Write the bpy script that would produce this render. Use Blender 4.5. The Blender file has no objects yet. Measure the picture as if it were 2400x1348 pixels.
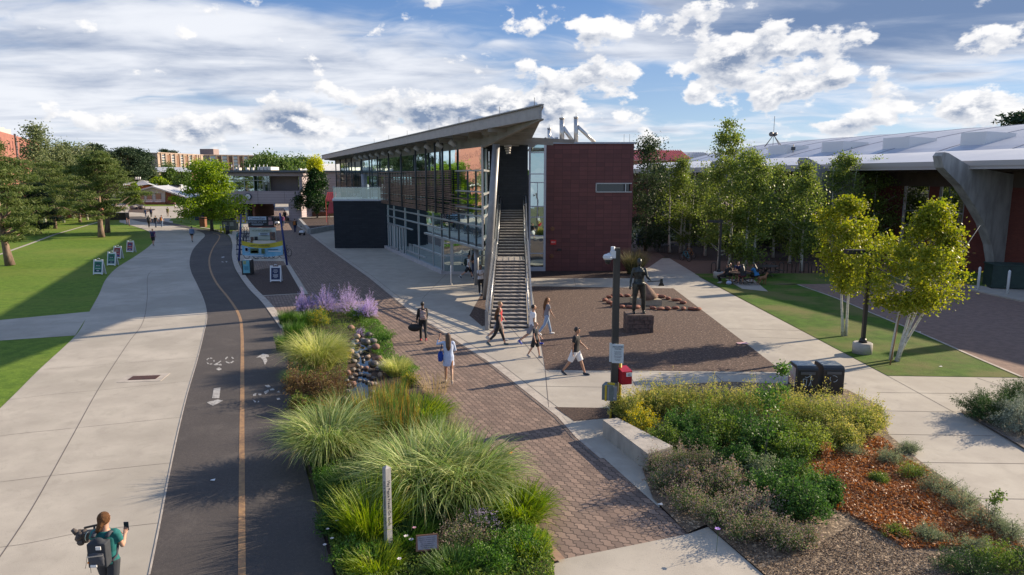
import bpy, bmesh, math, random
import numpy as np
from mathutils import Vector, Matrix, noise as mnoise
from mathutils.geometry import tessellate_polygon
sc = bpy.context.scene
COL = sc.collection
R = math.radians
# ---------------------------------------------------------------- camera, sky, sun, exposure
F, YH, CH = 1600.0, 415.0, 7.0
PITCH = math.atan((674 - YH) / F)
cd = bpy.data.cameras.new('camera'); cd.sensor_width = 36; cd.lens = 24; cd.clip_end = 6000; cd.clip_start = .1
cam = bpy.data.objects.new('camera', cd); COL.objects.link(cam)
cam.location = (0, 0, CH); cam.rotation_euler = (math.pi/2 - PITCH, 0, 0)
sc.camera = cam
SUN_AZ, SUN_EL = 65.5, 23.0
sd = Vector((math.sin(R(SUN_AZ))*math.cos(R(SUN_EL)), math.cos(R(SUN_AZ))*math.cos(R(SUN_EL)), math.sin(R(SUN_EL))))
sl = bpy.data.lights.new('sun', 'SUN'); sl.energy = 5.0; sl.angle = R(.53); sl.color = (1, .83, .62)
so = bpy.data.objects.new('sun', sl); COL.objects.link(so); so.rotation_euler = (-sd).to_track_quat('-Z', 'Y').to_euler()
sc.view_settings.view_transform = 'Standard'; sc.view_settings.look = 'None'
sc.view_settings.exposure = 0.8; sc.view_settings.gamma = 1
w = bpy.data.worlds.new('World'); sc.world = w; w.use_nodes = True
NT = w.node_tree; NT.nodes.clear()
class NB:
    """tiny node expression builder"""
    def __init__(s, nt): s.nt = nt
    def n(s, t, **k):
        o = s.nt.nodes.new(t)
        for a, b in k.items(): setattr(o, a, b)
        return o
    def set(s, i, v):
        if isinstance(v, bpy.types.NodeSocket): s.nt.links.new(v, i)
        elif v is not None: i.default_value = v
    def m(s, op, a, b=None, c=None, clamp=False):
        o = s.n('ShaderNodeMath', operation=op); o.use_clamp = clamp
        for k, v in enumerate((a, b, c)):
            if v is not None: s.set(o.inputs[k], v)
        return o.outputs[0]
    def ramp(s, x, a, b, lo=0., hi=1., smooth=True):
        o = s.n('ShaderNodeMapRange'); o.interpolation_type = 'SMOOTHSTEP' if smooth else 'LINEAR'
        s.set(o.inputs[0], x); s.set(o.inputs[1], a); s.set(o.inputs[2], b); s.set(o.inputs[3], lo); s.set(o.inputs[4], hi)
        return o.outputs[0]
    def mix(s, f, a, b, blend='MIX'):
        o = s.n('ShaderNodeMix', data_type='RGBA', blend_type=blend)
        s.set(o.inputs[0], f); s.set(o.inputs[6], a); s.set(o.inputs[7], b)
        return o.outputs[2]
    def vec(s, x, y, z):
        o = s.n('ShaderNodeCombineXYZ')
        for i, v in enumerate((x, y, z)): s.set(o.inputs[i], v)
        return o.outputs[0]
    def noise(s, v, scale, detail=4, rough=.55, dist=0., lac=2.):
        o = s.n('ShaderNodeTexNoise'); s.set(o.inputs['Vector'], v); s.set(o.inputs['Scale'], scale)
        o.inputs['Detail'].default_value = detail; o.inputs['Roughness'].default_value = rough
        o.inputs['Distortion'].default_value = dist; o.inputs['Lacunarity'].default_value = lac
        return o.outputs[0]
def build_world():
    b = NB(NT)
    sky = b.n('ShaderNodeTexSky', sky_type='NISHITA'); sky.sun_disc = False
    sky.sun_elevation = R(SUN_EL); sky.sun_rotation = R(SUN_AZ); sky.altitude = 2100; sky.air_density = 1.0; sky.dust_density = .5; sky.ozone_density = 1.6
    tc = b.n('ShaderNodeTexCoord'); sp = b.n('ShaderNodeSeparateXYZ'); b.set(sp.inputs[0], tc.outputs['Generated'])
    x, y, z = sp.outputs
    az = b.m('MULTIPLY', b.m('ARCTAN2', x, y), 57.3)
    el = b.m('MULTIPLY', b.m('ARCSINE', z), 57.3)
    def blob(a0, e0, sa, se):
        dx = b.m('DIVIDE', b.m('SUBTRACT', az, a0), sa); dy = b.m('DIVIDE', b.m('SUBTRACT', el, e0), se)
        r = b.m('ADD', b.m('MULTIPLY', dx, dx), b.m('MULTIPLY', dy, dy))
        return b.m('EXPONENT', b.m('MULTIPLY', r, -1.))
    def S(*a):
        r = a[0]
        for q in a[1:]: r = b.m('ADD', r, q)
        return r
    K = lambda v, k: b.m('MULTIPLY', v, k)
    zz = b.m('ADD', b.m('MAXIMUM', z, 0.), .095)
    # high streaky sheet
    px, py = b.m('DIVIDE', x, zz), b.m('DIVIDE', y, zz)
    pv = b.vec(px, py, 0.)
    wob = b.noise(pv, 1.1, 3)
    hi = b.noise(b.vec(b.m('ADD', K(px, .62), K(wob, .5)), b.m('ADD', K(py, .95), wob), 0.), 1.45, 9, .55, .25)
    cov = S(K(blob(-34, 9, 20, 5.5), .20), K(blob(-12, 9.6, 17, 3.4), .24), K(blob(-30, 2.5, 26, 2.6), .15), K(blob(0, 4.0, 22, 2.0), .13), K(blob(27, 12, 14, 3.4), .50), K(blob(14, 10.5, 5, 3), .14),
            K(blob(-13, 13.2, 7, 1.0), -.20), K(blob(3, 10, 5, 3), -.20), K(blob(-24, 12.4, 7, 1.0), -.10), K(blob(17, 4.4, 7, 1.1), -.10), K(blob(-1, 12.8, 14, 1.2), -.12), K(blob(11, 7.2, 3, 1.8), -.16), K(blob(60, 20, 30, 10), .15))
    hs = b.m('ADD', hi, cov)
    a_hi = b.ramp(hs, .43, .70)
    dk = S(K(blob(27, 12.4, 15, 3.2), 3.0), K(blob(26, 8.5, 11, 1.3), .95), K(blob(-38, 8.2, 10, 2.6), .5), K(blob(-14, 9.0, 13, 1.2), .55), K(blob(-25, 8.2, 16, 1.2), .35))
    tone_n = b.noise(b.vec(b.m('ADD', K(px, .7), 3.), K(py, 1.1), 2.), 2.1, 7, .56, .3)
    tone = b.ramp(b.m('ADD', tone_n, K(dk, .20)), .36, 1.02)
    # cumulus: billowy, seen from the side, so laid out in azimuth and height
    cx, cy = K(az, .15), K(el, .25)
    cv = b.vec(cx, cy, 0.)
    def cum(dx, dy, off):
        v = b.vec(b.m('ADD', cx, off + dx), b.m('ADD', cy, dy), off)
        return b.noise(v, 1.5, 9, .57, .1)
    n1 = cum(0, 0, 5.3); n2 = cum(.05, .17, 5.3)
    ccov = S(K(blob(-16, 4.0, 14, 1.2), .12), K(blob(5, 3.2, 10, 1.2), .12), K(blob(2, 6.0, 9, 1.5), .22), K(blob(7, 8.2, 6, 1.4), .15), K(blob(-17.5, 4.3, 3.0, 1.3), .20), K(blob(-25, 3.2, 5, .9), .13), K(blob(-6, 4.6, 9, 1.4), .19), K(blob(19, 9.0, 9, 3.0), .19), K(blob(33, 4.8, 6, 1.2), .16), K(blob(24, 3.6, 4, .7), .17), K(blob(22, 6.3, 9, 1.2), .12), K(blob(8, 12.2, 6, 1.2), .13), K(blob(-10, 2.2, 12, 1.0), .05),
             K(blob(12.5, 6.2, 2.2, 2), -.12))
    cs = b.m('ADD', n1, b.m('SUBTRACT', ccov, .06))
    a_c = b.ramp(cs, .53, .60)
    lit = b.ramp(b.m('SUBTRACT', n1, n2), -.085, .10)
    thick = b.ramp(cs, .56, .76)
    ctone = b.m('MULTIPLY', b.m('SUBTRACT', 1., lit), b.m('ADD', .30, K(thick, .95)), clamp=True)
    white, grey = (9.6, 9.5, 9.5, 1), (2.2, 2.9, 4.3, 1)
    chi = b.mix(tone, (8.6, 8.8, 9.3, 1), (1.6, 2.4, 4.1, 1))
    ccl = b.mix(ctone, white, grey)
    skyc = b.mix(.55, sky.outputs[0], b.mix(b.ramp(el, 1., 14., 0, 1, False), (4.4, 5.9, 8.0, 1), (1.25, 2.9, 6.7, 1)))
    c = b.mix(K(a_hi, .93), skyc, chi)
    c = b.mix(K(a_c, .97), c, ccl)
    hz = b.ramp(el, 4.5, 0., 0., .35)
    c = b.mix(hz, c, (5.3, 6.3, 7.7, 1))
    bg = b.n('ShaderNodeBackground'); b.set(bg.inputs[0], c); bg.inputs[1].default_value = .062
    out = b.n('ShaderNodeOutputWorld'); NT.links.new(bg.outputs[0], out.inputs[0])
build_world()
# ---------------------------------------------------------------- pixel <-> place (photo pixels of 2400 x 1348)
_c, _s = math.cos(PITCH), math.sin(PITCH)
def ray(u, v):
    a, b_ = (u - 1200)/F, -(v - 674)/F
    return Vector((a, _c + b_*_s, -_s + b_*_c))
def G(u, v, z=0.):
    d = ray(u, v); t = (z - CH)/d.z
    return Vector((d.x*t, d.y*t, z))
def P(u, v, Y):
    d = ray(u, v); t = Y/d.y
    return Vector((d.x*t, Y, CH + d.z*t))
def zrow(Y, v): return P(1200, v, Y).z
# ---------------------------------------------------------------- things
def wloc(o):
    p = Vector((0, 0, 0))
    while o: p += o.location; o = o.parent
    return p
def tag(o, label=None, cat=None, group=None, kind=None):
    if label: o['label'] = label
    if cat: o['category'] = cat
    if group: o['group'] = group
    if kind: o['kind'] = kind
    return o
def thing(name, label, cat, loc, rz=0., group=None, scale=1.):
    o = bpy.data.objects.new(name, None); COL.objects.link(o); o.empty_display_size = .1
    o.location = loc; o.rotation_euler = (0, 0, rz); o.scale = (scale,)*3
    return tag(o, label, cat, group)
def children(o): return [c for c in COL.objects if c.parent == o]
KIDS = {}
def link(o, parent=None):
    COL.objects.link(o)
    if parent is not None: o.parent = parent; KIDS.setdefault(parent.name, []).append(o)
    return o
def copy_tree(o, parent=None, label=None, group=None, loc=None, rz=None, scale=None):
    c = o.copy(); COL.objects.link(c)
    if parent is not None: c.parent = parent; KIDS.setdefault(parent.name, []).append(c)
    for k in list(KIDS.get(o.name, [])): copy_tree(k, c)
    if label: c['label'] = label
    if group: c['group'] = group
    if loc is not None: c.location = loc
    if rz is not None: c.rotation_euler = (0, 0, rz)
    if scale is not None: c.scale = (scale,)*3 if not hasattr(scale, '__len__') else scale
    return c
class MB:
    def __init__(s): s.v = []; s.f = []; s.m = []; s.sm = []
    def add(s, vs, fs, m=0, smooth=False):
        k = len(s.v); s.v += [tuple(p) for p in vs]
        for f in fs: s.f.append(tuple(i + k for i in f)); s.m.append(m); s.sm.append(smooth)
        return s
    def box(s, c, d, rz=0., m=0, top=1., tilt=None):
        hx, hy, hz = d[0]/2, d[1]/2, d[2]/2
        vs = [Vector((sx*hx*(top if sz > 0 else 1), sy*hy*(top if sz > 0 else 1), sz*hz)) for sz in (-1, 1) for sx, sy in ((-1, -1), (1, -1), (1, 1), (-1, 1))]
        M_ = Matrix.Rotation(rz, 3, 'Z')
        if tilt is not None: M_ = M_ @ Matrix.Rotation(tilt[1], 3, tilt[0])
        return s.add([M_ @ p + Vector(c) for p in vs], [(0, 3, 2, 1), (4, 5, 6, 7), (0, 1, 5, 4), (1, 2, 6, 5), (2, 3, 7, 6), (3, 0, 4, 7)], m)
    def bar(s, p, q, w_, h_, m=0, up=(0, 0, 1)):
        p, q = Vector(p), Vector(q); d = (q - p)
        if d.length < 1e-6: return s
        d.normalize(); u = Vector(up)
        if abs(d.dot(u)) > .98: u = Vector((0, 1, 0)) if abs(d.y) < .9 else Vector((1, 0, 0))
        r = d.cross(u).normalized(); u = r.cross(d)
        o = [r*a*w_/2 + u*b_*h_/2 for a, b_ in ((-1, -1), (1, -1), (1, 1), (-1, 1))]
        return s.add([p + k for k in o] + [q + k for k in o], [(0, 1, 2, 3), (7, 6, 5, 4), (0, 4, 5, 1), (1, 5, 6, 2), (2, 6, 7, 3), (3, 7, 4, 0)], m)
    def tube(s, pts, rad, n=8, m=0, cap=True, flat=1.):
        pts = [Vector(p) for p in pts]
        if not hasattr(rad, '__len__'): rad = [rad]*len(pts)
        k = len(s.v); prev = None
        for i, p in enumerate(pts):
            d = (pts[min(i+1, len(pts)-1)] - pts[max(i-1, 0)])
            d = d.normalized() if d.length > 1e-9 else Vector((0, 0, 1))
            if prev is None:
                a = Vector((1, 0, 0)) if abs(d.x) < .8 else Vector((0, 1, 0))
                r = d.cross(a).normalized()
            else: r = (prev - d*prev.dot(d)).normalized()
            prev = r; u = d.cross(r)
            for j in range(n):
                t = 2*math.pi*j/n; q = p + r*math.cos(t)*rad[i] + u*math.sin(t)*rad[i]*flat
                s.v.append(tuple(q))
        for i in range(len(pts)-1):
            for j in range(n):
                a, b_ = k + i*n + j, k + i*n + (j+1) % n
                s.f.append((a, b_, b_ + n, a + n)); s.m.append(m); s.sm.append(True)
        if cap:
            s.f.append(tuple(k + j for j in range(n-1, -1, -1))); s.m.append(m); s.sm.append(False)
            e = k + (len(pts)-1)*n
            s.f.append(tuple(e + j for j in range(n))); s.m.append(m); s.sm.append(False)
        return s
    def ell(s, c, r, n=10, m=0, M_=None):
        c = Vector(c); vs = []; fs = []
        r = (r, r, r) if not hasattr(r, '__len__') else r
        st = max(4, n//2)
        for i in range(1, st):
            ph = math.pi*i/st
            for j in range(n):
                th = 2*math.pi*j/n
                p = Vector((r[0]*math.sin(ph)*math.cos(th), r[1]*math.sin(ph)*math.sin(th), r[2]*math.cos(ph)))
                vs.append(c + (M_ @ p if M_ else p))
        t = Vector((0, 0, r[2])); vs.append(c + (M_ @ t if M_ else t)); vs.append(c - (M_ @ t if M_ else t))
        for i in range(st-2):
            for j in range(n):
                a, b_ = i*n + j, i*n + (j+1) % n
                fs.append((a, a + n, b_ + n, b_))
        for j in range(n):
            fs.append((len(vs)-2, j, (j+1) % n)); e = (st-2)*n
            fs.append((len(vs)-1, e + (j+1) % n, e + j))
        return s.add(vs, fs, m, True)
    def prism(s, poly, z0, z1, m=0, mt=None):
        """poly: list of (x,y); vertical extrusion"""
        n = len(poly); area = sum(poly[i][0]*poly[(i+1) % n][1] - poly[(i+1) % n][0]*poly[i][1] for i in range(n))
        if area < 0: poly = poly[::-1]
        tri = tessellate_polygon([[Vector((p[0], p[1], 0)) for p in poly]])
        k = len(s.v)
        s.v += [(p[0], p[1], z0) for p in poly] + [(p[0], p[1], z1) for p in poly]
        for t in tri:
            a, b_, c = [Vector((poly[i][0], poly[i][1], 0)) for i in t]
            t = t if (b_ - a).cross(c - a).z > 0 else t[::-1]
            s.f.append(tuple(k + n + i for i in t)); s.m.append(m if mt is None else mt); s.sm.append(False)
            s.f.append(tuple(k + i for i in t[::-1])); s.m.append(m); s.sm.append(False)
        for i in range(n):
            j = (i+1) % n
            s.f.append((k + i, k + j, k + n + j, k + n + i)); s.m.append(m); s.sm.append(False)
        return s
    def sheet(s, poly, z, m=0):
        tri = tessellate_polygon([[Vector((p[0], p[1], 0)) for p in poly]]); k = len(s.v)
        s.v += [(p[0], p[1], z) for p in poly]
        for t in tri:
            a, b_, c = [Vector((poly[i][0], poly[i][1], 0)) for i in t]
            t = t if (b_ - a).cross(c - a).z > 0 else t[::-1]
            s.f.append(tuple(k + i for i in t)); s.m.append(m); s.sm.append(False)
        return s
    def strip(s, pts, w_, z, m=0):
        """flat ribbon along a ground polyline"""
        pts = [Vector((p[0], p[1], 0)) for p in pts]; k = len(s.v)
        for i, p in enumerate(pts):
            d = (pts[min(i+1, len(pts)-1)] - pts[max(i-1, 0)]).normalized(); r = Vector((d.y, -d.x, 0))*w_/2
            s.v += [(p.x - r.x, p.y - r.y, z), (p.x + r.x, p.y + r.y, z)]
        for i in range(len(pts)-1):
            a = k + 2*i; s.f.append((a, a+1, a+3, a+2)); s.m.append(m); s.sm.append(False)
        return s
    def build(s, name, mats, parent=None, world=True):
        me = bpy.data.meshes.new(name); off = wloc(parent) if (parent is not None and world) else Vector((0, 0, 0))
        me.from_pydata([(p[0]-off.x, p[1]-off.y, p[2]-off.z) for p in s.v], [], s.f)
        if not isinstance(mats, (list, tuple)): mats = [mats]
        for q in mats: me.materials.append(q)
        me.polygons.foreach_set('material_index', s.m); me.polygons.foreach_set('use_smooth', s.sm)
        me.update()
        o = bpy.data.objects.new(name, me)
        return link(o, parent)
def fastmesh(name, V, npf, mats, parent=None, mi=None, world=True, smooth=False):
    """V: (nfaces*npf, 3) array of separate polygons (or dict grid)"""
    V = np.asarray(V, dtype=np.float32).reshape(-1, 3)
    off = wloc(parent) if (parent is not None and world) else Vector((0, 0, 0))
    V = V - np.array(off, dtype=np.float32)
    nf = len(V)//npf; me = bpy.data.meshes.new(name)
    me.vertices.add(len(V)); me.vertices.foreach_set('co', V.ravel())
    me.loops.add(len(V)); me.loops.foreach_set('vertex_index', np.arange(len(V), dtype=np.int32))
    me.polygons.add(nf); me.polygons.foreach_set('loop_start', np.arange(0, len(V), npf, dtype=np.int32))
    if not isinstance(mats, (list, tuple)): mats = [mats]
    for q in mats: me.materials.append(q)
    if mi is not None: me.polygons.foreach_set('material_index', np.asarray(mi, dtype=np.int32))
    me.update(calc_edges=True); me.validate()
    return link(bpy.data.objects.new(name, me), parent)
# ---------------------------------------------------------------- materials
MATS = {}
def mat(name, c1, c2=None, scale=5., rough=.7, bump=0., bscale=None, metal=0., spec=.5, detail=5, ramp=(.35, .65), emit=None, stretch=None, speck=None, big=None, stain=None):
    if name in MATS: return MATS[name]
    m = bpy.data.materials.new(name); m.use_nodes = True; MATS[name] = m
    nt = m.node_tree; b = NB(nt); p = nt.nodes['Principled BSDF']
    p.inputs['Roughness'].default_value = rough; p.inputs['Metallic'].default_value = metal; p.inputs['Specular IOR Level'].default_value = spec
    c1 = (*c1, 1); geo = b.n('ShaderNodeNewGeometry'); pos = geo.outputs['Position']
    if stretch:
        mp = b.n('ShaderNodeMapping'); mp.inputs['Scale'].default_value = stretch; b.set(mp.inputs[0], pos); pos = mp.outputs[0]
    col = c1
    if c2: col = b.mix(b.ramp(b.noise(pos, scale, detail, .6), *ramp), c1, (*c2, 1))
    if big: col = b.mix(b.m('MULTIPLY', b.ramp(b.noise(pos, big[0], 3), .4, .65), big[2]), col, (*big[1], 1))
    if stain: col = b.mix(b.m('MULTIPLY', b.ramp(b.noise(pos, stain[0], 8, .72, .6), .50, .68), stain[2]), col, (*stain[1], 1))
    if speck: col = b.mix(b.ramp(b.noise(pos, speck[0], 2, .7), speck[2], speck[2] + .08), col, (*speck[1], 1))
    b.set(p.inputs['Base Color'], col)
    if bump:
        bp = b.n('ShaderNodeBump'); bp.inputs['Strength'].default_value = bump; bp.inputs['Distance'].default_value = .02
        b.set(bp.inputs['Height'], b.noise(pos, bscale or scale*4, 4, .6)); b.set(p.inputs['Normal'], bp.outputs[0])
    if emit: p.inputs['Emission Color'].default_value = (*emit[0], 1); p.inputs['Emission Strength'].default_value = emit[1]
    return m
def leafmat(name, cols, trans=.35, rough=.55, spec=.35, gloss=0.):
    """leaf colours chosen per leaf; part of the light passes through"""
    if name in MATS: return MATS[name]
    m = bpy.data.materials.new(name); m.use_nodes = True; MATS[name] = m
    nt = m.node_tree; b = NB(nt); p = nt.nodes['Principled BSDF']; out = nt.nodes['Material Output']
    geo = b.n('ShaderNodeNewGeometry'); cr = b.n('ShaderNodeValToRGB'); el = cr.color_ramp.elements
    el[0].position = 0; el[0].color = (*cols[0], 1); el[1].position = 1; el[1].color = (*cols[-1], 1)
    for i, c in enumerate(cols[1:-1]): e = el.new((i+1)/(len(cols)-1)); e.color = (*c, 1)
    b.set(cr.inputs[0], geo.outputs['Random Per Island'])
    nz = b.noise(geo.outputs['Position'], .9, 3)
    col = b.mix(b.ramp(nz, .35, .7, 0., .35), cr.outputs[0], (*[q*.55 for q in cols[0]], 1))
    b.set(p.inputs['Base Color'], col); p.inputs['Roughness'].default_value = rough; p.inputs['Specular IOR Level'].default_value = spec
    tr = b.n('ShaderNodeBsdfTranslucent'); hs = b.n('ShaderNodeHueSaturation'); b.set(hs.inputs['Color'], col); hs.inputs['Value'].default_value = 1.5; hs.inputs['Saturation'].default_value = 1.1
    b.set(tr.inputs[0], hs.outputs[0])
    mx = b.n('ShaderNodeMixShader'); mx.inputs[0].default_value = trans
    nt.links.new(p.outputs[0], mx.inputs[1]); nt.links.new(tr.outputs[0], mx.inputs[2]); nt.links.new(mx.outputs[0], out.inputs[0])
    return m
def glassmat(name, base=(.02, .04, .05), refl=.5, tint=(.85, .93, .95), see=.25, rough=.02):
    """coated architectural glass: mirrors its surroundings, lets some of the inside through"""
    if name in MATS: return MATS[name]
    m = bpy.data.materials.new(name); m.use_nodes = True; MATS[name] = m
    nt = m.node_tree; b = NB(nt); nt.nodes.clear()
    gl = b.n('ShaderNodeBsdfGlossy'); gl.inputs['Color'].default_value = (*tint, 1); gl.inputs['Roughness'].default_value = rough
    df = b.n('ShaderNodeBsdfDiffuse'); df.inputs['Color'].default_value = (*base, 1)
    tr = b.n('ShaderNodeBsdfTransparent'); tr.inputs['Color'].default_value = (*tint, 1)
    m1 = b.n('ShaderNodeMixShader'); m1.inputs[0].default_value = see
    m2 = b.n('ShaderNodeMixShader'); lw = b.n('ShaderNodeLayerWeight'); lw.inputs[0].default_value = .35
    b.set(m2.inputs[0], b.m('ADD', b.m('MULTIPLY', lw.outputs['Fresnel'], 1 - refl), refl, clamp=True))
    bp = b.n('ShaderNodeBump'); bp.inputs['Strength'].default_value = .05; bp.inputs['Distance'].default_value = .1
    g = b.n('ShaderNodeNewGeometry'); b.set(bp.inputs['Height'], b.noise(g.outputs['Position'], .8, 2)); b.set(gl.inputs['Normal'], bp.outputs[0])
    nt.links.new(df.outputs[0], m1.inputs[1]); nt.links.new(tr.outputs[0], m1.inputs[2])
    nt.links.new(m1.outputs[0], m2.inputs[1]); nt.links.new(gl.outputs[0], m2.inputs[2])
    o = b.n('ShaderNodeOutputMaterial'); nt.links.new(m2.outputs[0], o.inputs[0])
    return m
def brickmat(name, c1, c2, mortar, bw, bh, ms, rough=.8, az=0., flat=False, wob=0., bump=.4, off=.5, stain=None, spec=.3):
    """brick / tile / paver pattern in world metres; az = azimuth of the wall or path (deg from +Y)"""
    if name in MATS: return MATS[name]
    m = bpy.data.materials.new(name); m.use_nodes = True; MATS[name] = m
    nt = m.node_tree; b = NB(nt); p = nt.nodes['Principled BSDF']; p.inputs['Roughness'].default_value = rough; p.inputs['Specular IOR Level'].default_value = spec
    g = b.n('ShaderNodeNewGeometry'); sp = b.n('ShaderNodeSeparateXYZ'); b.set(sp.inputs[0], g.outputs['Position'])
    a = R(az); s_, c_ = math.sin(a), math.cos(a)
    along = b.m('ADD', b.m('MULTIPLY', sp.outputs[0], s_), b.m('MULTIPLY', sp.outputs[1], c_))
    across = b.m('SUBTRACT', b.m('MULTIPLY', sp.outputs[0], c_), b.m('MULTIPLY', sp.outputs[1], s_))
    U, V = (across, along) if flat else (along, sp.outputs[2])
    if wob:
        U = b.m('ADD', U, b.m('MULTIPLY', b.m('SINE', b.m('MULTIPLY', V, 2*math.pi/bh)), wob))
        V = b.m('ADD', V, b.m('MULTIPLY', b.m('SINE', b.m('MULTIPLY', U, 4*math.pi/bw)), wob*.8))
    t = b.n('ShaderNodeTexBrick'); t.offset = off; b.set(t.inputs['Vector'], b.vec(U, V, 0.))
    t.inputs['Color1'].default_value = (*c1, 1); t.inputs['Color2'].default_value = (*c2, 1); t.inputs['Mortar'].default_value = (*mortar, 1)
    t.inputs['Scale'].default_value = 1.; t.inputs['Mortar Size'].default_value = ms; t.inputs['Brick Width'].default_value = bw; t.inputs['Row Height'].default_value = bh; t.inputs['Mortar Smooth'].default_value = .2
    col = t.outputs[0]
    nz = b.noise(g.outputs['Position'], 1.1, 5, .6)
    col = b.mix(b.ramp(nz, .3, .75, 0., .4), col, (*(stain or [q*.6 for q in c1]), 1))
    b.set(p.inputs['Base Color'], col)
    bp = b.n('ShaderNodeBump'); bp.inputs['Strength'].default_value = bump; bp.inputs['Distance'].default_value = .01; bp.invert = True
    b.set(bp.inputs['Height'], t.outputs['Fac']); b.set(p.inputs['Normal'], bp.outputs[0])
    return m
def text(body, size, m, parent, loc, rot, ext=.002, name='lettering', align='CENTER', sx=1.):
    c = bpy.data.curves.new(name, 'FONT'); c.body = body; c.size = size; c.align_x = align; c.align_y = 'CENTER'; c.extrude = ext; c.resolution_u = 2
    tmp = bpy.data.objects.new(name, c); COL.objects.link(tmp)
    me = bpy.data.meshes.new_from_object(tmp.evaluated_get(bpy.context.evaluated_depsgraph_get()))
    COL.objects.unlink(tmp); bpy.data.objects.remove(tmp)
    me.name = name; me.materials.clear(); me.materials.append(m)
    me.transform(Matrix.Translation(Vector(loc) - (wloc(parent) if parent is not None else Vector())) @ (rot.to_4x4() if isinstance(rot, Matrix) else Matrix.Rotation(rot[2], 4, 'Z') @ Matrix.Rotation(rot[0], 4, 'X')) @ Matrix.Diagonal((sx, 1, 1, 1)))
    return link(bpy.data.objects.new(name, me), parent)
def smooth_poly(pts, n=6):
    """open Catmull-Rom through ground points"""
    pts = [Vector((p[0], p[1])) for p in pts]; out = []
    for i in range(len(pts)-1):
        p0, p1, p2, p3 = pts[max(i-1, 0)], pts[i], pts[i+1], pts[min(i+2, len(pts)-1)]
        for k in range(n):
            t = k/n
            out.append(.5*((2*p1) + (p2-p0)*t + (2*p0-5*p1+4*p2-p3)*t*t + (3*p1-p0-3*p2+p3)*t**3))
    out.append(pts[-1]); return [(p.x, p.y) for p in out]
def GP(*uv): return [tuple(G(u, v))[:2] for u, v in uv]
def structure(mb, name, mats): return tag(mb.build(name, mats), kind='structure')
# ================================================================ GROUND
concrete = mat('pale_concrete', (.47, .428, .362), (.39, .352, .298), .7, .85, .15, 40, speck=(26., (.28, .25, .23), .64), big=(.22, (.33, .30, .25), .75), stain=(1.6, (.26, .235, .195), .30))
concrete2 = mat('plaza_concrete', (.44, .405, .345), (.38, .345, .295), 1.1, .85, .15, 40, speck=(28., (.28, .26, .24), .66), big=(.25, (.33, .30, .26), .6), stain=(1.8, (.26, .235, .20), .30))
joint = mat('joint_dark', (.13, .11, .10), rough=.9)
asphalt = mat('asphalt', (.085, .073, .068), (.062, .054, .052), 14., .9, .5, 90, speck=(60., (.16, .14, .13), .62), big=(.3, (.055, .048, .046), .7), stain=(.8, (.12, .105, .095), .5))
curbm = mat('kerb_concrete', (.47, .42, .36), (.36, .32, .28), 3., .85, .2, 30)
grassm = mat('lawn_grass', (.135, .22, .028), (.085, .155, .02), 2.2, .9, .9, 30, spec=.15, detail=8, speck=(16., (.19, .28, .045), .58), big=(.10, (.17, .21, .04), .8), stain=(.45, (.075, .13, .02), .45))
grassb = mat('lawn_grass_shade_tint', (.075, .15, .018), (.05, .105, .014), 1.8, .9, .9, 30, spec=.15, detail=8, speck=(14., (.11, .18, .03), .6), big=(.35, (.17, .15, .06), .75))  # darker copy of the lawn grass, shade put into its green
mulch = mat('dark_bark_mulch', (.075, .045, .035), (.035, .022, .018), 14., .95, 1., 30, speck=(24., (.17, .11, .08), .6))
gravel = mat('brown_gravel', (.125, .078, .058), (.06, .038, .031), 9., .95, 1., 24, speck=(11., (.34, .25, .20), .60), detail=9)
sandm = mat('red_sand', (.25, .165, .13), (.19, .125, .10), 3., .95, .6, 30, speck=(22., (.33, .21, .16), .62))
chips = mat('wood_chips', (.20, .145, .095), (.085, .06, .042), 12., .95, 1., 22, speck=(16., (.50, .38, .26), .56), detail=9)
earth = mat('dry_earth_and_turf', (.13, .13, .05), (.09, .10, .035), .12, .95, speck=(.5, (.16, .14, .08), .6))
yellow = mat('faded_yellow_paint', (.36, .215, .105), (.25, .15, .085), 6., .8, speck=(20., (.30, .18, .08), .62))
whitep = mat('worn_white_paint', (.46, .45, .43), (.28, .27, .26), 5., .8, speck=(14., (.10, .09, .085), .60))
PAZ = -22.35
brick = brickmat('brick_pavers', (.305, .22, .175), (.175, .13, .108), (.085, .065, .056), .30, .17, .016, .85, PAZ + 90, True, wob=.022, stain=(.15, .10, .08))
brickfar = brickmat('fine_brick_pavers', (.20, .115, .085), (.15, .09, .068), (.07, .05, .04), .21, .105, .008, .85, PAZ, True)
metald = mat('rusty_grate', (.10, .045, .035), (.06, .03, .025), 9., .6, metal=.3)
earth_mb = MB().sheet([(-1500, -60), (1500, -60), (1500, 3000), (-1500, 3000)], -.05)
structure(earth_mb, 'ground', earth)
# lawn (left)
lawnp = [(-60, 5)] + [(-4, 5)] + smooth_poly(GP((352, 560), (330, 548), (300, 532), (272, 522))) + GP((260, 505), (130, 502), (-300, 508), (-900, 520))
structure(MB().sheet([(-80, 8), (-3, 8), (-12, 30)] + list(map(tuple, [G(372, 580)[:2], G(352, 545)[:2], G(300, 524)[:2], G(262, 508)[:2], G(120, 500)[:2], G(-400, 500)[:2]])), -.012), 'lawn', grassm)
structure(MB().sheet([(-110, 60), (-70, 60), (-20, 120), (60, 130), (60, 420), (-160, 420)], -.035), 'far_lawn', grassm)
# lawn kerb diagonal
structure(MB().strip(GP((-60, 612), (0, 596), (60, 575), (130, 549), (190, 532), (232, 520)), .34, -.004), 'lawn_edging', curbm)
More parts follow.
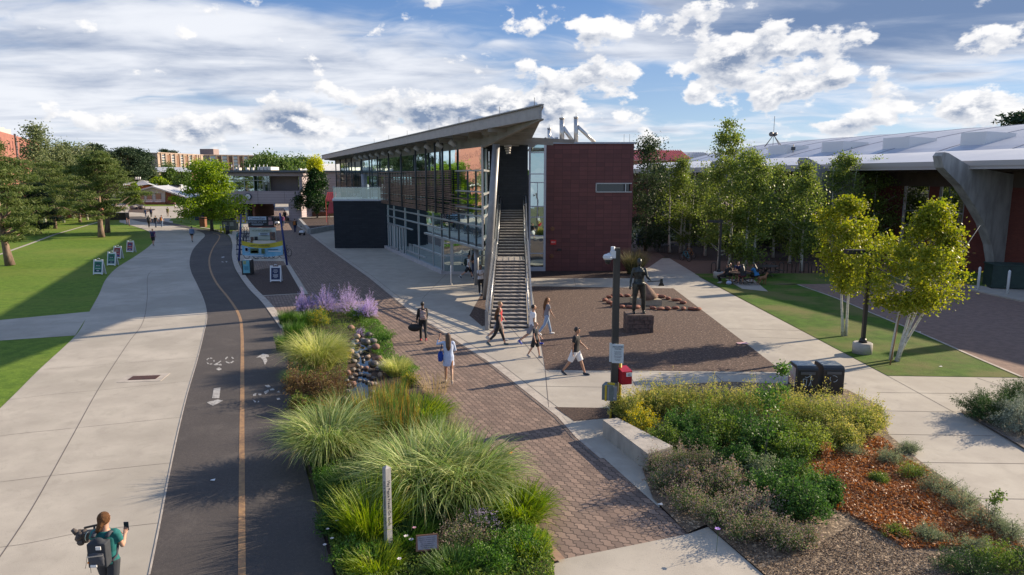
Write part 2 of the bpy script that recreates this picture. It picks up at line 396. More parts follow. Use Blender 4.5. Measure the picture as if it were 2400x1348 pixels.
# main concrete walk
Lc = smooth_poly(GP((-420, 1348), (0, 957), (90, 868), (180, 783), (207, 735), (232, 690), (248, 655), (275, 627), (318, 600), (352, 575), (362, 558), (345, 541), (310, 529), (280, 521)))
Rc = smooth_poly(GP((350, 1348), (372, 1240), (395, 1120), (418, 1010), (440, 920), (462, 845), (478, 780), (485, 742), (478, 705), (462, 668), (447, 636), (444, 610), (452, 585), (468, 566), (480, 552), (468, 543), (440, 536), (405, 529)))
walk = MB().sheet([(-8.5, 6), (-4.2, 6)] + Rc + GP((405, 512), (280, 508)) + Lc[::-1], 0.)
def gline(mb, pts, w_=.018, z=.0035, m=1, n=6): mb.strip(smooth_poly(GP(*pts), n) if n else GP(*pts), w_, z, m)
gline(walk, [(-30, 1348), (70, 1200), (160, 1040), (235, 905), (300, 805), (335, 755), (345, 700), (350, 640), (395, 630)], .022)
for a in ([(-300, 1300), (0, 1283), (200, 1247), (380, 1225)], [(-300, 1170), (0, 1130), (210, 1105), (402, 1085)], [(-150, 1050), (0, 1022), (190, 1002), (425, 978)], [(0, 940), (120, 925), (250, 913), (444, 893)], [(100, 866), (280, 852), (462, 838)], [(180, 785), (330, 768), (482, 752)]): gline(walk, a, .012, .0035)
structure(walk, 'concrete_walk', [concrete, joint])
# branch walk crossing the lawn
br = MB().sheet(GP((212, 730), (176, 786), (0, 798), (-300, 812), (-300, 770), (0, 750)), -.004)
structure(br, 'side_walk', [concrete, joint])
# bike lane
Ra = smooth_poly(GP((782, 1348), (762, 1270), (738, 1180), (712, 1080), (690, 980), (676, 880), (660, 790), (648, 750), (622, 715), (590, 684), (566, 655), (549, 625), (543, 598), (543, 570), (533, 553), (505, 543), (468, 536), (440, 530)))
asp = MB().sheet([(-4.2, 6), (-1.6, 6)] + Ra + GP((400, 522), (330, 507), (280, 508), (330, 520)) + Rc[::-1], .004)
yl = smooth_poly(GP((567, 1400), (567, 1200), (567, 1020), (568, 880), (567, 780), (560, 738), (538, 702), (508, 664), (493, 632), (491, 605), (500, 580), (512, 562), (514, 552), (500, 547)))
asp.strip(yl, .13, .0085, 1)
structure(asp, 'bike_lane', [asphalt, yellow])
structure(MB().strip(Rc, .035, .011), 'lane_edge', curbm)
kb = MB(); kp = smooth_poly(GP((668, 770), (648, 742), (622, 708), (594, 680), (572, 652), (556, 625), (549, 598), (549, 570), (538, 550), (508, 540), (470, 533)))
kb.strip(kp, .40, .03); structure(kb, 'lane_kerb', curbm)
# brick walk
bl = GP((1315, 1312), (1240, 1250), (1100, 1100), (900, 900), (720, 690), (669, 610), (640, 560), (620, 520), (590, 488))
brp = [(-1, 8), (1.9, 8)] + GP((1310, 1312), (1612, 1250), (1530, 1170), (1362, 1024), (1318, 976), (1150, 845), (961, 724), (869, 650), (780, 588), (727, 548), (703, 534), (660, 488)) + bl[1:][::-1]
structure(MB().sheet(GP((1308, 1313), (1618, 1252), (1362, 1024), (1318, 976), (1150, 845), (961, 724), (869, 650), (780, 588), (727, 548), (690, 523), (664, 487), (590, 487), (620, 520), (640, 560), (668, 612), (560, 612), (600, 760), (900, 1200)), -.006), 'brick_walk', brick)
bo = MB(); ro = GP((1420, 1073), (1362, 1024), (1318, 976), (1150, 845), (961, 724), (869, 650), (780, 588), (727, 548), (700, 530), (672, 505))
bo.strip(ro, .30, .002); structure(bo, 'walk_border', curbm)
bo = MB(); bo.strip([(p[0]-.22, p[1]-.1) for p in ro], .05, .003); bo.strip([(p[0]+.19, p[1]+.08) for p in ro], .02, .003); structure(bo, 'walk_border_joint', joint)
# little paved wedge, mulch bed with the leaning boards, slab below the bike racks
structure(MB().sheet(GP((668, 612), (560, 612), (541, 560), (548, 530), (600, 520), (655, 575)), .006), 'rack_slab', concrete2)
mu = MB().sheet(GP((562, 640), (673, 621), (712, 688), (606, 694)), .010)
structure(mu, 'mulch_bed', mulch)
structure(MB().strip(GP((655, 590), (673, 618), (716, 690)), .34, .014).strip(GP((606, 694), (716, 688)), .20, .013), 'bed_edging', curbm)
# plaza
pl = MB().sheet(GP((1318, 976), (1150, 845), (961, 724), (869, 650), (780, 588), (727, 548), (703, 534), (760, 520), (1000, 560), (1250, 600), (1600, 606), (1640, 650), (2080, 881), (2420, 886), (2700, 890), (2700, 1400), (2430, 1305), (2285, 1182), (2145, 1086), (2062, 1022), (2040, 960), (1860, 900), (1430, 962)), -.001)
structure(MB().sheet([(-2, 6), (14, 6), (14, 20), (4, 26), (-1, 26), (-9, 32)], -.02), 'garden_soil', mulch)
pl.sheet(GP((1362, 1024), (1318, 976), (1430, 976), (1424, 990), (1500, 1080), (1520, 1130), (1420, 1073)), .006)
for a in ([(1278, 868), (1286, 955)], [(961, 700), (1111, 668)], [(869, 650), (1040, 642)], [(1286, 870), (1190, 760), (1140, 740)], [(1240, 905), (1440, 908)], [(1280, 866), (1860, 880)], [(1470, 868), (1490, 905)], [(1670, 873), (1700, 900)],
          [(2080, 881), (2235, 966)], [(2290, 886), (2420, 930)], [(2055, 920), (2420, 925)], [(2070, 963), (2240, 966)], [(2075, 1018), (2330, 1022)], [(2150, 1084), (2500, 1088)], [(2290, 1168), (2500, 1172)],
          [(1700, 770), (1880, 775)], [(1757, 790), (1900, 795)], [(1590, 680), (1700, 681)], [(1345, 652), (1350, 672)], [(1140, 602), (1240, 655)], [(990, 700), (1075, 612)]): gline(pl, a, .022, .0035, 1, 0)
structure(pl, 'plaza', [concrete2, joint])
structure(MB().sheet(GP((1300, 955), (1425, 957), (1432, 980), (1345, 988)), .012), 'planter_pocket', mulch)
structure(MB().sheet([(1.2, 7), (6.5, 7)] + GP((1790, 1348), (1660, 1235), (1612, 1252), (1308, 1313), (1270, 1348)), .002), 'near_pavement', concrete)
structure(MB().strip(GP((1312, 1318), (1262, 1262), (1225, 1200)), .22, .05), 'garden_kerb', mat('sandstone_kerb', (.36, .23, .16), (.28, .18, .13), 5., .9))
# gravel court, rear beds
structure(MB().sheet(GP((1278, 867), (1246, 671), (1578, 676), (1836, 872)), .008), 'gravel_court', gravel)
structure(MB().sheet(GP((1100, 740), (1148, 655), (1150, 760), (1130, 765)), .009), 'stair_foot_bed', gravel)
structure(MB().sheet(GP((1238, 652), (1500, 652), (1482, 618), (1238, 620)), .009), 'building_foot_bed', mulch)
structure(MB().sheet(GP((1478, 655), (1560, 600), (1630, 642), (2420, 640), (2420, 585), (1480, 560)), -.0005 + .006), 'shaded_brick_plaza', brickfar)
structure(MB().sheet(GP((1532, 585), (1560, 604), (1600, 611), (1960, 613), (1960, 560), (1532, 568)), .014), 'tree_bed', mulch)
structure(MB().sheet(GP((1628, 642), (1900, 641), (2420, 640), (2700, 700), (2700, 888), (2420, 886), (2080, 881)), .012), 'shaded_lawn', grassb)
structure(MB().sheet(smooth_poly(GP((1800, 667), (1872, 668), (1960, 700), (2060, 742), (2160, 783), (2280, 836), (2395, 885))) + GP((2460, 908), (2900, 900), (2900, 690), (2400, 690), (2250, 664)), .017), 'sand_court', sandm)
structure(MB().strip(smooth_poly(GP((1870, 668), (1960, 700), (2060, 742), (2160, 783), (2280, 836), (2395, 885))), .12, .03), 'court_edging', curbm)
structure(MB().prism(GP((2270, 672), (2600, 690), (2600, 720), (2390, 708), (2275, 682)), 0, .10), 'equipment_slab', concrete2)
structure(MB().sheet(GP((1700, 655), (1740, 678), (1800, 684), (1765, 655)), .022), 'picnic_pad', concrete2)
# planting beds
bedp = GP((1425, 985), (1432, 950), (1550, 905), (1700, 896), (1860, 902), (1985, 915), (2066, 955), (2082, 1020), (2156, 1083), (2296, 1180), (2426, 1290), (2530, 1380)) + [(12, 9.5), (6.1, 9.4)] + GP((1790, 1348), (1655, 1232), (1612, 1252), (1530, 1170), (1505, 1100), (1575, 1045))
structure(MB().sheet(bedp, .03), 'right_planting_bed', chips)
gardp = smooth_poly(GP((1300, 1348), (1280, 1265), (1225, 1195), (1150, 1080), (1060, 990), (1000, 915), (935, 850), (900, 790), (880, 745), (800, 722), (716, 712), (668, 752), (672, 830), (690, 930), (708, 1040), (738, 1150), (765, 1260), (790, 1350)))
structure(MB().sheet(gardp + [(-2.2, 9), (.6, 9)], .03), 'island_garden_bed', mulch)
structure(MB().sheet(GP((2250, 966), (2330, 962), (2600, 960), (2600, 1180), (2420, 1065)), .03), 'corner_bed', mat('river_pebbles', (.33, .27, .21), (.10, .08, .06), 14., .9, 1., 20))
structure(MB().strip(GP((2252, 966), (2425, 1066), (2560, 1160)), .10, .06), 'corner_bed_edging', joint)
# far plaza, roads
structure(MB().sheet(GP((280, 509), (410, 513), (545, 530), (700, 530), (800, 520), (800, 470), (200, 478), (225, 500)), -.016), 'far_plaza', concrete)
structure(MB().sheet(GP((480, 508), (545, 515), (553, 540), (520, 545), (440, 524), (396, 517), (402, 512)), .015), 'tree_lawn', grassm)
structure(MB().sheet(GP((300, 497), (340, 499), (364, 492), (362, 490), (305, 489)), .02), 'distant_mulch_bed', mulch)
structure(MB().sheet(GP((300, 484), (418, 483), (405, 479), (300, 478)), .02), 'house_lawn', grassm)
# bike lane symbols
def paint(polys, name, label):
    mb = MB()
    for p in polys: mb.sheet(GP(*p), .0105)
    return structure(mb, name, whitep)
def ringpoly(cx, cy, rx, ry, gaps, wd=.30):
    out = []
    for a0, a1 in gaps:
        o = [(cx + rx*math.cos(R(a0 + (a1-a0)*k/6)), cy + ry*math.sin(R(a0 + (a1-a0)*k/6))) for k in range(7)]
        i = [(cx + rx*(1-wd)*math.cos(R(a0 + (a1-a0)*k/6)), cy + ry*(1-wd)*math.sin(R(a0 + (a1-a0)*k/6))) for k in range(7)]
        out.append(o + i[::-1])
    return out
paint(ringpoly(493, 847, 10, 8, ((200, 250), (265, 300), (60, 100), (115, 150), (-20, 10)), .26) + ringpoly(538, 844, 11, 8.5, ((190, 245), (20, 75), (90, 150), (-60, -20)), .3)
      + [[(500, 856), (508, 851), (513, 856), (506, 857)], [(512, 855), (518, 853), (520, 857), (514, 857)], [(506, 866), (514, 861), (520, 866), (513, 869)], [(508, 852), (517, 846), (519, 847), (511, 853)]], 'painted_bicycle', '')
paint([[(501, 911), (517, 909), (514, 934), (497, 934)], [(484, 944), (510, 937), (523, 940), (499, 952)]], 'painted_arrow', '')
paint([[(600, 839), (616, 829), (629, 832), (631, 837), (623, 838), (627, 846), (621, 856), (616, 844), (610, 838)]], 'painted_arrow', '')
paint([[(620, 904), (630, 903), (635, 908), (627, 909)], [(618, 919), (629, 914), (631, 918), (622, 925)], [(632, 913), (640, 910), (644, 915), (634, 916)], [(593, 925), (601, 922), (600, 928), (593, 929)], [(605, 923), (613, 923), (612, 927), (606, 927)], [(648, 920), (654, 916), (656, 921)], [(592, 937), (598, 940), (601, 943), (597, 944)], [(606, 940), (608, 943), (603, 944)], [(648, 934), (655, 933), (657, 937), (650, 938)]], 'painted_bicycle', '')
paint([[(518, 603), (524, 601), (527, 603), (521, 605)], [(518, 614), (523, 613), (524, 616)], [(528, 612), (533, 613), (531, 616)]], 'painted_bicycle', '')
g = G(338, 886); gt = MB()
gt.box((g.x, g.y, .004), (1.42, .95, .012), R(8), 1); gt.box((g.x, g.y, .012), (.92, .48, .014), R(8), 0)
for k in range(14): gt.box((g.x + (k-6.5)*.064, g.y + (k-6.5)*.009, .021), (.02, .44, .008), R(8), 0)
tag(gt.build('drain_grate', [metald, curbm]), 'rusty rectangular drain grate set in the pale concrete walk', 'drain grate')
for (u, v, rz, lb) in ((1740, 806, .3, 'pink scrap of paper on the gravel by the diagonal walk'), (1547, 1185, .5, 'small white paper scrap on the brick paving below the planting bed'), (2204, 861, .2, 'crumpled white litter on the shaded lawn'), (2155, 780, .4, 'white litter on the lawn edge by the sand court'), (499, 1128, 1., 'tiny white paper on the bike lane asphalt')):
    p = G(u, v); s = .055 if u != 1740 else .24
    q = MB().add([(p.x-s, p.y-s*.5, .035), (p.x+s, p.y-s*.6, .03), (p.x+s*.9, p.y+s*.6, .05), (p.x, p.y+s*.2, .045), (p.x-s*.9, p.y+s*.5, .03)], [(0, 1, 3), (1, 2, 3), (2, 4, 3), (4, 0, 3)])
    tag(q.build('paper_scrap', mat('litter_paper' if u != 1740 else 'pink_paper', (.75, .75, .74) if u != 1740 else (.75, .45, .45))), lb, 'litter')
# ================================================================ MAIN BUILDINGS
def proj(p):
    p = Vector(p) - Vector((0, 0, CH)); zc = p.y*_c - p.z*_s; yc = p.y*_s + p.z*_c
    return 1200 + F*p.x/zc, 674 - F*yc/zc
def solve_t(fn, u, lo, hi):
    flo = proj(fn(lo))[0] - u
    for _ in range(50):
        mid = (lo + hi)/2; fm = proj(fn(mid))[0] - u
        if (fm > 0) == (flo > 0): lo = mid
        else: hi = mid
    return (lo + hi)/2
def onplane(u, v, o, n):
    d = ray(u, v); c = Vector((0, 0, CH)); t = (Vector(o) - c).dot(n)/d.dot(n)
    return c + d*t
def quad(mb, a, b, c, d, m=0): return mb.add([a, b, c, d], [(0, 1, 2, 3)], m)
WA = R(PAZ); W = Vector((math.sin(WA), math.cos(WA), 0)); NL = Vector((-math.cos(WA), math.sin(WA), 0))
C0 = G(1133, 684)
FP = lambda s, off=0., z=0.: C0 + W*s + NL*off + Vector((0, 0, z))
S = lambda u, z=0.: solve_t(lambda t: FP(t, 0, z), u, -8, 120)
sA, sB = S(1040), S(911)
sEnd = 57.
steel = mat('painted_steel', (.30, .30, .31), (.25, .255, .265), 3., .45, metal=.3)
steeld = mat('dark_steel', (.07, .08, .085), (.05, .055, .06), 3., .5, metal=.2)
alum = mat('mullion_aluminium', (.42, .43, .44), rough=.4, metal=.5)
galv = mat('galvanised_steel', (.50, .51, .52), (.38, .39, .41), 6., .35, metal=.7)
soffit = mat('soffit_metal', (.26, .235, .205), (.21, .19, .165), 1., .7, stretch=(1, 1, .2))
roofm = mat('roof_membrane', (.38, .38, .37), (.30, .30, .30), .5, .8)
louv = mat('louvre_wood', (.22, .125, .085), (.14, .085, .06), 2.5, .65)
glass = glassmat('facade_glass', (.012, .022, .026), .64, (.70, .86, .88), .25)
glassd = glassmat('dark_glass', (.010, .018, .024), .36, (.62, .75, .80), .12)
glassc = glassmat('clear_glass', (.02, .03, .03), .22, (.75, .88, .86), .80)
slate = brickmat('dark_slate_tile', (.022, .027, .036), (.014, .018, .026), (.006, .008, .012), .62, .18, .008, .55, 90, bump=.5)
slatef = brickmat('dark_slate_tile_side', (.022, .027, .036), (.014, .018, .026), (.006, .008, .012), .62, .18, .008, .55, PAZ, bump=.5)
redp = brickmat('maroon_panels', (.175, .066, .062), (.125, .050, .050), (.085, .036, .036), .62, .31, .014, .55, 90, bump=.6, off=0.)
redp2 = brickmat('maroon_panels_side', (.175, .066, .062), (.125, .050, .050), (.085, .036, .036), .62, .31, .014, .55, 0, bump=.6, off=0.)
white = mat('white_metal', (.72, .73, .75), (.64, .65, .68), .8, .45)
whitepaint = mat('white_paint', (.78, .78, .78), rough=.6)
black = mat('black_metal', (.018, .018, .02), rough=.45)
# --- glass hall
hall = thing('glass_hall', 'two storey glass hall with brown timber louvres under a long tilted grey roof', 'building', tuple(FP(20, -8)))
gz = MB()
quad(gz, FP(0, 0, 2.66), FP(sEnd, 0, 2.66), FP(sEnd, 0, 8.8), FP(0, 0, 8.8))
quad(gz, FP(0, 0, 2.66), FP(0, 0, 8.8), Vector((-1.62, 48.5, 8.8)), Vector((-1.62, 48.5, 2.66)))
gz.build('glazing', glass, hall)
gl = MB(); quad(gl, FP(sA, 0, .28), FP(sEnd, 0, .28), FP(sEnd, 0, 2.66), FP(sA, 0, 2.66)); gl.build('glazing', glassd, hall)
A0 = FP(sA); dY = A0.y
ge = MB(); quad(ge, (A0.x, dY, .2), (-1.7, dY, .2), (-1.7, dY, 2.66), (A0.x, dY, 2.66)); ge.build('entrance_glazing', glass, hall)
base = MB()
base.bar(FP(sA - .02, .06, .14), FP(sEnd, .06, .14), .26, .28)
base.bar((A0.x, dY - .06, .10), (-1.7, dY - .06, .10), .12, .2)
base.build('sill', mat('pale_sill', (.45, .42, .42), (.38, .36, .37), 2., .7), hall)
inn = MB()
inn.prism([tuple(FP(s, o))[:2] for s, o in ((12.6, -4.8), (sEnd, -5), (sEnd, -6), (15.5, -6))], .05, 2.4)
inn.build('inner_wall', mat('interior_dark', (.10, .10, .105), (.05, .05, .055), .5, .9), hall)
fl = MB(); fl.prism([tuple(FP(s, o))[:2] for s, o in ((.15, -.15), (sEnd, -.15), (sEnd, -8), (20.5, -8))], 4.12, 4.42)
fl.prism([tuple(FP(s, o))[:2] for s, o in ((.2, -.2), (sA, -.2), (sA + 1.2, -3.2))], 2.50, 2.64)
fl.build('floor_slab', soffit, hall)
mu_ = MB()
def hbar(mb, s0, s1, z, w_=.06, off=.04): mb.bar(FP(s0, off, z), FP(s1, off, z), w_, w_*1.3)
def vbar(mb, s, z0, z1, w_=.07, off=.04): mb.bar(FP(s, off, z0), FP(s, off, z1), w_, w_)
for s0, s1, z in ((0, sB, 3.99), (sA - 1, sB, 3.28), (S(968), sB, 2.60), (S(970), sA, 1.34), (S(955), S(998), .67)): hbar(mu_, s0, s1, z, .075)
for u in (912, 926, 952, 983, 1017, 1037): vbar(mu_, S(u), .28, 4.35, .06)
for u in (961, 965, 971): vbar(mu_, S(u), .28 + .4, 1.34, .04)
for z in (7.40, 6.1, 5.05, 4.60): hbar(mu_, 0, S(1072), z, .07)
for z in (7.40, 5.95, 5.1, 4.55, 3.2):
    mu_.bar((-1.74, C0.y, z), (-1.58, 48.5, z), .10, .12)
mu_.bar(FP(0, .02, 2.6), FP(0, .02, 8.85), .12, .12)
mu_.bar((-1.66, 45, 2.66), (-1.66, 45, 8.8), .08, .08)
hbar(mu_, -.02, S(998), 2.62, .11)
for s_ in np.arange(0, 6, 1.35): pass
xx = A0.x
for x_, w_ in ((xx, .1), (xx + .62, .22), (xx + 2.0, .09), (xx + 2.3, .09)): mu_.box((x_, dY - .04, 1.4), (w_, .08, 2.45))
mu_.box((xx + 1.6, dY - .04, 1.35), (3.2, .07, .07)); mu_.box((xx + 1.6, dY - .04, 2.25), (3.2, .07, .07))
mu_.build('mullions', alum, hall)
dm = MB()
for u in (1035, 1053, 1075, 1097, 1116): vbar(dm, S(u, 4), 2.7, 7.4, .055, .03)
dm.build('dark_mullions', steeld, hall)
for s_ in (S(921), S(931), S(944)):
    d_ = MB(); d_.bar(FP(s_ - .6, .07, .3), FP(s_ - .6, .07, 2.5), .08, .08); d_.bar(FP(s_ + .6, .07, .3), FP(s_ + .6, .07, 2.5), .08, .08)
    d_.bar(FP(s_ - .6, .07, 2.5), FP(s_ + .6, .07, 2.5), .08, .08); d_.bar(FP(s_ - .6, .07, .4), FP(s_ + .6, .07, .4), .08, .2)
    d_.build('door', alum, hall)
# louvre screens: uneven boards hung on dark posts
rng = random.Random(4)
def louvres(s0, s1, z0, z1):
    lv = MB(); z = z0
    while z < z1:
        s = s0
        while s < s1:
            L = rng.uniform(3.5, 9); e = min(s1, s + L)
            if rng.random() < .93: lv.bar(FP(s, .34, z), FP(e - .05, .34, z), .10, .062 + .03*rng.random())
            s = e
        z += rng.choice((.125, .125, .14, .19))
    o = lv.build('louvre_screen', louv, hall)
    ps = MB()
    for s in np.arange(s0 + .2, s1, 1.05): ps.bar(FP(s, .24, z0 - .05), FP(s, .24, z1 + .03), .07, .07)
    ps.build('louvre_posts', steeld, o)
sL = S(1068, 6)
louvres(sL, S(897, 6) + .2, 4.52, 7.42)
louvres(S(836, 6), S(795, 6), 5.1, 7.35)
lx = MB()
for z in (4.62, 4.74, 4.9, 5.03, 5.2, 5.62, 5.85): lx.bar(FP(sL - rng.uniform(.8, 3.6), .34, z), FP(sL + .3, .34, z), .08, .055)
lx.build('louvre_screen', louv, hall)
# columns along the face
for u in (1055, 1037, 1015, 990, 955, 925, 898, 878, 860, 835, 822, 808, 797):
    s = S(u, 8); MB().tube([FP(s, .55, 4.45 if u > 897 else 4.7), FP(s, .55, 9.4)], .075, 8).build('column', steeld, hall)
MB().tube([FP(S(882, 5), 1.2, 4.7), FP(S(882, 5), 1.2, 7.3)], .30, 12).build('column', steel, hall)
MB().tube([G(1117, 668), G(1117, 668) + Vector((0, 0, 2.55))], .155, 16).build('column', steel, hall)
ft = G(1139, 702)
tp = P(1163, 338, 37.6)
MB().tube([ft, ft.lerp(tp, .5), tp], [.20, .215, .20], 20).build('leaning_column', steel, hall)
# roof
T0 = FP(0, 1.6); tip = None
def onx(off, x):  # point on the eave line with a given x
    a = FP(0, off); t = (x - a.x)/W.x; return a + W*t
tip = onx(1.6, 1.27)
back = 12.5
far = onx(1.6, 0) + W*0; sTip = (tip - C0).dot(W)
ZT, ZB = 10.0, 9.48
pf = FP(62, 1.6); pb = FP(62, -back); kx = Vector((1.30, 51.6, 0))
pb = FP(62, (kx - C0).dot(NL))
poly = [tip, kx, pb, pf]
rf = MB(); rf.prism([tuple(p)[:2] for p in poly], ZB, ZT - .05, 0, 1); rf.build('roof', [soffit, roofm], hall)
fa = MB(); fo = NL*.05
fa.bar(tip + fo + Vector((0, 0, 9.73)), pf + fo + Vector((0, 0, 9.73)), .10, .54)
fa.bar(tip + NL*.10 + Vector((-.0, -.10, 10.02)) - W*.25, pf + NL*.1 + Vector((0, 0, 10.02)), .16, .05)
fa.bar(tip + Vector((.03, 0, 9.99)), kx + Vector((.03, 0, 9.99)), .10, .07)
fa.build('fascia', steel, hall)
ev = MB()
e1, e2 = FP(2.0, -2.9, 9.0), kx + Vector((-.05, -.3, 9.1))
# tapering girder from the hall corner out to the roof tip
pa = C0 + Vector((.05, -.1, 0)); d_ = (tip - pa).normalized(); sd_ = d_.cross(Vector((0, 0, 1)))*.09
vv = [pa + sd_ + Vector((0, 0, 8.72)), pa + sd_ + Vector((0, 0, 9.47)), tip + sd_ + Vector((0, 0, 9.47)), tip + sd_ + Vector((0, 0, 9.40))]
vv += [p - 2*sd_ for p in vv]
ev.add(vv, [(0, 1, 2, 3), (7, 6, 5, 4), (0, 3, 7, 4), (1, 5, 6, 2), (3, 2, 6, 7)])
ev.bar(FP(0, -.05, 9.12), FP(61, -.05, 9.12), .18, .66)
for k, s in enumerate(np.arange(-6.2, 60, 3.0)):
    if s > -1: ev.bar(FP(s, -6.0, 9.20), FP(s, .95, 9.36), .16, .22)
    ev.bar(FP(s + 1.5, -1.0 if s > -1 else -.9 - .4*(s + 6.2), 9.38), FP(s + 1.5, 1.45, 9.42), .12, .12)
for k in range(7):
    y0 = 35.5 + k*2.1; ev.bar((max(-1.6, 1.1 - (y0 - 30)*.42), y0, 9.36), (1.18, y0 + .3, 9.38), .14, .22)
ev.build('girders', soffit, hall)
for s in np.arange(3.5, 40, 3.0): MB().tube([FP(s, .55, 9.0), FP(s, .95, 9.25)], .17, 10).build('light_fitting', mat('pale_fitting', (.45, .42, .40), rough=.6), hall)
for k in range(4): MB().tube([P(1190 + k*.4, 340 + 5.5*k, 42.5), P(1190 + k*.4, 344 + 5.5*k, 42.5)], .22 - .03*k, 12).build('light_fitting', MATS['pale_fitting'], hall)
for u, v in ((1250, 262), (1169, 281), (1074, 301), (1004, 317), (953, 328), (910, 338), (876, 345)):
    t = solve_t(lambda t: FP(t, 1.55, 10), u, sTip, 60); MB().tube([FP(t, 1.5, 10), FP(t, 1.5, 10.45)], .012, 5).build('lightning_rod', steeld, hall)
# slate wall behind the stair head
sw = MB(); sw.prism([(-1.60, 48.7), (1.12, 48.7), (1.12, 58), (-1.60, 58)], 0, 9.2)
sw.build('slate_wall', slate, hall)
bk = MB(); bk.prism([tuple(FP(s, o))[:2] for s, o in ((9, -11.5), (sEnd, -11.5), (sEnd, -12), (9, -12))], 0, 7.2); bk.build('rear_wall', slatef, hall)
# --- slate box with glass-railed terrace
Yb = G(785, 582).y
sx0, sx1 = G(785, 582).x, G(911, 583).x + .1
zt = zrow(Yb, 471)
pav = thing('slate_pavilion', 'low windowless dark slate box with a glass railed terrace on top', 'building', ((sx0+sx1)/2, Yb + 3, 0))
MB().prism([(sx0, Yb), (sx1 + .1, Yb), (sx1 - 2.9, Yb + 8), (sx0 - 1.9, Yb + 8)], 0, zt).build('wall', slate, pav)
MB().prism([(sx0 - .06, Yb - .06), (sx1, Yb - .06), (sx1 - 3, Yb + 8), (sx0 - 2., Yb + 8.1)], zt, zt + .14).build('coping', mat('pale_coping', (.52, .53, .58), rough=.5), pav)
rl = MB(); quad(rl, (sx0 + .05, Yb + .1, zt + .14), (sx1 - .2, Yb + .1, zt + .14), (sx1 - .2, Yb + .1, zt + 1.3), (sx0 + .05, Yb + .1, zt + 1.3))
quad(rl, (sx0 + .05, Yb + .1, zt + .14), (sx0 - 1.8, Yb + 7.9, zt + .14), (sx0 - 1.8, Yb + 7.9, zt + 1.3), (sx0 + .05, Yb + .1, zt + 1.3))
rl.build('glass_railing', glassc, pav)
rr = MB().bar((sx0, Yb + .1, zt + 1.33), (sx1 - .2, Yb + .1, zt + 1.33), .05, .05).bar((sx0, Yb + .1, zt + 1.33), (sx0 - 1.8, Yb + 7.9, zt + 1.33), .05, .05)
for k in range(5): x_ = sx0 + .05 + k*(sx1 - sx0 - .3)/4; rr.bar((x_, Yb + .13, zt + .1), (x_, Yb + .13, zt + 1.33), .03, .03)
rr.build('handrail', alum, pav)
# --- maroon block
YR = 51.0
xr0, xr1 = P(1279, 600, YR).x, P(1479, 600, YR).x
zr = zrow(YR, 337)
red = thing('maroon_building', 'tall maroon panelled block with a slot window and steel flues on its roof', 'building', ((xr0+xr1)/2, YR + 6, 0))
wl = MB(); sl0, sl1 = P(1397, 440, YR).x, P(1477, 440, YR).x; zs0, zs1 = zrow(YR, 450), zrow(YR, 430)
YD = YR + 15
for a, b_, c, d_ in ((xr0, sl0, 0, zr), (sl1, xr1, 0, zr), (sl0, sl1, 0, zs0), (sl0, sl1, zs1, zr)): wl.box(((a+b_)/2, YR + .25, (c+d_)/2), (b_-a, .5, d_-c))
wl.build('wall', redp, red)
MB().box((xr0 + .25, (YR + .5 + YD)/2, zr/2), (.5, YD - YR - .5, zr)).box((xr1 - .25, (YR + .5 + YD)/2, zr/2), (.5, YD - YR - .5, zr)).box(((xr0+xr1)/2, YD, zr/2), (xr1-xr0-1, .4, zr)).build('wall', redp2, red)
MB().box(((xr0+xr1)/2, (YR+YD)/2, zr - .10), (xr1-xr0-1.0, YD-YR-.6, .2)).build('roof', roofm, red)
MB().box(((xr0+xr1)/2, YR + .2, zr + .06), (xr1-xr0 + .1, .6, .12)).box((xr1 - .2, (YR+YD)/2, zr + .06), (.5, YD-YR-.7, .119)).build('coping', mat('blue_grey_coping', (.36, .40, .46), rough=.5), red)
wn = MB().box(((sl0+sl1)/2, YR + .30, (zs0+zs1)/2), (sl1-sl0, .04, zs1-zs0)); wn.build('slot_window', glassmat('slot_glass', (.02, .022, .026), .05, (.6, .65, .7), 0.), red)
fr = MB()
for z in (zs0, zs1): fr.box(((sl0+sl1)/2 + .05, YR - .02, z), (sl1-sl0 + .12, .10, .07))
fr.box((sl0, YR - .02, (zs0+zs1)/2), (.06, .1, zs1-zs0)).box((sl1 - .35, YR + .02, (zs0+zs1)/2), (.07, .1, zs1-zs0)); fr.build('window_frame', alum, red)
sg = P(1297, 568, YR - .08)
pl_ = MB().box((sg.x, YR - .05, sg.z), (.42, .04, .36)).build('red_plate', mat('sign_red', (.62, .02, .02), rough=.5), red)
text('FDC', .17, whitepaint, pl_, (sg.x, YR - .075, sg.z), (R(90), 0, 0))
for u, v in ((1295, 536), (1293, 600)):
    q = P(u, v, YR); f_ = MB().tube([(q.x, YR + .02, q.z), (q.x, YR - .08, q.z)], .16, 14); f_.tube([(q.x, YR - .08, q.z), (q.x, YR - .22, q.z)], .07, 10); f_.build('hose_connection', mat('bronze_fitting', (.20, .09, .05), rough=.4, metal=.5), red)
q = P(1311, 585, YR); MB().box((q.x, YR - .1, q.z), (.25, .2, .12)).tube([(q.x - .1, YR - .1, q.z), (q.x - .2, YR - .25, q.z - .06)], .04, 8).build('bell_fitting', black, red)
for u in (1462, 1475):
    q = P(u, 330, YR + .4); MB().tube([(q.x, YR + .3, zr + .1), (q.x, YR + .3, zr + .7)], .012, 5).build('lightning_rod', steeld, red)
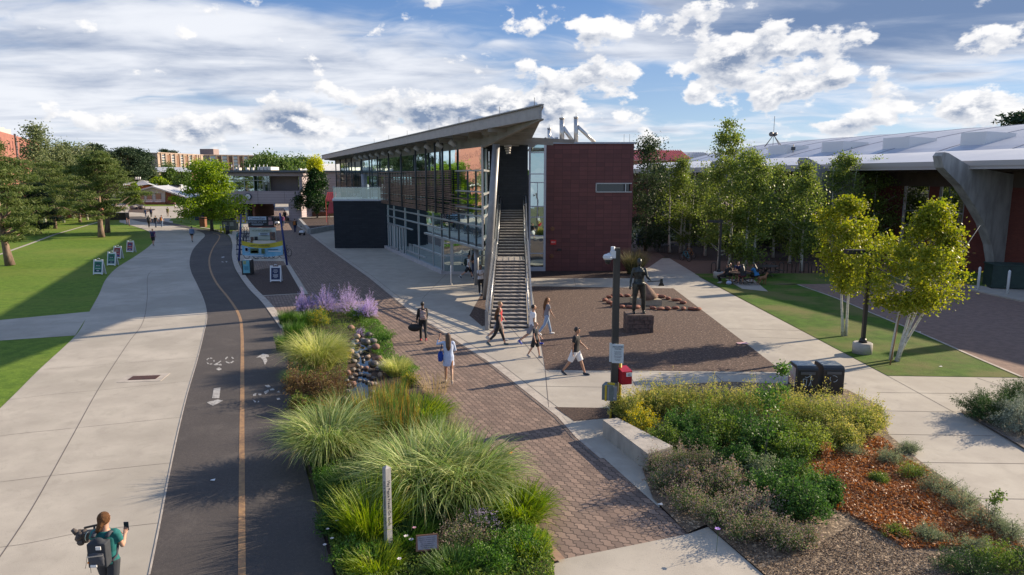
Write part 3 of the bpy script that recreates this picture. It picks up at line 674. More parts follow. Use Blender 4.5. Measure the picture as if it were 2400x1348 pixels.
# flues
flue = mat('stainless_flue', (.62, .60, .57), (.50, .49, .47), 2., .28, metal=.85)
YF = 58.
for u, v0, wpx, d1 in ((1287, 301, 8, (1306, 334)), (1317, 277, 11, (1344, 334)), (1350, 275, 10, (1394, 334))):
    r_ = wpx/2*YF/F; b0 = P(u, 345, YF); b1 = P(u, v0, YF); r2 = r_*.8
    f_ = MB().tube([b0, b1], r_, 16).tube([b1 - Vector((0, 0, .06)), b1 + Vector((0, 0, .05))], r_*1.12, 16)
    f_.tube([P(u + 2, v0 + 20, YF), P(*d1, YF)], r2, 14)
    f_.build('flue', flue, red)
    MB().tube([b1, b1 + Vector((0, 0, .35))], .015, 5).build('lightning_rod', steeld, red)
MB().tube([P(1304, 345, YF), P(1304, 322, YF)], .16, 12).build('flue', flue, red)
# --- glass stair tower
tx0, tx1 = P(1239, 600, YR).x, xr0 - .02
tw = thing('glass_tower', 'narrow full height glass tower between the stair head and the maroon block', 'building', ((tx0+tx1)/2, YR + 1, 0))
zl, zh = zrow(YR, 347), zrow(YR, 323)
g_ = MB(); g_.add([(tx0, YR, .3), (tx1, YR, .3), (tx1, YR, zh), (tx0, YR, zl)], [(0, 1, 2, 3)]); g_.build('glazing', glass, tw)
bk_ = MB().box(((tx0+tx1)/2, YR + 2.6, zl/2), (tx1-tx0-.1, .1, zl)); bk_.build('rear_wall', mat('tower_inner', (.30, .36, .34), (.10, .14, .14), .7, .8), tw)
MB().add([(tx0, YR, zl), (tx1, YR, zh), (tx1, YR + 5, zh), (tx0, YR + 5, zl), (tx0, YR, zl - .1), (tx1, YR, zh - .1), (tx1, YR + 5, zh - .1), (tx0, YR + 5, zl - .1)], [(0, 1, 2, 3), (7, 6, 5, 4), (0, 4, 5, 1), (1, 5, 6, 2), (3, 2, 6, 7), (0, 3, 7, 4)]).build('roof', roofm, tw)
f_ = MB(); f_.box((tx0 + .06, YR - .03, zl/2), (.14, .14, zl)); f_.box((tx1 - .08, YR - .03, zh/2), (.16, .14, zh)); f_.bar((tx0, YR - .03, zl), (tx1, YR - .03, zh), .14, .12)
for v in (358, 402, 408, 428, 484, 509, 553, 594, 627):
    if v != 402: f_.box(((tx0+tx1)/2, YR - .03, zrow(YR, v)), (tx1-tx0, .08, .07))
f_.box(((tx0+tx1)/2, YR - .03, .15), (tx1-tx0, .12, .3))
f_.box(((tx0+tx1)/2, YR - .02, (zrow(YR, 509) + zrow(YR, 428))/2), (.05, .06, zrow(YR, 428) - zrow(YR, 509)))
f_.build('mullions', mat('pale_frame', (.55, .55, .60), rough=.5), tw)
# --- staircase
stair = thing('outdoor_staircase', 'long straight outdoor staircase with steel railings climbing to the slate wall', 'staircase', (0, 33, 0))
tread = mat('stair_concrete', (.34, .31, .28), (.26, .235, .215), 4., .85, .3, 40)
riser = mat('stair_riser_shade', (.115, .095, .085), (.085, .07, .065), 4., .85)  # step concrete darkened, the shadow on the risers put into the colour
Y0, Y1, Y2, Y3 = 31.3, 40.3, 42.0, 48.9
def sxl(y): return -1.00 + (y - Y0)/(Y3 - Y0)*.24
def sxr(y): return .73 + (y - Y0)/(Y3 - Y0)*.04
prof = []; z = 0.
n1 = 20; r1 = 2.16/n1
for k in range(n1): prof.append((Y0 + (Y1-Y0)*k/(n1-.0), r1*(k+1)))
n2 = 17; r2_ = (4.70 - 2.16)/n2
prof.append((Y2, 2.16 + r2_))
for k in range(1, n2): prof.append((Y2 + (Y3-Y2)*k/n2, 2.16 + r2_*(k+1)))
st = MB()
for k, (y, z) in enumerate(prof):
    yn = prof[k+1][0] if k+1 < len(prof) else Y3 + .3
    ra = r1 if k < n1 else r2_
    xl, xr_ = sxl(y), sxr(y)
    st.add([(xl, y, z - .045), (xr_, y, z - .045), (xr_, yn + .03, z - .045), (xl, yn + .03, z - .045), (xl, y, z), (xr_, y, z), (xr_, yn + .03, z), (xl, yn + .03, z)], [(0, 3, 2, 1), (4, 5, 6, 7), (0, 1, 5, 4), (1, 2, 6, 5), (2, 3, 7, 6), (3, 0, 4, 7)], 0)
    st.add([(xl, y + .05, z - ra - .01), (xr_, y + .05, z - ra - .01), (xr_, y + .05, z - .046), (xl, y + .05, z - .046)], [(0, 1, 2, 3)], 1)
st.build('steps', [tread, riser], stair)
def zst(y):
    if y <= Y1: return r1 + (2.16 - r1)*(y-Y0)/(Y1-Y0)
    if y <= Y2: return 2.16
    return 2.16 + (4.70-2.16)*(y-Y2)/(Y3-Y2)
for sgn, fx in ((-1, sxl), (1, sxr)):
    sb = MB()
    for ya, yb in ((Y0 - .35, Y1), (Y1, Y2), (Y2, Y3)):
        xa, xb = fx(ya) + sgn*.10, fx(yb) + sgn*.10
        za, zb = max(.05, zst(ya)) if ya > Y0 else -.05, zst(yb)
        sb.add([(xa - .05, ya, za - .22), (xb - .05, yb, zb - .26), (xb - .05, yb, zb + .10), (xa - .05, ya, za + .10), (xa + .05, ya, za - .22), (xb + .05, yb, zb - .26), (xb + .05, yb, zb + .10), (xa + .05, ya, za + .10)], [(0, 1, 2, 3), (7, 6, 5, 4), (0, 3, 7, 4), (0, 4, 5, 1), (3, 2, 6, 7), (1, 5, 6, 2)])
    sb.build('stringer', steel, stair)
    rb = MB(); ys = [Y0 - .25] + list(np.linspace(Y0 + 1.0, Y1, 8)) + [Y1 + .85] + list(np.linspace(Y2, Y3, 6))
    for y in ys:
        x_ = fx(y) + sgn*.20; zz = max(zst(y), 0.)
        rb.bar((x_, y, zz - .15), (x_, y, zz + 1.05), .05, .09, up=(0, 1, 0))
        rb.bar((x_, y, zz + .93), (x_ - sgn*.16, y, zz + .93), .03, .03)
    for hz, wd in ((1.05, .07), (.22, .03), (.38, .018), (.54, .018), (.70, .018), (.86, .018)):
        for ya, yb in ((Y0 - .25, Y1), (Y1, Y2), (Y2, Y3)):
            rb.bar((fx(ya) + sgn*.20, ya, zst(ya) + hz), (fx(yb) + sgn*.20, yb, zst(yb) + hz), wd, wd)
    rb.build('railing', galv, stair)
    hb = MB()
    for ya, yb in ((Y0 - .35, Y1), (Y1, Y2), (Y2, Y3)): hb.tube([(fx(ya) + sgn*.03, ya, zst(ya) + .92), (fx(yb) + sgn*.03, yb, zst(yb) + .92)], .032, 8)
    hb.build('handrail', galv, stair)
    MB().box((fx(Y0) + sgn*.17, Y0 - .35, .42), (.16, .22, .95)).build('newel_post', steel, stair)
for y in (36, 41.2, 46.5): MB().box((0, y, zst(y)/2 - .3), (1.2, .3, zst(y) - .3)).build('support', steel, stair)
q = G(1057, 668); wp = MB().tube([q, q + Vector((0, 0, 1.30))], .03, 10, 0).tube([q, q + Vector((0, 0, .10))], [.12, .08], 12, 1)
tag(wp.build('stanchion', [whitepaint, steel]), 'slim white post on a round foot outside the glass hall entrance', 'post')
# --- dome building on the right
DA = R(-16.5); WD = Vector((math.sin(DA), math.cos(DA), 0)); OD = Vector((-math.cos(DA), math.sin(DA), 0))
archc = mat('board_marked_concrete', (.42, .41, .39), (.29, .28, .265), 1.4, .85, .3, 20, stretch=(1.5, 1.5, .35))
dbrick = brickmat('dark_red_brick', (.20, .055, .040), (.15, .042, .032), (.12, .06, .05), .25, .085, .01, .85, -16.5)
B1 = P(2200, 362, 48.)
arena = thing('arena_building', 'long arena with white barrel roof, curved concrete arches and dark brick walls', 'building', tuple((B1 + WD*20 - OD*14).xy) + (0,))
outline = [(2196, 366), (2203, 357), (2213, 359), (2262, 389), (2310, 399), (2366, 409), (2343, 632), (2344, 668), (2326, 668), (2322, 627), (2314, 573), (2297, 524), (2272, 480), (2243, 436), (2215, 408), (2201, 393)]
ap = [onplane(u, v, B1, WD) for u, v in outline]
for k in (-1, 0, 1, 2, 3):
    a = MB(); off = WD*(13.85*k); n = len(ap)
    uv = [Vector(((p - B1).dot(OD), p.z, 0)) for p in ap]; tri = tessellate_polygon([uv])
    fr_ = [p + off - WD*.35 for p in ap]; bk2 = [p + off + WD*.35 for p in ap]
    a.add(fr_ + bk2, [tuple(t) for t in tri] + [tuple(n + i for i in t[::-1]) for t in tri] + [(i, (i+1) % n, n + (i+1) % n, n + i) for i in range(n)])
    a.build('concrete_arch', archc, arena)
E0 = ap[3]; Q0 = ap[5].copy(); Q0.z = 0; QL = Q0.copy()
zE = E0.z; wo = (E0 - Q0).dot(OD)   # eave overhang
tA, tB = -30., 62.
Z = lambda z: Vector((0, 0, z))
def DP(t, o, z): return Vector((Q0.x, Q0.y, 0)) + WD*t + OD*o + Z(z)
zW = zrow(Q0.y, 440)
wall = MB(); wins = [(solve_t(lambda t: DP(t, 0, 5), 2260, -40, 60), solve_t(lambda t: DP(t, 0, 5), 2200, -40, 60)), (solve_t(lambda t: DP(t, 0, 5), 2175, -40, 60), solve_t(lambda t: DP(t, 0, 5), 2117, -40, 60))]
allw = []
for k in range(-1, 4):
    for a_, b_ in wins: allw.append((a_ + 13.85*k, b_ + 13.85*k))
allw.sort(); zb0 = 1.2; e = tA
for a_, b_ in allw:
    wall.add([DP(e, 0, 0), DP(a_, 0, 0), DP(a_, 0, zE), DP(e, 0, zE)], [(0, 1, 2, 3)]); e = b_
    wall.add([DP(a_, 0, 0), DP(b_, 0, 0), DP(b_, 0, zb0), DP(a_, 0, zb0)], [(0, 1, 2, 3)])
wall.add([DP(e, 0, 0), DP(tB, 0, 0), DP(tB, 0, zE), DP(e, 0, zE)], [(0, 1, 2, 3)])
wall.add([DP(tB, 0, 0), DP(tB, -24, 0), DP(tB, -24, zE), DP(tB, 0, zE)], [(0, 1, 2, 3)])
wall.build('wall', dbrick, arena)
for i, (a_, b_) in enumerate(allw):
    g_ = MB().add([DP(a_, -.15, zb0), DP(b_, -.15, zb0), DP(b_, -.15, zW), DP(a_, -.15, zW)], [(0, 1, 2, 3)]); o_ = g_.build('window', glassmat('arena_glass', (.16, .12, .12), .34, (.9, .85, .85), .1), arena)
    f_ = MB()
    for t_ in (a_, b_): f_.bar(DP(t_, -.06, zb0), DP(t_, -.06, zW), .12, .10)
    for z_ in (zb0 + .05, 2.6, 3.0, 4.2): f_.bar(DP(a_, -.08, z_), DP(b_, -.08, z_), .10, .08)
    f_.bar(DP((a_+b_)/2, -.08, zb0), DP((a_+b_)/2, -.08, 4.2), .08, .08)
    f_.build('frame', alum, o_)
lint = MB().add([DP(tA, .02, zW), DP(tB, .02, zW), DP(tB, .02, zE), DP(tA, .02, zE)], [(0, 1, 2, 3)]); lint.build('lintel_band', mat('brown_lintel', (.12, .085, .065), (.09, .065, .05), 1., .8), arena)
wroof = mat('white_roof_membrane', (.70, .71, .74), (.60, .62, .66), .35, .35, stretch=(1, 1, 1), big=(.06, (.52, .54, .60), .5))
sf = MB().add([DP(tA, -.5, zE - .32), DP(tB, -.5, zE - .32), DP(tB, wo, zE), DP(tA, wo, zE)], [(0, 1, 2, 3)])
for t_ in np.arange(tA, tB, 1.15): sf.bar(DP(t_, 0, zE - .36), DP(t_, wo - .3, zE - .08), .16, .16)
sf.build('soffit', mat('brown_soffit', (.16, .125, .10), rough=.8), arena)
MB().bar(DP(tA, wo, zE + .17), DP(tB, wo, zE + .17), .14, .36).bar(DP(tA, wo - .04, zE - .12), DP(tB, wo - .04, zE - .12), .10, .22).build('eave', mat('pale_eave', (.50, .46, .44), rough=.6), arena)
lo_, hi_ = wo - .06, wo - 9.0
zl1 = zE + .35; t_r = solve_t(lambda t: DP(t, hi_, 9), 2262, -36, 60); yl = DP(t_r, hi_, 0).y; zl2 = zrow(yl, 353)
rl_ = MB(); ns = 8; 
for k in range(ns):
    f0, f1 = k/ns, (k+1)/ns; g0, g1 = 1-(1-f0)**1.5, 1-(1-f1)**1.5
    rl_.add([DP(tA, lo_+(hi_-lo_)*f0, zl1+(zl2-zl1)*g0), DP(tB, lo_+(hi_-lo_)*f0, zl1+(zl2-zl1)*g0), DP(tB, lo_+(hi_-lo_)*f1, zl1+(zl2-zl1)*g1), DP(tA, lo_+(hi_-lo_)*f1, zl1+(zl2-zl1)*g1)], [(0, 1, 2, 3)], 0, True)
rl_.build('lower_roof', wroof, arena)
# barrel roof
o2 = hi_ - .5; o3 = hi_ - 27.; t_r3 = solve_t(lambda t: DP(t, o3, 12), 2380, -36, 60); z3 = zrow(DP(t_r3, o3, 0).y, 298)
broof = mat('barrel_roof_membrane', (.50, .53, .60), (.42, .45, .53), .35, .4, big=(.06, (.38, .41, .49), .5))
ru = MB(); ns = 14; z2 = zl2 - .1
def barrel(f): return o2 + (o3-o2)*f, z2 + (z3-z2)*math.sin(f*math.pi/2)**.9
for k in range(ns):
    a_, b_ = barrel(k/ns), barrel((k+1)/ns)
    ru.add([DP(tA - 30, *a_), DP(tB - 6, *a_), DP(tB - 6, *b_), DP(tA - 30, *b_)], [(0, 1, 2, 3)], 0, True)
for t_ in np.arange(tA, tB - 6, 6.9):
    for k in range(ns):
        a_, b_ = barrel(k/ns), barrel((k+1)/ns); ru.bar(DP(t_, a_[0], a_[1] + .02), DP(t_, b_[0], b_[1] + .02), .14, .05, 1)
ru.build('barrel_roof', [broof, mat('roof_seam', (.36, .37, .42), rough=.6)], arena)
for u0, u1 in ((1800, 1840), (1925, 1975), (2068, 2130), (2250, 2310)):
    od, zd = barrel(.10); ta = solve_t(lambda t: DP(t, od, zd), u1, -36, 90); tb = solve_t(lambda t: DP(t, od, zd), u0, -36, 90)
    h_ = 1.1; of = 3.4; zbk = barrel(.10 + 3.4/26.5)[1]
    d_ = MB().add([DP(ta, od, zd - .3), DP(tb, od, zd - .3), DP(tb, od, zd + h_), DP(ta, od, zd + h_), DP(ta, od - of, max(zbk + .03, zd + h_ - .1)), DP(tb, od - of, max(zbk + .03, zd + h_ - .1)), DP(ta, od - of, zd - .5), DP(tb, od - of, zd - .5)],
                  [(0, 1, 2, 3), (3, 2, 5, 4), (0, 3, 4, 6), (1, 7, 5, 2)])
    d_.build('roof_dormer', mat('dormer_white', (.74, .74, .73), rough=.6), arena)
for u, v in ((1858, 352),):
    q = P(u, 366, 85); MB().tube([q, q + Z(.12)], 1.0, 16).tube([q, q + Z(1.4)], .05, 6).box(q + Z(.9) , (.5, .1, .4)).build('roof_vent', steeld, arena)
qa = P(1812, 333, 100.)
an = MB()
for a_ in range(4): an.bar(qa + Vector((1.5*math.cos(a_*1.57+.5), 1.5*math.sin(a_*1.57+.5), -.6)), qa + Z(1.0), .07, .07)
an.bar(qa + Z(-.5), qa + Z(3.6), .05, .05); an.ell(qa + Vector((-.33, 0, 1.1)), .34, 12); an.ell(qa + Vector((.28, 0, 1.1)), .28, 12)
tag(an.build('roof_antenna', mat('antenna_metal', (.16, .15, .14), rough=.35, metal=.6)), 'twin ball antenna mast on legs standing on the white barrel roof', 'antenna')
gb = G(2290, 676)
eb = thing('electrical_cabinet', 'dark green utility cabinet beside the foot of the concrete arch', 'cabinet', (gb.x + 1.6, gb.y - .2, 0))
grn = mat('dark_green_enamel', (.018, .045, .038), (.012, .032, .028), 3., .5)
x_ = gb.x + 1.6; y_ = gb.y - .2
MB().box((x_, y_, .85), (2.0, 1.5, 1.4), R(-16.5)).box((x_, y_, 1.58), (2.1, 1.6, .08), R(-16.5)).build('body', grn, eb)
MB().box((x_ - .3, y_ - .80, .85), (.03, .05, 1.2), R(-16.5)).build('door_seam', black, eb)
cb = copy_tree(eb, label='dark green utility cabinet at the right edge behind the second white bollard', loc=(x_ + 3.1, y_ - 1.2, 0)); cb.scale = (1.3, 1, 1)
for u, lb in ((2291, 'white bollard left of the green cabinets'), (2360, 'white bollard in front of the second green cabinet at the frame edge')):
    q = G(u, 682 if u < 2300 else 692); b_ = MB().tube([q, q + Z(1.45), q + Z(1.52)], [.075, .075, .03], 12)
    tag(b_.build('bollard', mat('bollard_white', (.62, .64, .64), rough=.6)), lb, 'bollard', 'white bollards by the green cabinets')
# neighbours that close the view on the right
fr2 = thing('red_roof_building', 'distant building with a red standing seam roof behind the trees', 'building', (P(1570, 400, 190).x, 200, 0))
a = P(1478, 352, 190); b_ = P(1660, 356, 190)
rr_ = MB()
xs = [P(u, 380, 190).x for u in (1470, 1605, 1670)]
rr_.add([(xs[0], 180, zrow(190, 378)), (xs[1], 180, zrow(190, 378)), (xs[1], 196, zrow(190, 351)), (xs[0], 196, zrow(190, 349))], [(0, 1, 2, 3)])
for k in range(24): x_ = xs[0] + (xs[1]-xs[0])*k/24; rr_.bar((x_, 180, zrow(190, 378) + .1), (x_ + .6, 196, zrow(190, 350) + .1), .12, .12)
rr_.build('roof', mat('red_metal_roof', (.42, .075, .07), (.34, .06, .06), .6, .5), fr2)
r3 = MB().add([(xs[1], 180, zrow(190, 378)), (xs[2], 180, zrow(190, 378)), (xs[2], 196, zrow(190, 356)), (xs[1], 196, zrow(190, 354))], [(0, 1, 2, 3)])
for k in range(12): x_ = xs[1] + (xs[2]-xs[1])*k/12; r3.bar((x_, 180, zrow(190, 378) + .1), (x_ - .6, 196, zrow(190, 356) + .1), .14, .14)
r3.build('grey_roof', mat('grey_metal_roof', (.34, .37, .42), rough=.4), fr2)
MB().box(((xs[0]+xs[2])/2, 190, zrow(190, 378)/2), (xs[2]-xs[0], 18, zrow(190, 378))).build('wall', mat('pink_wall', (.42, .17, .15), rough=.8), fr2)
MB().tube([P(1580, 392, 186), P(1580, 370, 186)], 1.6, 14).build('roof_turret', MATS['red_metal_roof'], fr2)
# ================================================================ BUILDINGS FAR AND LEFT
def fb(mb, u0, v0, u1, v1, Y, dep=.2, m=0):
    """box whose near face spans the given rows and columns at distance Y"""
    a, b_ = P(u0, v0, Y), P(u1, v1, Y)
    zt_, zb_ = max(a.z, b_.z), min(a.z, b_.z); x0_, x1_ = min(a.x, b_.x), max(a.x, b_.x)
    mb.box(((x0_+x1_)/2, Y + dep/2, (zt_+zb_)/2), (x1_-x0_, dep, zt_-zb_), 0, m); return mb
plank = brickmat('lavender_plank_wall', (.44, .375, .40), (.40, .345, .37), (.27, .23, .25), 9., .42, .03, .7, 90, bump=.4, stain=(.33, .28, .30))
dkroof = mat('dark_roof_edge', (.10, .11, .125), rough=.5)
brw = brickmat('red_brown_brick', (.26, .10, .06), (.21, .08, .05), (.19, .14, .11), .5, .17, .02, .85, 90)
Yu = 110.
un = thing('bridge_building', 'long lavender plank building bridging over the brick walk', 'building', (P(640, 480, Yu).x, Yu + 6, 0))
m_ = MB(); fb(m_, 470, 448, 706, 478, Yu, 12); m_.build('bridge_band', plank, un)
m_ = MB(); fb(m_, 676, 478, 708, 517, Yu + .15, 11.5); m_.build('pier', plank, un)
m_ = MB(); fb(m_, 470, 405, 710, 413, Yu - .2, 12.5); fb(m_, 700, 413, 709, 448, Yu + .05, 12); m_.build('wall', plank, un)
m_ = MB(); fb(m_, 455, 399, 712, 404, Yu - 1.0, 14.5); m_.build('roof', dkroof, un)
m_ = MB(); fb(m_, 633, 413, 700, 448, Yu + 2.2, .2); m_.build('recessed_wall', mat('recess_taupe', (.22, .185, .18), (.19, .16, .155), .5, .8), un)
m_ = MB(); fb(m_, 500, 413, 595, 448, Yu + .3, .1); m_.build('window', glass, un)
m_ = MB(); fb(m_, 595, 413, 632, 448, Yu + 1.2, .1); m_.build('window', glassd, un)
m_ = MB()
for u in (520, 548, 572, 595, 616, 632): fb(m_, u - .6, 413, u + .6, 448, Yu + .15, .15)
fb(m_, 500, 422.4, 632, 423.6, Yu + .14, .15); fb(m_, 618, 427, 620, 448, Yu + .9, .2); fb(m_, 628, 427, 630, 448, Yu + .9, .2); fb(m_, 618, 426, 630, 428, Yu + .89, .2)
m_.build('mullions', alum, un)
m_ = MB()
for u in (604, 667): fb(m_, u - .5, 449, u + .5, 477, Yu - .03, .06)
m_.build('panel_joint', mat('joint_grey', (.16, .14, .15), rough=.8), un)
c_ = P(581, 461, Yu - .3); m_ = MB().tube([c_ + Vector((0, .25, 0)), c_], .52, 28, 0).tube([c_, c_ - Vector((0, .04, 0))], .42, 28, 1)
m_.build('clock_face', [mat('navy_ring', (.02, .04, .10), rough=.5), white], un)
m_ = MB(); m_.bar(c_ - Vector((0, .08, 0)), c_ + Vector((-.18, -.08, .12)), .04, .02).bar(c_ - Vector((0, .08, 0)), c_ + Vector((.03, -.08, -.3)), .04, .02); m_.build('clock_hands', black, un)
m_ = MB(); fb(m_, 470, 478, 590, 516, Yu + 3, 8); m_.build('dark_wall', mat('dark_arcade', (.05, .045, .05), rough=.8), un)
m_ = MB(); fb(m_, 591, 478, 598, 512, Yu + 1, 9); m_.build('brick_pier', brw, un)
m_ = MB(); fb(m_, 574, 482, 580, 516, Yu + 1.5, .8); m_.build('column', mat('grey_column', (.30, .33, .36), rough=.6), un)
for u, lb in ((548, 'a'), (556, 'b'), (575, 'c'), (588, 'd')):
    m_ = MB(); fb(m_, u, 393, u + 5, 399, Yu + 4, 1.); m_.build('roof_unit', mat('roof_unit_white', (.62, .60, .55), rough=.6), un)
m_ = MB(); fb(m_, 603, 391, 635, 399, Yu + 5, 4); m_.build('roof_unit', MATS['roof_unit_white'], un)
m_ = MB(); fb(m_, 699, 395, 704, 400, Yu + 2, 1); m_.build('roof_unit', MATS['roof_unit_white'], un)
for u in (543, 560, 585, 597, 608, 618, 626): MB().tube([P(u, 399, Yu + 5), P(u, 385, Yu + 5)], .06, 5).build('roof_pipe', galv, un)
# right wing
rw = thing('plank_wing', 'lavender plank wing with a dark flat roof edge to the right of the bridge', 'building', (P(760, 480, 116).x, 120, 0))
m_ = MB(); fb(m_, 709, 404, 830, 520, 116, 12); m_.build('wall', plank, rw)
m_ = MB(); fb(m_, 706, 400, 832, 404, 115.6, 12.8); m_.build('roof', dkroof, rw)
m_ = MB(); fb(m_, 712, 415, 716, 445, 115.9, .1); fb(m_, 718, 415, 722, 445, 115.9, .1); m_.build('window', glassd, rw)
m_ = MB(); fb(m_, 716, 497, 790, 516, 115.8, .2); m_.build('brick_base', brw, rw)
cr_ = thing('corrugated_roof_building', 'building with a pale corrugated metal roof beyond the plank wing', 'building', (P(760, 390, 150).x, 160, 0))
m_ = MB(); x0_, x1_ = P(702, 400, 150).x, P(850, 400, 150).x
m_.add([(x0_, 150, zrow(150, 402)), (x1_, 150, zrow(150, 402)), (x1_, 168, zrow(168, 385)), (x0_, 168, zrow(168, 384))], [(0, 1, 2, 3)])
for k in range(46): x_ = x0_ + (x1_-x0_)*k/46; m_.bar((x_, 150, zrow(150, 402) + .08), (x_ - .8, 168, zrow(168, 384.5) + .08), .10, .10)
m_.build('roof', mat('corrugated_pale', (.56, .58, .60), rough=.4, metal=.2), cr_)
MB().box(((x0_+x1_)/2, 160, 3.8), (x1_-x0_, 17, 7.6)).build('wall', plank, cr_)
# red awnings
for (u0, v0, u1, v1, Y, lb) in ((762, 451, 783, 470, 100, 'upper red awning beside the dark green tree'), (766, 474, 783, 498, 92, 'lower red awning beside the slate box')):
    a, b_ = P(u0, v0, Y), P(u1, v1, Y); m_ = MB()
    m_.add([(a.x, Y, b_.z), (b_.x, Y, b_.z), (b_.x, Y + 1.5, a.z), (a.x, Y + 1.5, a.z), (a.x, Y, b_.z - .15), (b_.x, Y, b_.z - .15)], [(0, 1, 2, 3), (4, 5, 1, 0)])
    for k in range(5): x_ = a.x + (b_.x-a.x)*k/4; m_.bar((x_, Y, b_.z + .02), (x_, Y + 1.5, a.z + .02), .05, .04)
    m_.bar((a.x, Y + .1, 0), (a.x, Y + .1, b_.z), .06, .06).bar((b_.x, Y + .1, 0), (b_.x, Y + .1, b_.z), .06, .06)
    tag(m_.build('red_awning', mat('red_canvas', (.62, .10, .10), (.52, .08, .08), 1., .8)), lb, 'awning')
# planter in front of it
pl_ = thing('raised_planter', 'angular raised concrete planter under the yellow topped tree', 'planter', tuple(G(760, 535)))
pm = mat('planter_concrete', (.40, .385, .37), (.33, .32, .31), 1.2, .85)
po = GP((725, 549), (700, 519), (800, 515), (800, 535)); m_ = MB()
for i in range(4):
    a, b_ = po[i], po[(i+1) % 4]; m_.bar((a[0], a[1], .32), (b_[0], b_[1], .32), .35, .64)
m_.build('wall', pm, pl_); MB().sheet(po, .5).build('soil', mulch, pl_)
# gabled house
Yh = 178.
ho = thing('gabled_house', 'low white gabled house with four tall windows and a brick right wing', 'house', (P(370, 470, Yh).x, Yh + 8, 0))
hw = mat('white_siding', (.50, .52, .54), (.44, .46, .48), 3., .7)
def poly3(mb, pts, Y, th, m=0):
    q = [P(u, v, Y) for u, v in pts]; n = len(q); tri = tessellate_polygon([[Vector((p.x, p.z, 0)) for p in q]])
    bk_ = [p + Vector((0, th, 0)) for p in q]
    return mb.add(q + bk_, [tuple(t) for t in tri] + [tuple(n + i for i in t[::-1]) for t in tri] + [(i, (i+1) % n, n + (i+1) % n, n + i) for i in range(n)], m)
m_ = MB(); poly3(m_, [(305, 476), (305, 450), (357, 438), (387, 447), (387, 476)], Yh, .3); m_.build('wall', hw, ho)
m_ = MB(); poly3(m_, [(387, 478), (387, 446), (424, 458), (424, 478)], Yh + .1, .4); fb(m_, 300, 474, 388, 479, Yh - .3, .6); m_.build('brick_wall', brw, ho)
m_ = MB()
for a, b_ in (((296, 452), (357, 436)), ((357, 436), (440, 463))):
    p, q = P(*a, Yh - 1), P(*b_, Yh - 1); m_.add([p, q, q + Vector((0, 16, .2)), p + Vector((0, 16, .2)), p - Z(.35), q - Z(.35)], [(0, 1, 2, 3), (4, 5, 1, 0)])
m_.build('roof', mat('house_roof', (.52, .53, .55), (.45, .46, .48), .5, .6), ho)
for u in (304, 321, 340, 361):
    m_ = MB(); fb(m_, u + 3, 453, u + 17, 468, Yh - .12, .1); o_ = m_.build('window', glassmat('house_glass', (.03, .06, .07), .12, (.7, .85, .9), 0.), ho)
    m_ = MB(); fb(m_, u, 452, u + 2.2, 475, Yh - .2, .25); fb(m_, u + 2, 471, u + 17, 474, Yh - .14, .2); fb(m_, u + 2, 468, u + 17, 469.3, Yh - .14, .2); m_.build('frame', whitepaint, o_)
h2 = thing('white_roof_house', 'house with broad pale roof and orange brick behind the gabled house', 'house', (P(330, 440, 200).x, 206, 0))
m_ = MB(); a, b_, c_, d_ = P(296, 436, 198), P(352, 430, 198), P(384, 441, 198), P(318, 416, 206)
m_.add([P(290, 440, 196), P(350, 432, 196), P(326, 418, 210), P(285, 414, 210)], [(0, 1, 2, 3)]); m_.add([P(350, 432, 196), P(405, 448, 196), P(372, 432, 210), P(326, 418, 210)], [(0, 1, 2, 3)])
m_.build('roof', MATS['house_roof'], h2); m_ = MB(); fb(m_, 290, 434, 350, 447, 198, 6); m_.build('wall', mat('orange_brick', (.50, .16, .09), rough=.8), h2)
for u in (318, 323, 328): MB().tube([P(u, 421, 203), P(u, 415, 203)], .2, 6).build('roof_pipe', whitepaint, h2)
h3 = thing('low_pavilion_roof', 'small open pavilion with white framed roof right of the gabled house', 'pavilion', (P(410, 440, 190).x, 190, 0))
m_ = MB(); m_.add([P(388, 436, 186), P(412, 429, 186), P(427, 436, 186), P(427, 436, 196), P(412, 429, 196), P(388, 436, 196)], [(0, 1, 4, 5), (1, 2, 3, 4)]); m_.build('roof', mat('pavilion_roof', (.45, .46, .48), rough=.6), h3)
for u in (394, 425):
    MB().tube([P(u, 476, 187) * 1., P(u, 433, 187)], .16, 6).build('post', whitepaint, h3)
# hip-roof brick building
hb_ = thing('hip_roof_building', 'brick building with pale hipped roof in front of the dormitories', 'building', (P(400, 420, 240).x, 245, 0))
m_ = MB(); poly3(m_, [(352, 476), (352, 430), (366, 423), (382, 402), (395, 401), (395, 476)], 240, 8); fb(m_, 395, 404, 455, 476, 241, 8); m_.build('wall', mat('mauve_brick', (.30, .14, .12), (.25, .12, .10), .6, .85), hb_)
m_ = MB(); m_.add([P(347, 403, 236), P(440, 403, 236), P(425, 392, 250), P(365, 392, 250)], [(0, 1, 2, 3)]); m_.add([P(420, 404, 237), P(462, 404, 237), P(450, 394, 250), P(425, 392, 250)], [(0, 1, 2, 3)])
m_.build('roof', MATS['house_roof'], hb_)
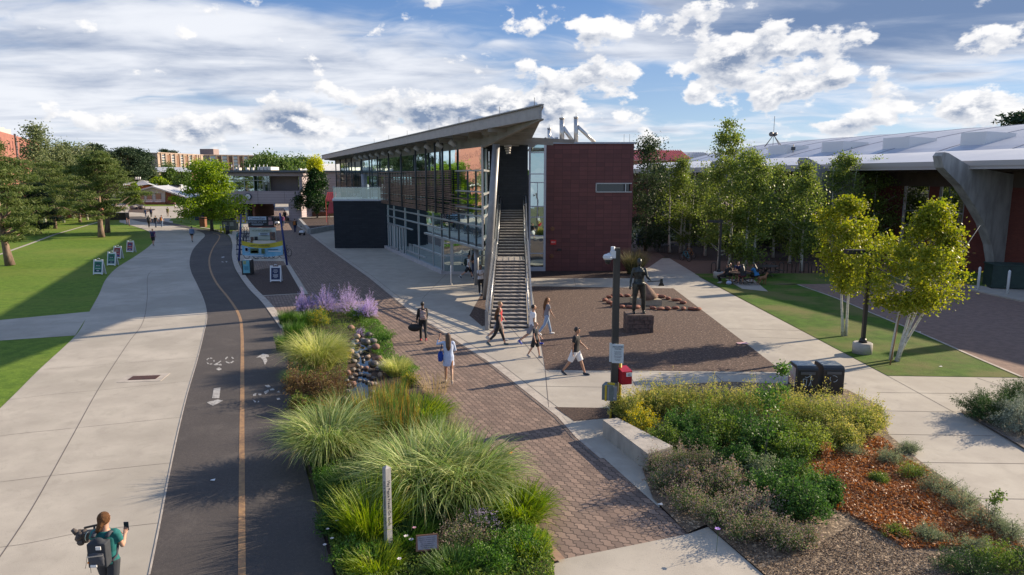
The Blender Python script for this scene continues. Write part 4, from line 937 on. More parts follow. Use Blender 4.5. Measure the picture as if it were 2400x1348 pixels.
# dormitories
def dorm(name, label, u0, u1, vt, vb, Y, Yfar, cols, wcol, fl, tower=None, side=None):
    A = P(u0, vt, Y); B = P(u1, vt, Yfar); A2 = Vector((A.x, A.y, 0)); D = Vector((B.x - A.x, B.y - A.y, 0)); Ln = D.length; D.normalize(); N = Vector((D.y, -D.x, 0))
    o = thing(name, label, 'building', tuple(A2 + D*Ln/2 - N*7))
    T = lambda u: solve_t(lambda t: A2 + D*t + Z(10), u, -20, Ln*1.3)
    def el(mb, c0, v0, c1, v1, out, th):
        t0, t1 = T(c0), T(c1); z0, z1 = max(0, zrow(Y, v1)), zrow(Y, v0)
        mb.bar(A2 + D*t0 + N*(out - th/2) + Z((z0+z1)/2), A2 + D*t1 + N*(out - th/2) + Z((z0+z1)/2), th, z1 - z0)
    body = MB(); el(body, u0, vt, u1, 480, 0, 14); body.build('wall', wcol, o)
    for (c0, c1, kind) in cols:
        m_ = MB()
        if kind == 'b': el(m_, c0, vt + 4, c1, 425, .25, .3); m_.build('brick_panel', mat('dorm_brown_brick', (.23, .12, .075), (.19, .10, .065), .5, .8), o)
        else:
            for k in range(fl[1]): v_ = vt + fl[0] + k*fl[2]; el(m_, c0, v_, c1, v_ + fl[2]*.55, .12, .2)
            m_.build('window', glassmat('dorm_glass', (.06, .07, .08), .3, (.8, .85, .9), 0.), o)
            m_ = MB()
            for k in range(fl[1]): v_ = vt + fl[0] + k*fl[2]; el(m_, c0, v_ + fl[2]*.55, c1, v_ + fl[2]*.85, .14, .2)
            m_.build('spandrel', mat('dorm_pale_panel', (.50, .50, .48), rough=.7), o)
    m_ = MB()
    for (c0, c1, kind) in cols:
        for c_ in (c0, c1): el(m_, c_ - .6, vt, c_ + .6, 425, .6, .7)
    el(m_, u0, vt - 1, u1, vt + 1.2, .4, .5); m_.build('pilasters', mat('dorm_pilaster', (.44, .33, .27), rough=.8), o)
    if tower: m_ = MB(); fb(m_, *tower, Y + 10, 8); m_.build('stair_tower', mat('dorm_tower', (.28, .21, .20), rough=.8), o)
    return o
tan = mat('dorm_tan', (.42, .32, .26), (.38, .29, .24), .3, .8)
dorm('dormitory_tower', 'pale tan dormitory with brown brick panels, the left of the two far blocks', 372, 478, 358, 395, 350, 388,
     [(379, 389, 'w'), (391, 401, 'b'), (402, 411, 'w'), (413, 422, 'b'), (423, 431, 'w'), (433, 442, 'b'), (443, 451, 'w'), (453, 462, 'b'), (463, 467, 'w'), (469, 472, 'b')], tan, (4, 8, 6.2))
dorm('dormitory_tower', 'long grey brown dormitory with a lift tower, the right of the two far blocks', 479, 620, 363, 395, 420, 440,
     [(494, 508, 'w'), (510, 521, 'b'), (522, 534, 'w'), (536, 547, 'b'), (548, 559, 'w'), (561, 571, 'b'), (573, 583, 'w'), (585, 597, 'b'), (598, 608, 'w')], mat('dorm_grey_tan', (.30, .25, .23), rough=.8), (3, 6, 8.2), tower=(468, 349, 501, 366))
# big red building at the left edge
a0 = P(-160, 262, 125.); a1 = P(0, 308, 164.); dirn = Vector((P(90, 333, 215).x - P(0, 308, 164).x, 51, 0)).normalized()
zr_ = zrow(164, 308); b0 = Vector((P(0, 308, 164).x, 164, 0)) - dirn*75; b1 = Vector((P(0, 308, 164).x, 164, 0)) + dirn*58; nb = Vector((-dirn.y, dirn.x, 0))
rb_ = thing('red_brick_block', 'large red brick building with slit windows at the left edge', 'building', tuple((b0+b1)/2 + nb*8))
rbm = brickmat('bright_red_brick', (.36, .15, .115), (.30, .125, .10), (.28, .14, .115), 2.0, .55, .05, .85, math.degrees(math.atan2(dirn.x, dirn.y)), stain=(.29, .13, .105))
m_ = MB(); m_.add([b0, b1, b1 + nb*20, b0 + nb*20] + [p + Z(zr_) for p in (b0, b1, b1 + nb*20, b0 + nb*20)], [(0, 1, 5, 4), (1, 2, 6, 5), (2, 3, 7, 6), (3, 0, 4, 7), (4, 5, 6, 7)]); m_.build('wall', rbm, rb_)
rng = random.Random(8); L = (b1-b0).length; nwin = 0
for fl_ in range(4):
    s = 52. + fl_*.7
    while s < L - 2 and nwin < 100:
        p = b0 + dirn*s - nb*.03; h_ = rng.uniform(1.6, 2.6); z_ = 1.5 + fl_*(zr_-2)/4 + rng.uniform(0, .6); nwin += 1
        MB().bar(p + Z(z_), p + Z(z_ + h_), .6, .06, up=nb).build('window', mat('slit_dark', (.16, .06, .055), rough=.5), rb_); s += rng.choice((2.4, 3.0, 3.8, 4.6))
m_ = MB(); p = b0 + dirn*(75 + 18); m_.bar(p - nb*.1, p - nb*.1 + Z(zr_ + .4), 1.6, .3, up=nb); m_.build('dark_recess', mat('recess_grey', (.10, .08, .09), rough=.6), rb_)
for s in (62, 68, 74, 80, 88, 96): MB().box(tuple(b0 + dirn*s + nb*3 + Z(zr_ + .8)), (3.4, 2.4, 1.7), -R(27)).build('roof_unit', MATS['roof_unit_white'], rb_)
lo2 = thing('brick_annex', 'low orange brick annex with white roof behind the left pines', 'building', (P(100, 470, 130).x, 134, 0))
m_ = MB(); fb(m_, -60, 440, 215, 512, 120, 4); m_.build('wall', mat('annex_brick', (.34, .13, .09), (.28, .11, .08), .8, .8), lo2)
m_ = MB(); fb(m_, -60, 437, 218, 440, 119.5, 5); m_.build('roof', MATS['house_roof'], lo2)
m_ = MB()
for u in range(-40, 200, 22): fb(m_, u, 455, u + 10, 490, 119.9, .1)
m_.build('window', glassd, lo2)
# ================================================================ PLANTS
NR = np.random.default_rng(11)
def unit(a): return a/np.maximum(np.linalg.norm(a, axis=-1, keepdims=True), 1e-9)
def leafquads(c, size, d=None, asp=.6, rnd=.6, r=None):
    r = r or NR; n = len(c); q = unit(r.normal(size=(n, 3)))
    a = q if d is None else unit(np.asarray(d)*(1-rnd) + q*rnd)
    b = unit(np.cross(a, r.normal(size=(n, 3)))); s = (np.ones(n)*size if np.isscalar(size) else size)[:, None]
    v = np.stack([c - a*s*.5, c + b*s*asp*.5 - a*s*.05, c + a*s*.5, c - b*s*asp*.5 - a*s*.05], 1)
    return v.reshape(-1, 3)
def idxmesh(name, V, Fq, mats, parent, mi=None):
    off = np.array(wloc(parent)) if parent is not None else np.zeros(3)
    V = (V - off).astype(np.float32); me = bpy.data.meshes.new(name); nf = len(Fq)
    me.vertices.add(len(V)); me.vertices.foreach_set('co', V.ravel()); me.loops.add(nf*4); me.loops.foreach_set('vertex_index', Fq.astype(np.int32).ravel())
    me.polygons.add(nf); me.polygons.foreach_set('loop_start', np.arange(0, nf*4, 4, dtype=np.int32))
    for q in (mats if isinstance(mats, (list, tuple)) else [mats]): me.materials.append(q)
    if mi is not None: me.polygons.foreach_set('material_index', np.asarray(mi, dtype=np.int32))
    me.polygons.foreach_set('use_smooth', np.ones(nf, dtype=bool)); me.update(calc_edges=True); me.validate()
    return link(bpy.data.objects.new(name, me), parent)
bark_p = mat('pine_bark', (.27, .19, .145), (.15, .10, .08), 6., .95, 1., 14, stretch=(1, 1, .3))
bark_d = mat('grey_bark', (.13, .11, .095), (.08, .07, .06), 6., .95, 1., 14, stretch=(1, 1, .3))
bark_a = mat('aspen_bark', (.62, .60, .54), (.50, .48, .42), 5., .8, .4, 20, speck=(7., (.07, .06, .055), .62), stretch=(1, 1, 2.2))
L_birch = leafmat('birch_leaves', [(.15, .20, .02), (.24, .28, .03), (.38, .36, .05), (.18, .23, .025)], .45, .5, .3)
L_aspen = leafmat('aspen_leaves', [(.09, .14, .035), (.15, .21, .045), (.26, .31, .07), (.12, .17, .045)], .42, .5, .3)
L_dark = leafmat('dark_leaves', [(.035, .06, .028), (.06, .09, .035), (.05, .08, .035)], .3, .6)
L_pine = leafmat('pine_needles', [(.07, .115, .03), (.13, .18, .045), (.19, .22, .07)], .28, .6, .3)
L_pined = leafmat('dark_pine_needles', [(.02, .045, .022), (.035, .07, .03), (.05, .085, .035)], .15, .7)
L_spruce = leafmat('spruce_needles', [(.015, .035, .022), (.03, .06, .035)], .15, .7)
L_lime = leafmat('locust_leaves', [(.12, .20, .015), (.21, .31, .025), (.32, .40, .04)], .42, .5)
L_mid = leafmat('mid_green_leaves', [(.06, .12, .025), (.10, .17, .035), (.15, .22, .05)], .3, .6)
L_grey = leafmat('poplar_leaves', [(.11, .15, .065), (.17, .21, .09), (.23, .25, .11)], .3, .6)
L_yel = leafmat('yellow_leaves', [(.42, .46, .03), (.60, .58, .05)], .4, .6)
def clumped(pts, n, sp, r, flat=1.):
    """n leaves in gaussian clumps about pts"""
    k = r.integers(0, len(pts), n); o = r.normal(size=(n, 3))*(np.asarray(sp)[k][:, None] if hasattr(sp, '__len__') else sp)
    o[:, 2] *= flat; return pts[k] + o
def tree(name, label, cat, base, H, prof, nclump, nleaf, lsize, leafm, barkm, tr=.15, seed=1, stems=None, asp=.7, z0=.3, spread=.35, flat=.8, limbs=26, group=None, top=None, lean=(0, 0), loc=None, twig=True):
    """prof(f) -> crown radius at height fraction f (0 = crown foot, 1 = tip)"""
    r = np.random.default_rng(seed); base = Vector(base)
    o = thing(name, label, cat, tuple(base), group=group)
    zc = H*z0; sm = stems or [((0, 0), (0, 0))]
    cl = []; tries = 0
    while len(cl) < nclump and tries < nclump*60:
        tries += 1
        f = r.random()**.9; R_ = prof(f)*(.75 + .35*math.sin(7*f + seed) * .4 + r.normal()*.12)
        rad = R_*math.sqrt(r.random())*1.0 if r.random() < .45 else R_*r.uniform(.75, 1.05)
        th = r.uniform(0, 2*math.pi); z = zc + (H - zc)*f; rad *= 1 + .28*math.sin(th*2 + seed*1.7 + f*4)
        if rad < 0: continue
        cl.append((lean[0]*f + rad*math.cos(th), lean[1]*f + rad*math.sin(th), z))
    cl = np.array(cl); b = np.array(base)
    tb = MB()
    mains = []
    for (sx, sy), (ex, ey) in sm:
        pts = []; nseg = 7
        for i in range(nseg + 1):
            t = i/nseg; w_ = .02*H*math.sin(t*5 + seed)*(t*(1-t)*2)
            pts.append(Vector((sx + (ex + lean[0] - sx)*t**1.1 + w_, sy + (ey + lean[1] - sy)*t + w_*.6, H*(.93 if len(sm) == 1 else .88)*t)) + base)
        rad = [tr*(1.25 if i == 0 else 1 - .88*(i/nseg)) for i in range(nseg + 1)]
        tb.tube(pts, rad, 9); mains.append(pts)
    for k in range(min(limbs, len(cl))):
        c = Vector(cl[k]) + base; pts = mains[k % len(mains)]
        zs = max(zc*.9, c.z - base.z - (c - pts[0]).xy.length*.55); t = min(.98, zs/(H*.93)); i = int(t*7); p = pts[i].lerp(pts[min(7, i+1)], t*7 - i)
        rr = tr*(1 - .85*t)*.42; mid = p.lerp(c, .5) + Vector((0, 0, -.06*(c-p).length))
        tb.tube([p, mid, c], [rr, rr*.6, rr*.2 + .004], 5, cap=False)
    tb.build('trunk', barkm, o)
    n = nleaf; pts = cl + b; c = clumped(pts, n, spread*(.7 + .6*r.random(len(cl))), r, flat)
    c = c[c[:, 2] > b[2] + .3]
    d = unit(np.array([(0, 0, .35)]) + r.normal(size=(len(c), 3))*.8)
    V = leafquads(c, lsize*(.7 + .6*r.random(len(c))), d, asp, .5, r)
    if top is not None:
        mi = (c[:, 2] > b[2] + top[0] + .35*np.sin(c[:, 0]*3.)).astype(int); fastmesh('crown', V, 4, [leafm, top[1]], o, mi)
    else: fastmesh('crown', V, 4, leafm, o)
    return o
ORD = ['first', 'second', 'third', 'fourth', 'fifth', 'sixth', 'seventh', 'eighth', 'ninth', 'tenth', 'eleventh', 'twelfth', 'thirteenth', 'fourteenth', 'fifteenth', 'sixteenth', 'seventeenth', 'eighteenth', 'nineteenth', 'twentieth']
egg = lambda w_, p=.42: (lambda f: w_*max(.05, math.sin(math.pi*min(1, max(0, f*.93 + .05))**(math.log(.5)/math.log(p))))**.8)
cone = lambda w_: (lambda f: w_*(1.02 - f)**.75*(.55 + .45*min(1, f*6)))
dome = lambda w_: (lambda f: w_*math.sqrt(max(.02, 1 - (max(0, f-.25)/.78)**2))*min(1, .6 + f*1.8))
# the two sunlit birches on the right lawn
q = G(1982, 790) + Vector((0, .15, 0))
tree('birch_tree', 'yellow green birch with two white stems beside the lamp post', 'tree', (q.x, q.y, 0), 6.05, egg(1.45, .45), 72, 14000, .11, L_birch, bark_a, .062, 3, stems=[((-.06, 0), (-.25, .1)), ((.10, .05), (.35, -.1))], z0=.36, spread=.20, limbs=60, lean=(0, .55))
q = G(2103, 848)
tree('birch_tree', 'broad yellow green birch with leaning white stems at the lawn edge', 'tree', (q.x, q.y, 0), 5.9, egg(1.95, .40), 105, 20000, .11, L_birch, bark_a, .062, 5, stems=[((0, 0), (.9, .4)), ((.05, .1), (.2, .3)), ((0, .1), (1.9, .3)), ((-.12, .25), (-.35, .6))], z0=.36, spread=.20, limbs=90, lean=(1.05, .2))
stk = MB().tube([G(2086, 856), G(2086, 856) + Vector((.30, .2, 1.9))], .025, 6); tag(stk.build('tree_stake', mat('stake_wood', (.30, .17, .09), rough=.8)), 'thin brown wooden stake leaning beside the broad birch', 'stake')
# aspens in front of the arena
asp = [  # u, v of foot, top row, halfwidth m, leaves, label
    (1693, 636, 292, 1.9, 11000, 'tallest aspen, rising above the white roof behind the picnic table', [((-.3, 0), (-.5, .2)), ((.5, .1), (.6, .1))]),
    (1752, 640, 372, 1.9, 9500, 'aspen with a pair of pale trunks just right of the tallest aspen', [((-.25, 0), (.0, .1)), ((.35, 0), (.75, 0))]),
    (1877, 636, 392, 1.45, 6500, 'slender aspen alone between the bicycle racks and the arena', [((0, 0), (.1, 0))]),
    (1592, 592, 376, 2.0, 8000, 'multi stemmed aspen in the mulch bed left of the teal bicycle', [((-.9, 0), (-1.2, .2)), ((.1, 0), (.2, .2)), ((.5, .2), (.5, .4)), ((.9, 0), (1.2, .1))]),
    (1652, 600, 384, 1.6, 6000, 'small aspen crown between the mulch bed and the tallest aspen', None),
    (1962, 612, 362, 2.3, 9000, 'aspen behind the two stemmed birch, its top against the eave', [((-.5, 0), (-.9, 0)), ((.6, 0), (1.2, .3))]),
    (2040, 606, 378, 1.7, 6000, 'aspen behind the crowns of the two birches near the arch', None),
    (1850, 618, 420, 1.4, 4500, 'thin sapling aspen behind the hoop racks', None),
    (1740, 608, 352, 2.1, 8000, 'aspen directly behind the tallest aspen', None),
    (1812, 604, 392, 2.0, 7000, 'aspen half hidden right of the paired trunks', None)]
for i, (u, v, vt, w_, nl, lb, stm) in enumerate(asp):
    q = G(u, v); tree('aspen_tree', lb, 'tree', (q.x, q.y, 0), zrow(q.y, vt), egg(w_*1.05, .42), 60, int(nl*.95), .165, L_aspen, bark_a, .12, 20 + i, stems=stm, z0=.13, spread=.34, limbs=40, group='aspens before the arena')
for i, (u, v, vt, w_, lb) in enumerate(((1512, 588, 335, 2.6, 'dark tall tree against the right edge of the maroon block'), (1545, 578, 392, 2.4, 'dark tree behind the blue recycling bins'), (1625, 575, 430, 2.8, 'low dark tree behind the teal bicycle'), (1700, 580, 440, 3.0, 'low dark tree behind the lamp with the black head'), (1790, 585, 455, 3.0, 'low dark tree behind the picnic group'), (1870, 588, 450, 2.6, 'low dark tree left of the arena windows'), (1940, 590, 470, 2.4, 'low dark tree beneath the aspen near the arch'))):
    q = G(u, v); tree('dark_tree', lb, 'tree', (q.x, q.y, 0), zrow(q.y, vt), egg(w_, .45), 55, 7000, .20, L_dark, bark_d, .13, 50 + i, z0=.06, spread=.5, limbs=16, group='dark trees along the arena wall')
# pines and other trees on the left
def pine(name, label, base, H, w_, nl, seed, leafm=L_pine, ls=.34, z0=.24, tr=.24, lean=(0, 0), prof=None, group=None):
    return tree(name, label, 'tree', base, H, prof or dome(w_), 120, int(nl*1.1), ls*1.05, leafm, bark_p, tr, seed, asp=.18, z0=z0, spread=.36, flat=.26, limbs=60, lean=lean, group=group)
q = G(24, 622); pine('pine_tree', 'big pine with a leaning bare trunk cut by the left edge', (q.x, q.y, 0), 9.9, 3.9, 26000, 61, lean=(-1.2, .3), z0=.22, tr=.30, prof=cone(4.6))
q = G(238, 556); pine('pine_tree', 'broad pine on the lawn with the thickest straight trunk', (q.x, q.y, 0), 9.9, 4.3, 26000, 62, z0=.24, tr=.33)
q = G(252, 545); pine('pine_tree', 'pine with a slightly leaning trunk just behind the broad pine', (q.x, q.y, 0), 9.2, 3.3, 13000, 63, z0=.26, tr=.30, lean=(.6, 0))
q = G(130, 536); pine('pine_tree', 'pine with a thin pale trunk beside the dark spruce', (q.x, q.y, 0), 9.0, 3.2, 12000, 64, z0=.22, tr=.20)
q = G(188, 521); pine('pine_tree', 'smaller pine behind the broad pine near the lawn edge', (q.x, q.y, 0), 8.6, 3.4, 10000, 65, z0=.20, tr=.2)
q = G(50, 552); pine('pine_tree', 'pine behind the leaning trunk at the left', (q.x, q.y, 0), 9.2, 3.8, 14000, 66, z0=.16, tr=.2)
q = G(95, 548); pine('spruce_tree', 'dark blue green spruce low on the left lawn', (q.x, q.y, 0), 6.2, 2.6, 14000, 67, L_spruce, .30, z0=.08, tr=.14, prof=cone(2.8))
for i, (u, v, vt, w_, lb) in enumerate(((106, 528, 300, 2.3, 'tall thin poplar standing out against the sky'), (150, 522, 348, 3.6, 'grey green poplar between the spruce and the broad pine'), (205, 516, 352, 3.6, 'rounded grey green tree behind the broad pine'), (172, 512, 345, 4.6, 'wide grey green tree crown behind the poplars'))):
    q = G(u, v); tree('poplar_tree', lb, 'tree', (q.x, q.y, 0), zrow(q.y, vt), egg(w_, .5), 60, 9000, .30, L_grey, bark_a, .16, 70 + i, z0=.12, spread=.75, limbs=24)
q = G(497, 541); tree('locust_tree', 'bright lime green spreading tree on the small lawn beside the bike lane', 'tree', (q.x, q.y, 0), zrow(q.y, 377), (lambda f: 4.6*(1.0 - .5*f)*min(1, .72 + f*1.2)), 95, 17000, .26, L_lime, bark_d, .20, 81, z0=.20, spread=.55, flat=.5, limbs=60)
q = G(744, 519); tree('pear_tree', 'dense dark green cone shaped tree with a bright yellow top', 'tree', (q.x, q.y, 0), zrow(q.y, 374), (lambda f: 2.75*(1.02 - f)**.62*min(1, .75 + f*2)), 85, 16000, .26, leafmat('pear_leaves', [(.012, .038, .010), (.022, .06, .014), (.04, .09, .02)], .3, .5), bark_d, .14, 82, z0=.16, spread=.42, limbs=20, top=(8.15, L_yel))
for i, (u, v, Y, vt, w_, lm, lb) in enumerate(((318, 480, 165, 432, 1.2, L_lime, 'young bright green tree on the far lawn left of the house'), (378, 470, 205, 420, 3.2, L_lime, 'light green tree behind the gabled house'), (404, 470, 215, 398, 3.4, L_mid, 'mid green tree in front of the brick building'), (438, 470, 205, 408, 3.6, L_mid, 'yellowish green tree left of the lime tree'), (352, 470, 215, 400, 4.2, L_grey, 'grey green tree at the left corner of the brick building'),
        (318, 468, 215, 385, 4.5, L_grey, 'grey green tree below the skyline pines'), (400, 455, 330, 385, 6, L_mid, 'small round tree in front of the tan dormitory'))):
    p = P(u, v, Y); tree('street_tree', lb, 'tree', (p.x, Y, 0), zrow(Y, vt), egg(w_, .5), 40, 3200, .5, lm, bark_d, .2, 90 + i, z0=.2, spread=w_*.18, limbs=10)
hedge0 = None
p0 = tree('skyline_tree', 'green tree beyond the bridge roof, leftmost of the row', 'tree', (P(628, 400, 190).x, 190, 0), zrow(190, 368), egg(5.2, .5), 50, 4500, .62, L_mid, bark_d, .25, 101, z0=.1, spread=1.0, limbs=8, group='trees on the skyline beyond the bridge')
for i, (u, Y, vt) in enumerate(((645, 200, 374), (662, 185, 380), (676, 205, 377), (692, 195, 379), (706, 230, 374), (610, 230, 371), (595, 240, 380))):
    copy_tree(p0, label='%s tree from the left in the green row beyond the bridge roof' % ORD[i+1], loc=(P(u, 400, Y).x, Y, 0), rz=i*1.3, scale=zrow(Y, vt)/zrow(190, 368))
k0 = tree('ponderosa_pine', 'lone dark ponderosa high on the skyline above the grey green trees', 'tree', (P(222, 400, 210).x, 210, 0), zrow(210, 338), dome(4.3), 40, 6500, .8, L_pined, bark_p, .3, 111, asp=.3, z0=.35, spread=.9, flat=.5, limbs=12, group='dark ponderosa pines on the skyline')
for i, (u, Y, vt, s) in enumerate(((250, 220, 353, 1), (270, 230, 364, 1), (290, 215, 355, 1.1), (303, 205, 346, 1.2), (322, 210, 349, 1.2), (338, 225, 357, 1.), (386, 420, 350, .8), (406, 430, 353, .8), (711, 260, 369, .9), (2400, 150, 262, 1.3), (2440, 155, 280, 1.2))):
    lb = '%s dark ponderosa from the left on the skyline' % ORD[i+1] if i < 9 else ('dark pine top above the white roof at the right edge' if i == 9 else 'dark pine just beyond the right edge of the frame')
    z_ = zrow(Y, vt); copy_tree(k0, label=lb, loc=(P(u, 400, Y).x, Y, 0), rz=i*.9 + .4, scale=(z_/zrow(210, 338)*s, z_/zrow(210, 338)*s, z_/zrow(210, 338)))
# far background wood closing the horizon
r = np.random.default_rng(5); th = R(-52) + r.random(420)*R(104); Yd = 480 + 160*r.random(420)
pts = np.stack([np.sin(th)*Yd*1.15, np.cos(th)*Yd, 4 + 7*r.random(420)], 1)
c = clumped(pts, 30000, 4.2, r, .8); fw = fastmesh('distant_woods', leafquads(c, 2.6, None, .8, 1, r), 4, L_mid, None); tag(fw, 'band of distant green woods along the horizon', 'woods', kind='stuff')
# ---------------------------------------------------------------- grasses
def blades(n, base, rad, L, a0, a1, wd, r, K=6, up=0.):
    th = r.random(n)*2*math.pi; rr = rad*np.sqrt(r.random(n)); ph = th + r.normal(size=n)*.45
    A = a0[0] + (a0[1]-a0[0])*r.random(n); B = a1[0] + (a1[1]-a1[0])*r.random(n); Ls = L*(.6 + .45*r.random(n))
    p = np.stack([base[0] + rr*np.cos(th), base[1] + rr*np.sin(th), np.full(n, base[2])], 1)
    side = np.stack([-np.sin(ph + r.normal(size=n)*.5), np.cos(ph), .25*r.normal(size=n)], 1); side = unit(side)
    V = np.zeros((n, K+1, 2, 3))
    for k in range(K+1):
        t = k/K; a = A + (B-A)*t**1.6; w_ = wd*(1 - t**2.2)*.5 + .0008
        V[:, k, 0] = p - side*w_; V[:, k, 1] = p + side*w_
        d = np.stack([np.sin(a)*np.cos(ph), np.sin(a)*np.sin(ph), np.cos(a)], 1); p = p + d*(Ls/K)[:, None]
    i = np.arange(n)[:, None]*(2*(K+1)) + np.arange(K)[None]*2
    Fq = np.stack([i, i+1, i+3, i+2], -1).reshape(-1, 4)
    return V.reshape(-1, 3), Fq
def grass(name, label, base, rad, L, n, m, wd=.012, a0=(.0, .6), a1=(1.0, 2.3), seed=1, group=None, cat='ornamental grass', m2=None, n2=0, top=.0, z=.03):
    r = np.random.default_rng(seed); o = thing(name, label, cat, (base[0], base[1], z), group=group)
    V, Fq = blades(n, (base[0], base[1], z), rad, L, a0, a1, wd, r); idxmesh('blades', V, Fq, m, o)
    if m2: V, Fq = blades(n2, (base[0], base[1], z), rad*.8, L*1.12, (0, .35), (.3, 1.1), wd*.8, r); idxmesh('plumes', V, Fq, m2, o)
    return o
B_var = leafmat('variegated_blades', [(.10, .20, .04), (.38, .48, .14), (.66, .68, .34), (.20, .33, .07), (.34, .28, .12)], .38, .55)
B_tan = leafmat('straw_blades', [(.24, .33, .06), (.50, .52, .15), (.70, .66, .30), (.30, .38, .08)], .35, .5)
B_lime = leafmat('lime_blades', [(.12, .22, .015), (.24, .34, .03), (.40, .44, .06)], .4, .45)
B_grn = leafmat('green_blades', [(.035, .10, .018), (.07, .16, .025), (.12, .21, .04)], .35, .5)
B_reed = leafmat('reed_blades', [(.05, .14, .03), (.12, .22, .05), (.30, .25, .06), (.42, .20, .05)], .35, .5)
B_dry = leafmat('dry_stalks', [(.40, .30, .14), (.55, .44, .24)], .3, .7)
q = G(748, 868); grass('ornamental_grass', 'straw coloured grass clump behind the reddish brown shrub', q, .45, 1.75, 2600, B_tan, .020, (0, .7), (1.2, 2.7), 1)
q = G(772, 1085); grass('ornamental_grass', 'rounded variegated grass clump nearest the bike lane below the pond', q, .38, 1.85, 2500, B_var, .022, (0, .6), (1.5, 3.0), 2)
q = G(985, 1185); grass('ornamental_grass', 'left half of the largest variegated grass fountain right of the white pole', q, .48, 1.9, 1900, B_var, .030, (0, .7), (1.4, 3.0), 3)
q = G(1085, 1180); grass('ornamental_grass', 'right half of the largest variegated grass fountain, beside the brick walk', q, .48, 1.85, 1800, B_var, .030, (0, .7), (1.4, 3.0), 4)
q = G(868, 1270); grass('ornamental_grass', 'upright lime grass just left of the white pole', q, .34, 1.25, 1000, B_lime, .018, (0, .6), (.4, 1.8), 5)
q = G(990, 990); grass('ornamental_grass', 'arching lime day lily clump above the feathery bush', q, .55, .95, 1100, B_lime, .026, (0, .9), (1.2, 2.7), 6)
q = G(930, 880); grass('ornamental_grass', 'small straw tipped grass on the right bank of the stream', q, .32, .75, 1100, B_tan, .014, (0, .8), (.7, 1.9), 7)
q = G(1215, 1215); grass('ornamental_grass', 'arching lime day lily clump at the brick walk edge', q, .50, .80, 1100, B_lime, .024, (0, .9), (1.2, 2.7), 8)
q = G(935, 1115); grass('ornamental_grass', 'loose mixed green grass between the reeds and the largest fountain', q, .55, .95, 1500, B_var, .012, (0, .8), (.8, 2.1), 9)
q = G(700, 905); grass('ornamental_grass', 'green grass tuft overhanging the bike lane left of the reddish shrub', q, .25, .75, 700, B_grn, .012, (0, .9), (1.0, 2.3), 19)
for i, (u, v, n, h) in enumerate(((870, 1010, 420, 1.25), (905, 1040, 420, 1.3), (940, 1010, 420, 1.3), (880, 1070, 380, 1.1), (955, 1060, 380, 1.2), (915, 975, 380, 1.1))):
    q = G(u, v); grass('cattail_reeds', '%s patch of upright reeds with brown tips beside the pond, counted from the left' % ORD[i], q, .42, h, n, B_reed, .022, (0, .22), (.05, .55), 30 + i, 'reeds beside the pond', 'reeds', z=.03)
for i, (u, v) in enumerate(((690, 790), (715, 765), (740, 758), (675, 760), (672, 820))):
    q = G(u, v); grass('iris_clump', '%s clump of dark green sword leaves at the head of the island garden' % ORD[i], q, .40, .72, 420, B_grn, .022, (0, .35), (.1, .8), 40 + i, 'sword leaved clumps', 'iris')
q = G(1486, 642); grass('ornamental_grass', 'dry dark tuft of grass at the corner of the maroon block', q, .5, 1.9, 900, leafmat('dull_blades', [(.06, .07, .03), (.12, .12, .05), (.30, .24, .12)], .3, .7), .02, (0, .6), (.3, 1.4), 48)
q = G(1020, 925); grass('ornamental_grass', 'wispy dry stalks leaning over the brick walk by the day lilies', q, .35, .9, 160, B_dry, .007, (0, .8), (.4, 1.2), 49)
# ---------------------------------------------------------------- shrubs
def shrub(name, label, base, Rr, H, nst, nl, ls, m, seed=1, asp=.5, tip=None, tipf=.8, spiky=.35, cat='shrub', group=None, lo=.25, jit=.05, tall=0., z=.03, tipls=None):
    """stems fan out of the base; leaves sit along them, flowers or seed heads on the tips"""
    r = np.random.default_rng(seed); o = thing(name, label, cat, (base[0], base[1], z), group=group)
    th = r.random(nst)*2*math.pi; ph = np.arccos(1 - r.random(nst)*.97)*.92
    e = np.stack([np.sin(ph)*np.cos(th)*Rr, np.sin(ph)*np.sin(th)*Rr, np.cos(ph)*H], 1)
    lump = 1 + .20*np.sin(th*3 + seed) + .16*np.sin(th*5 + ph*4 + seed*2); e *= (lump*(1 - spiky + spiky*r.random(nst)*1.3))[:, None]
    if tall: e[:, 2] += tall*r.random(nst)
    root = np.stack([np.cos(th)*Rr*.35*r.random(nst), np.sin(th)*Rr*.35*r.random(nst), np.zeros(nst)], 1)
    k = r.integers(0, nst, nl); t = lo + (1-lo)*r.random(nl)**.65
    c = root[k] + (e[k]-root[k])*t[:, None]; c[:, 2] += .10*H*np.sin(t*3.1); c += r.normal(size=(nl, 3))*jit*(1.25 - t[:, None]*.75)
    c[:, 2] = np.maximum(c[:, 2], .02); d = unit(e[k] + np.array([0, 0, .3]))
    b = np.array([base[0], base[1], z]); mi = (t > tipf).astype(int) if tip is not None else None
    sz = ls*(.6 + .7*r.random(nl)); 
    if tipls is not None: sz = np.where(t > tipf, sz*tipls, sz)
    fastmesh('foliage', leafquads(c + b, sz, d, asp, .62, r), 4, [m, tip] if tip is not None else m, o, mi)
    sb = MB()
    for i in range(0, nst, max(1, nst//36)): sb.tube([Vector(root[i] + b), Vector((root[i] + e[i])*.55 + b) + Vector((0, 0, .05*H)), Vector(e[i]*.96 + b)], [.009, .006, .003], 4, cap=False)
    sb.build('stems', bark_d, o); return o
F_rab = leafmat('rabbitbrush_leaves', [(.13, .19, .03), (.25, .31, .06), (.36, .38, .10)], .38, .6)
F_rabt = leafmat('rabbitbrush_tips', [(.38, .38, .10), (.52, .46, .14), (.62, .54, .14)], .3, .7)
F_gl = leafmat('glossy_leaves', [(.04, .10, .025), (.07, .15, .035), (.12, .22, .05)], .3, .55, .2)
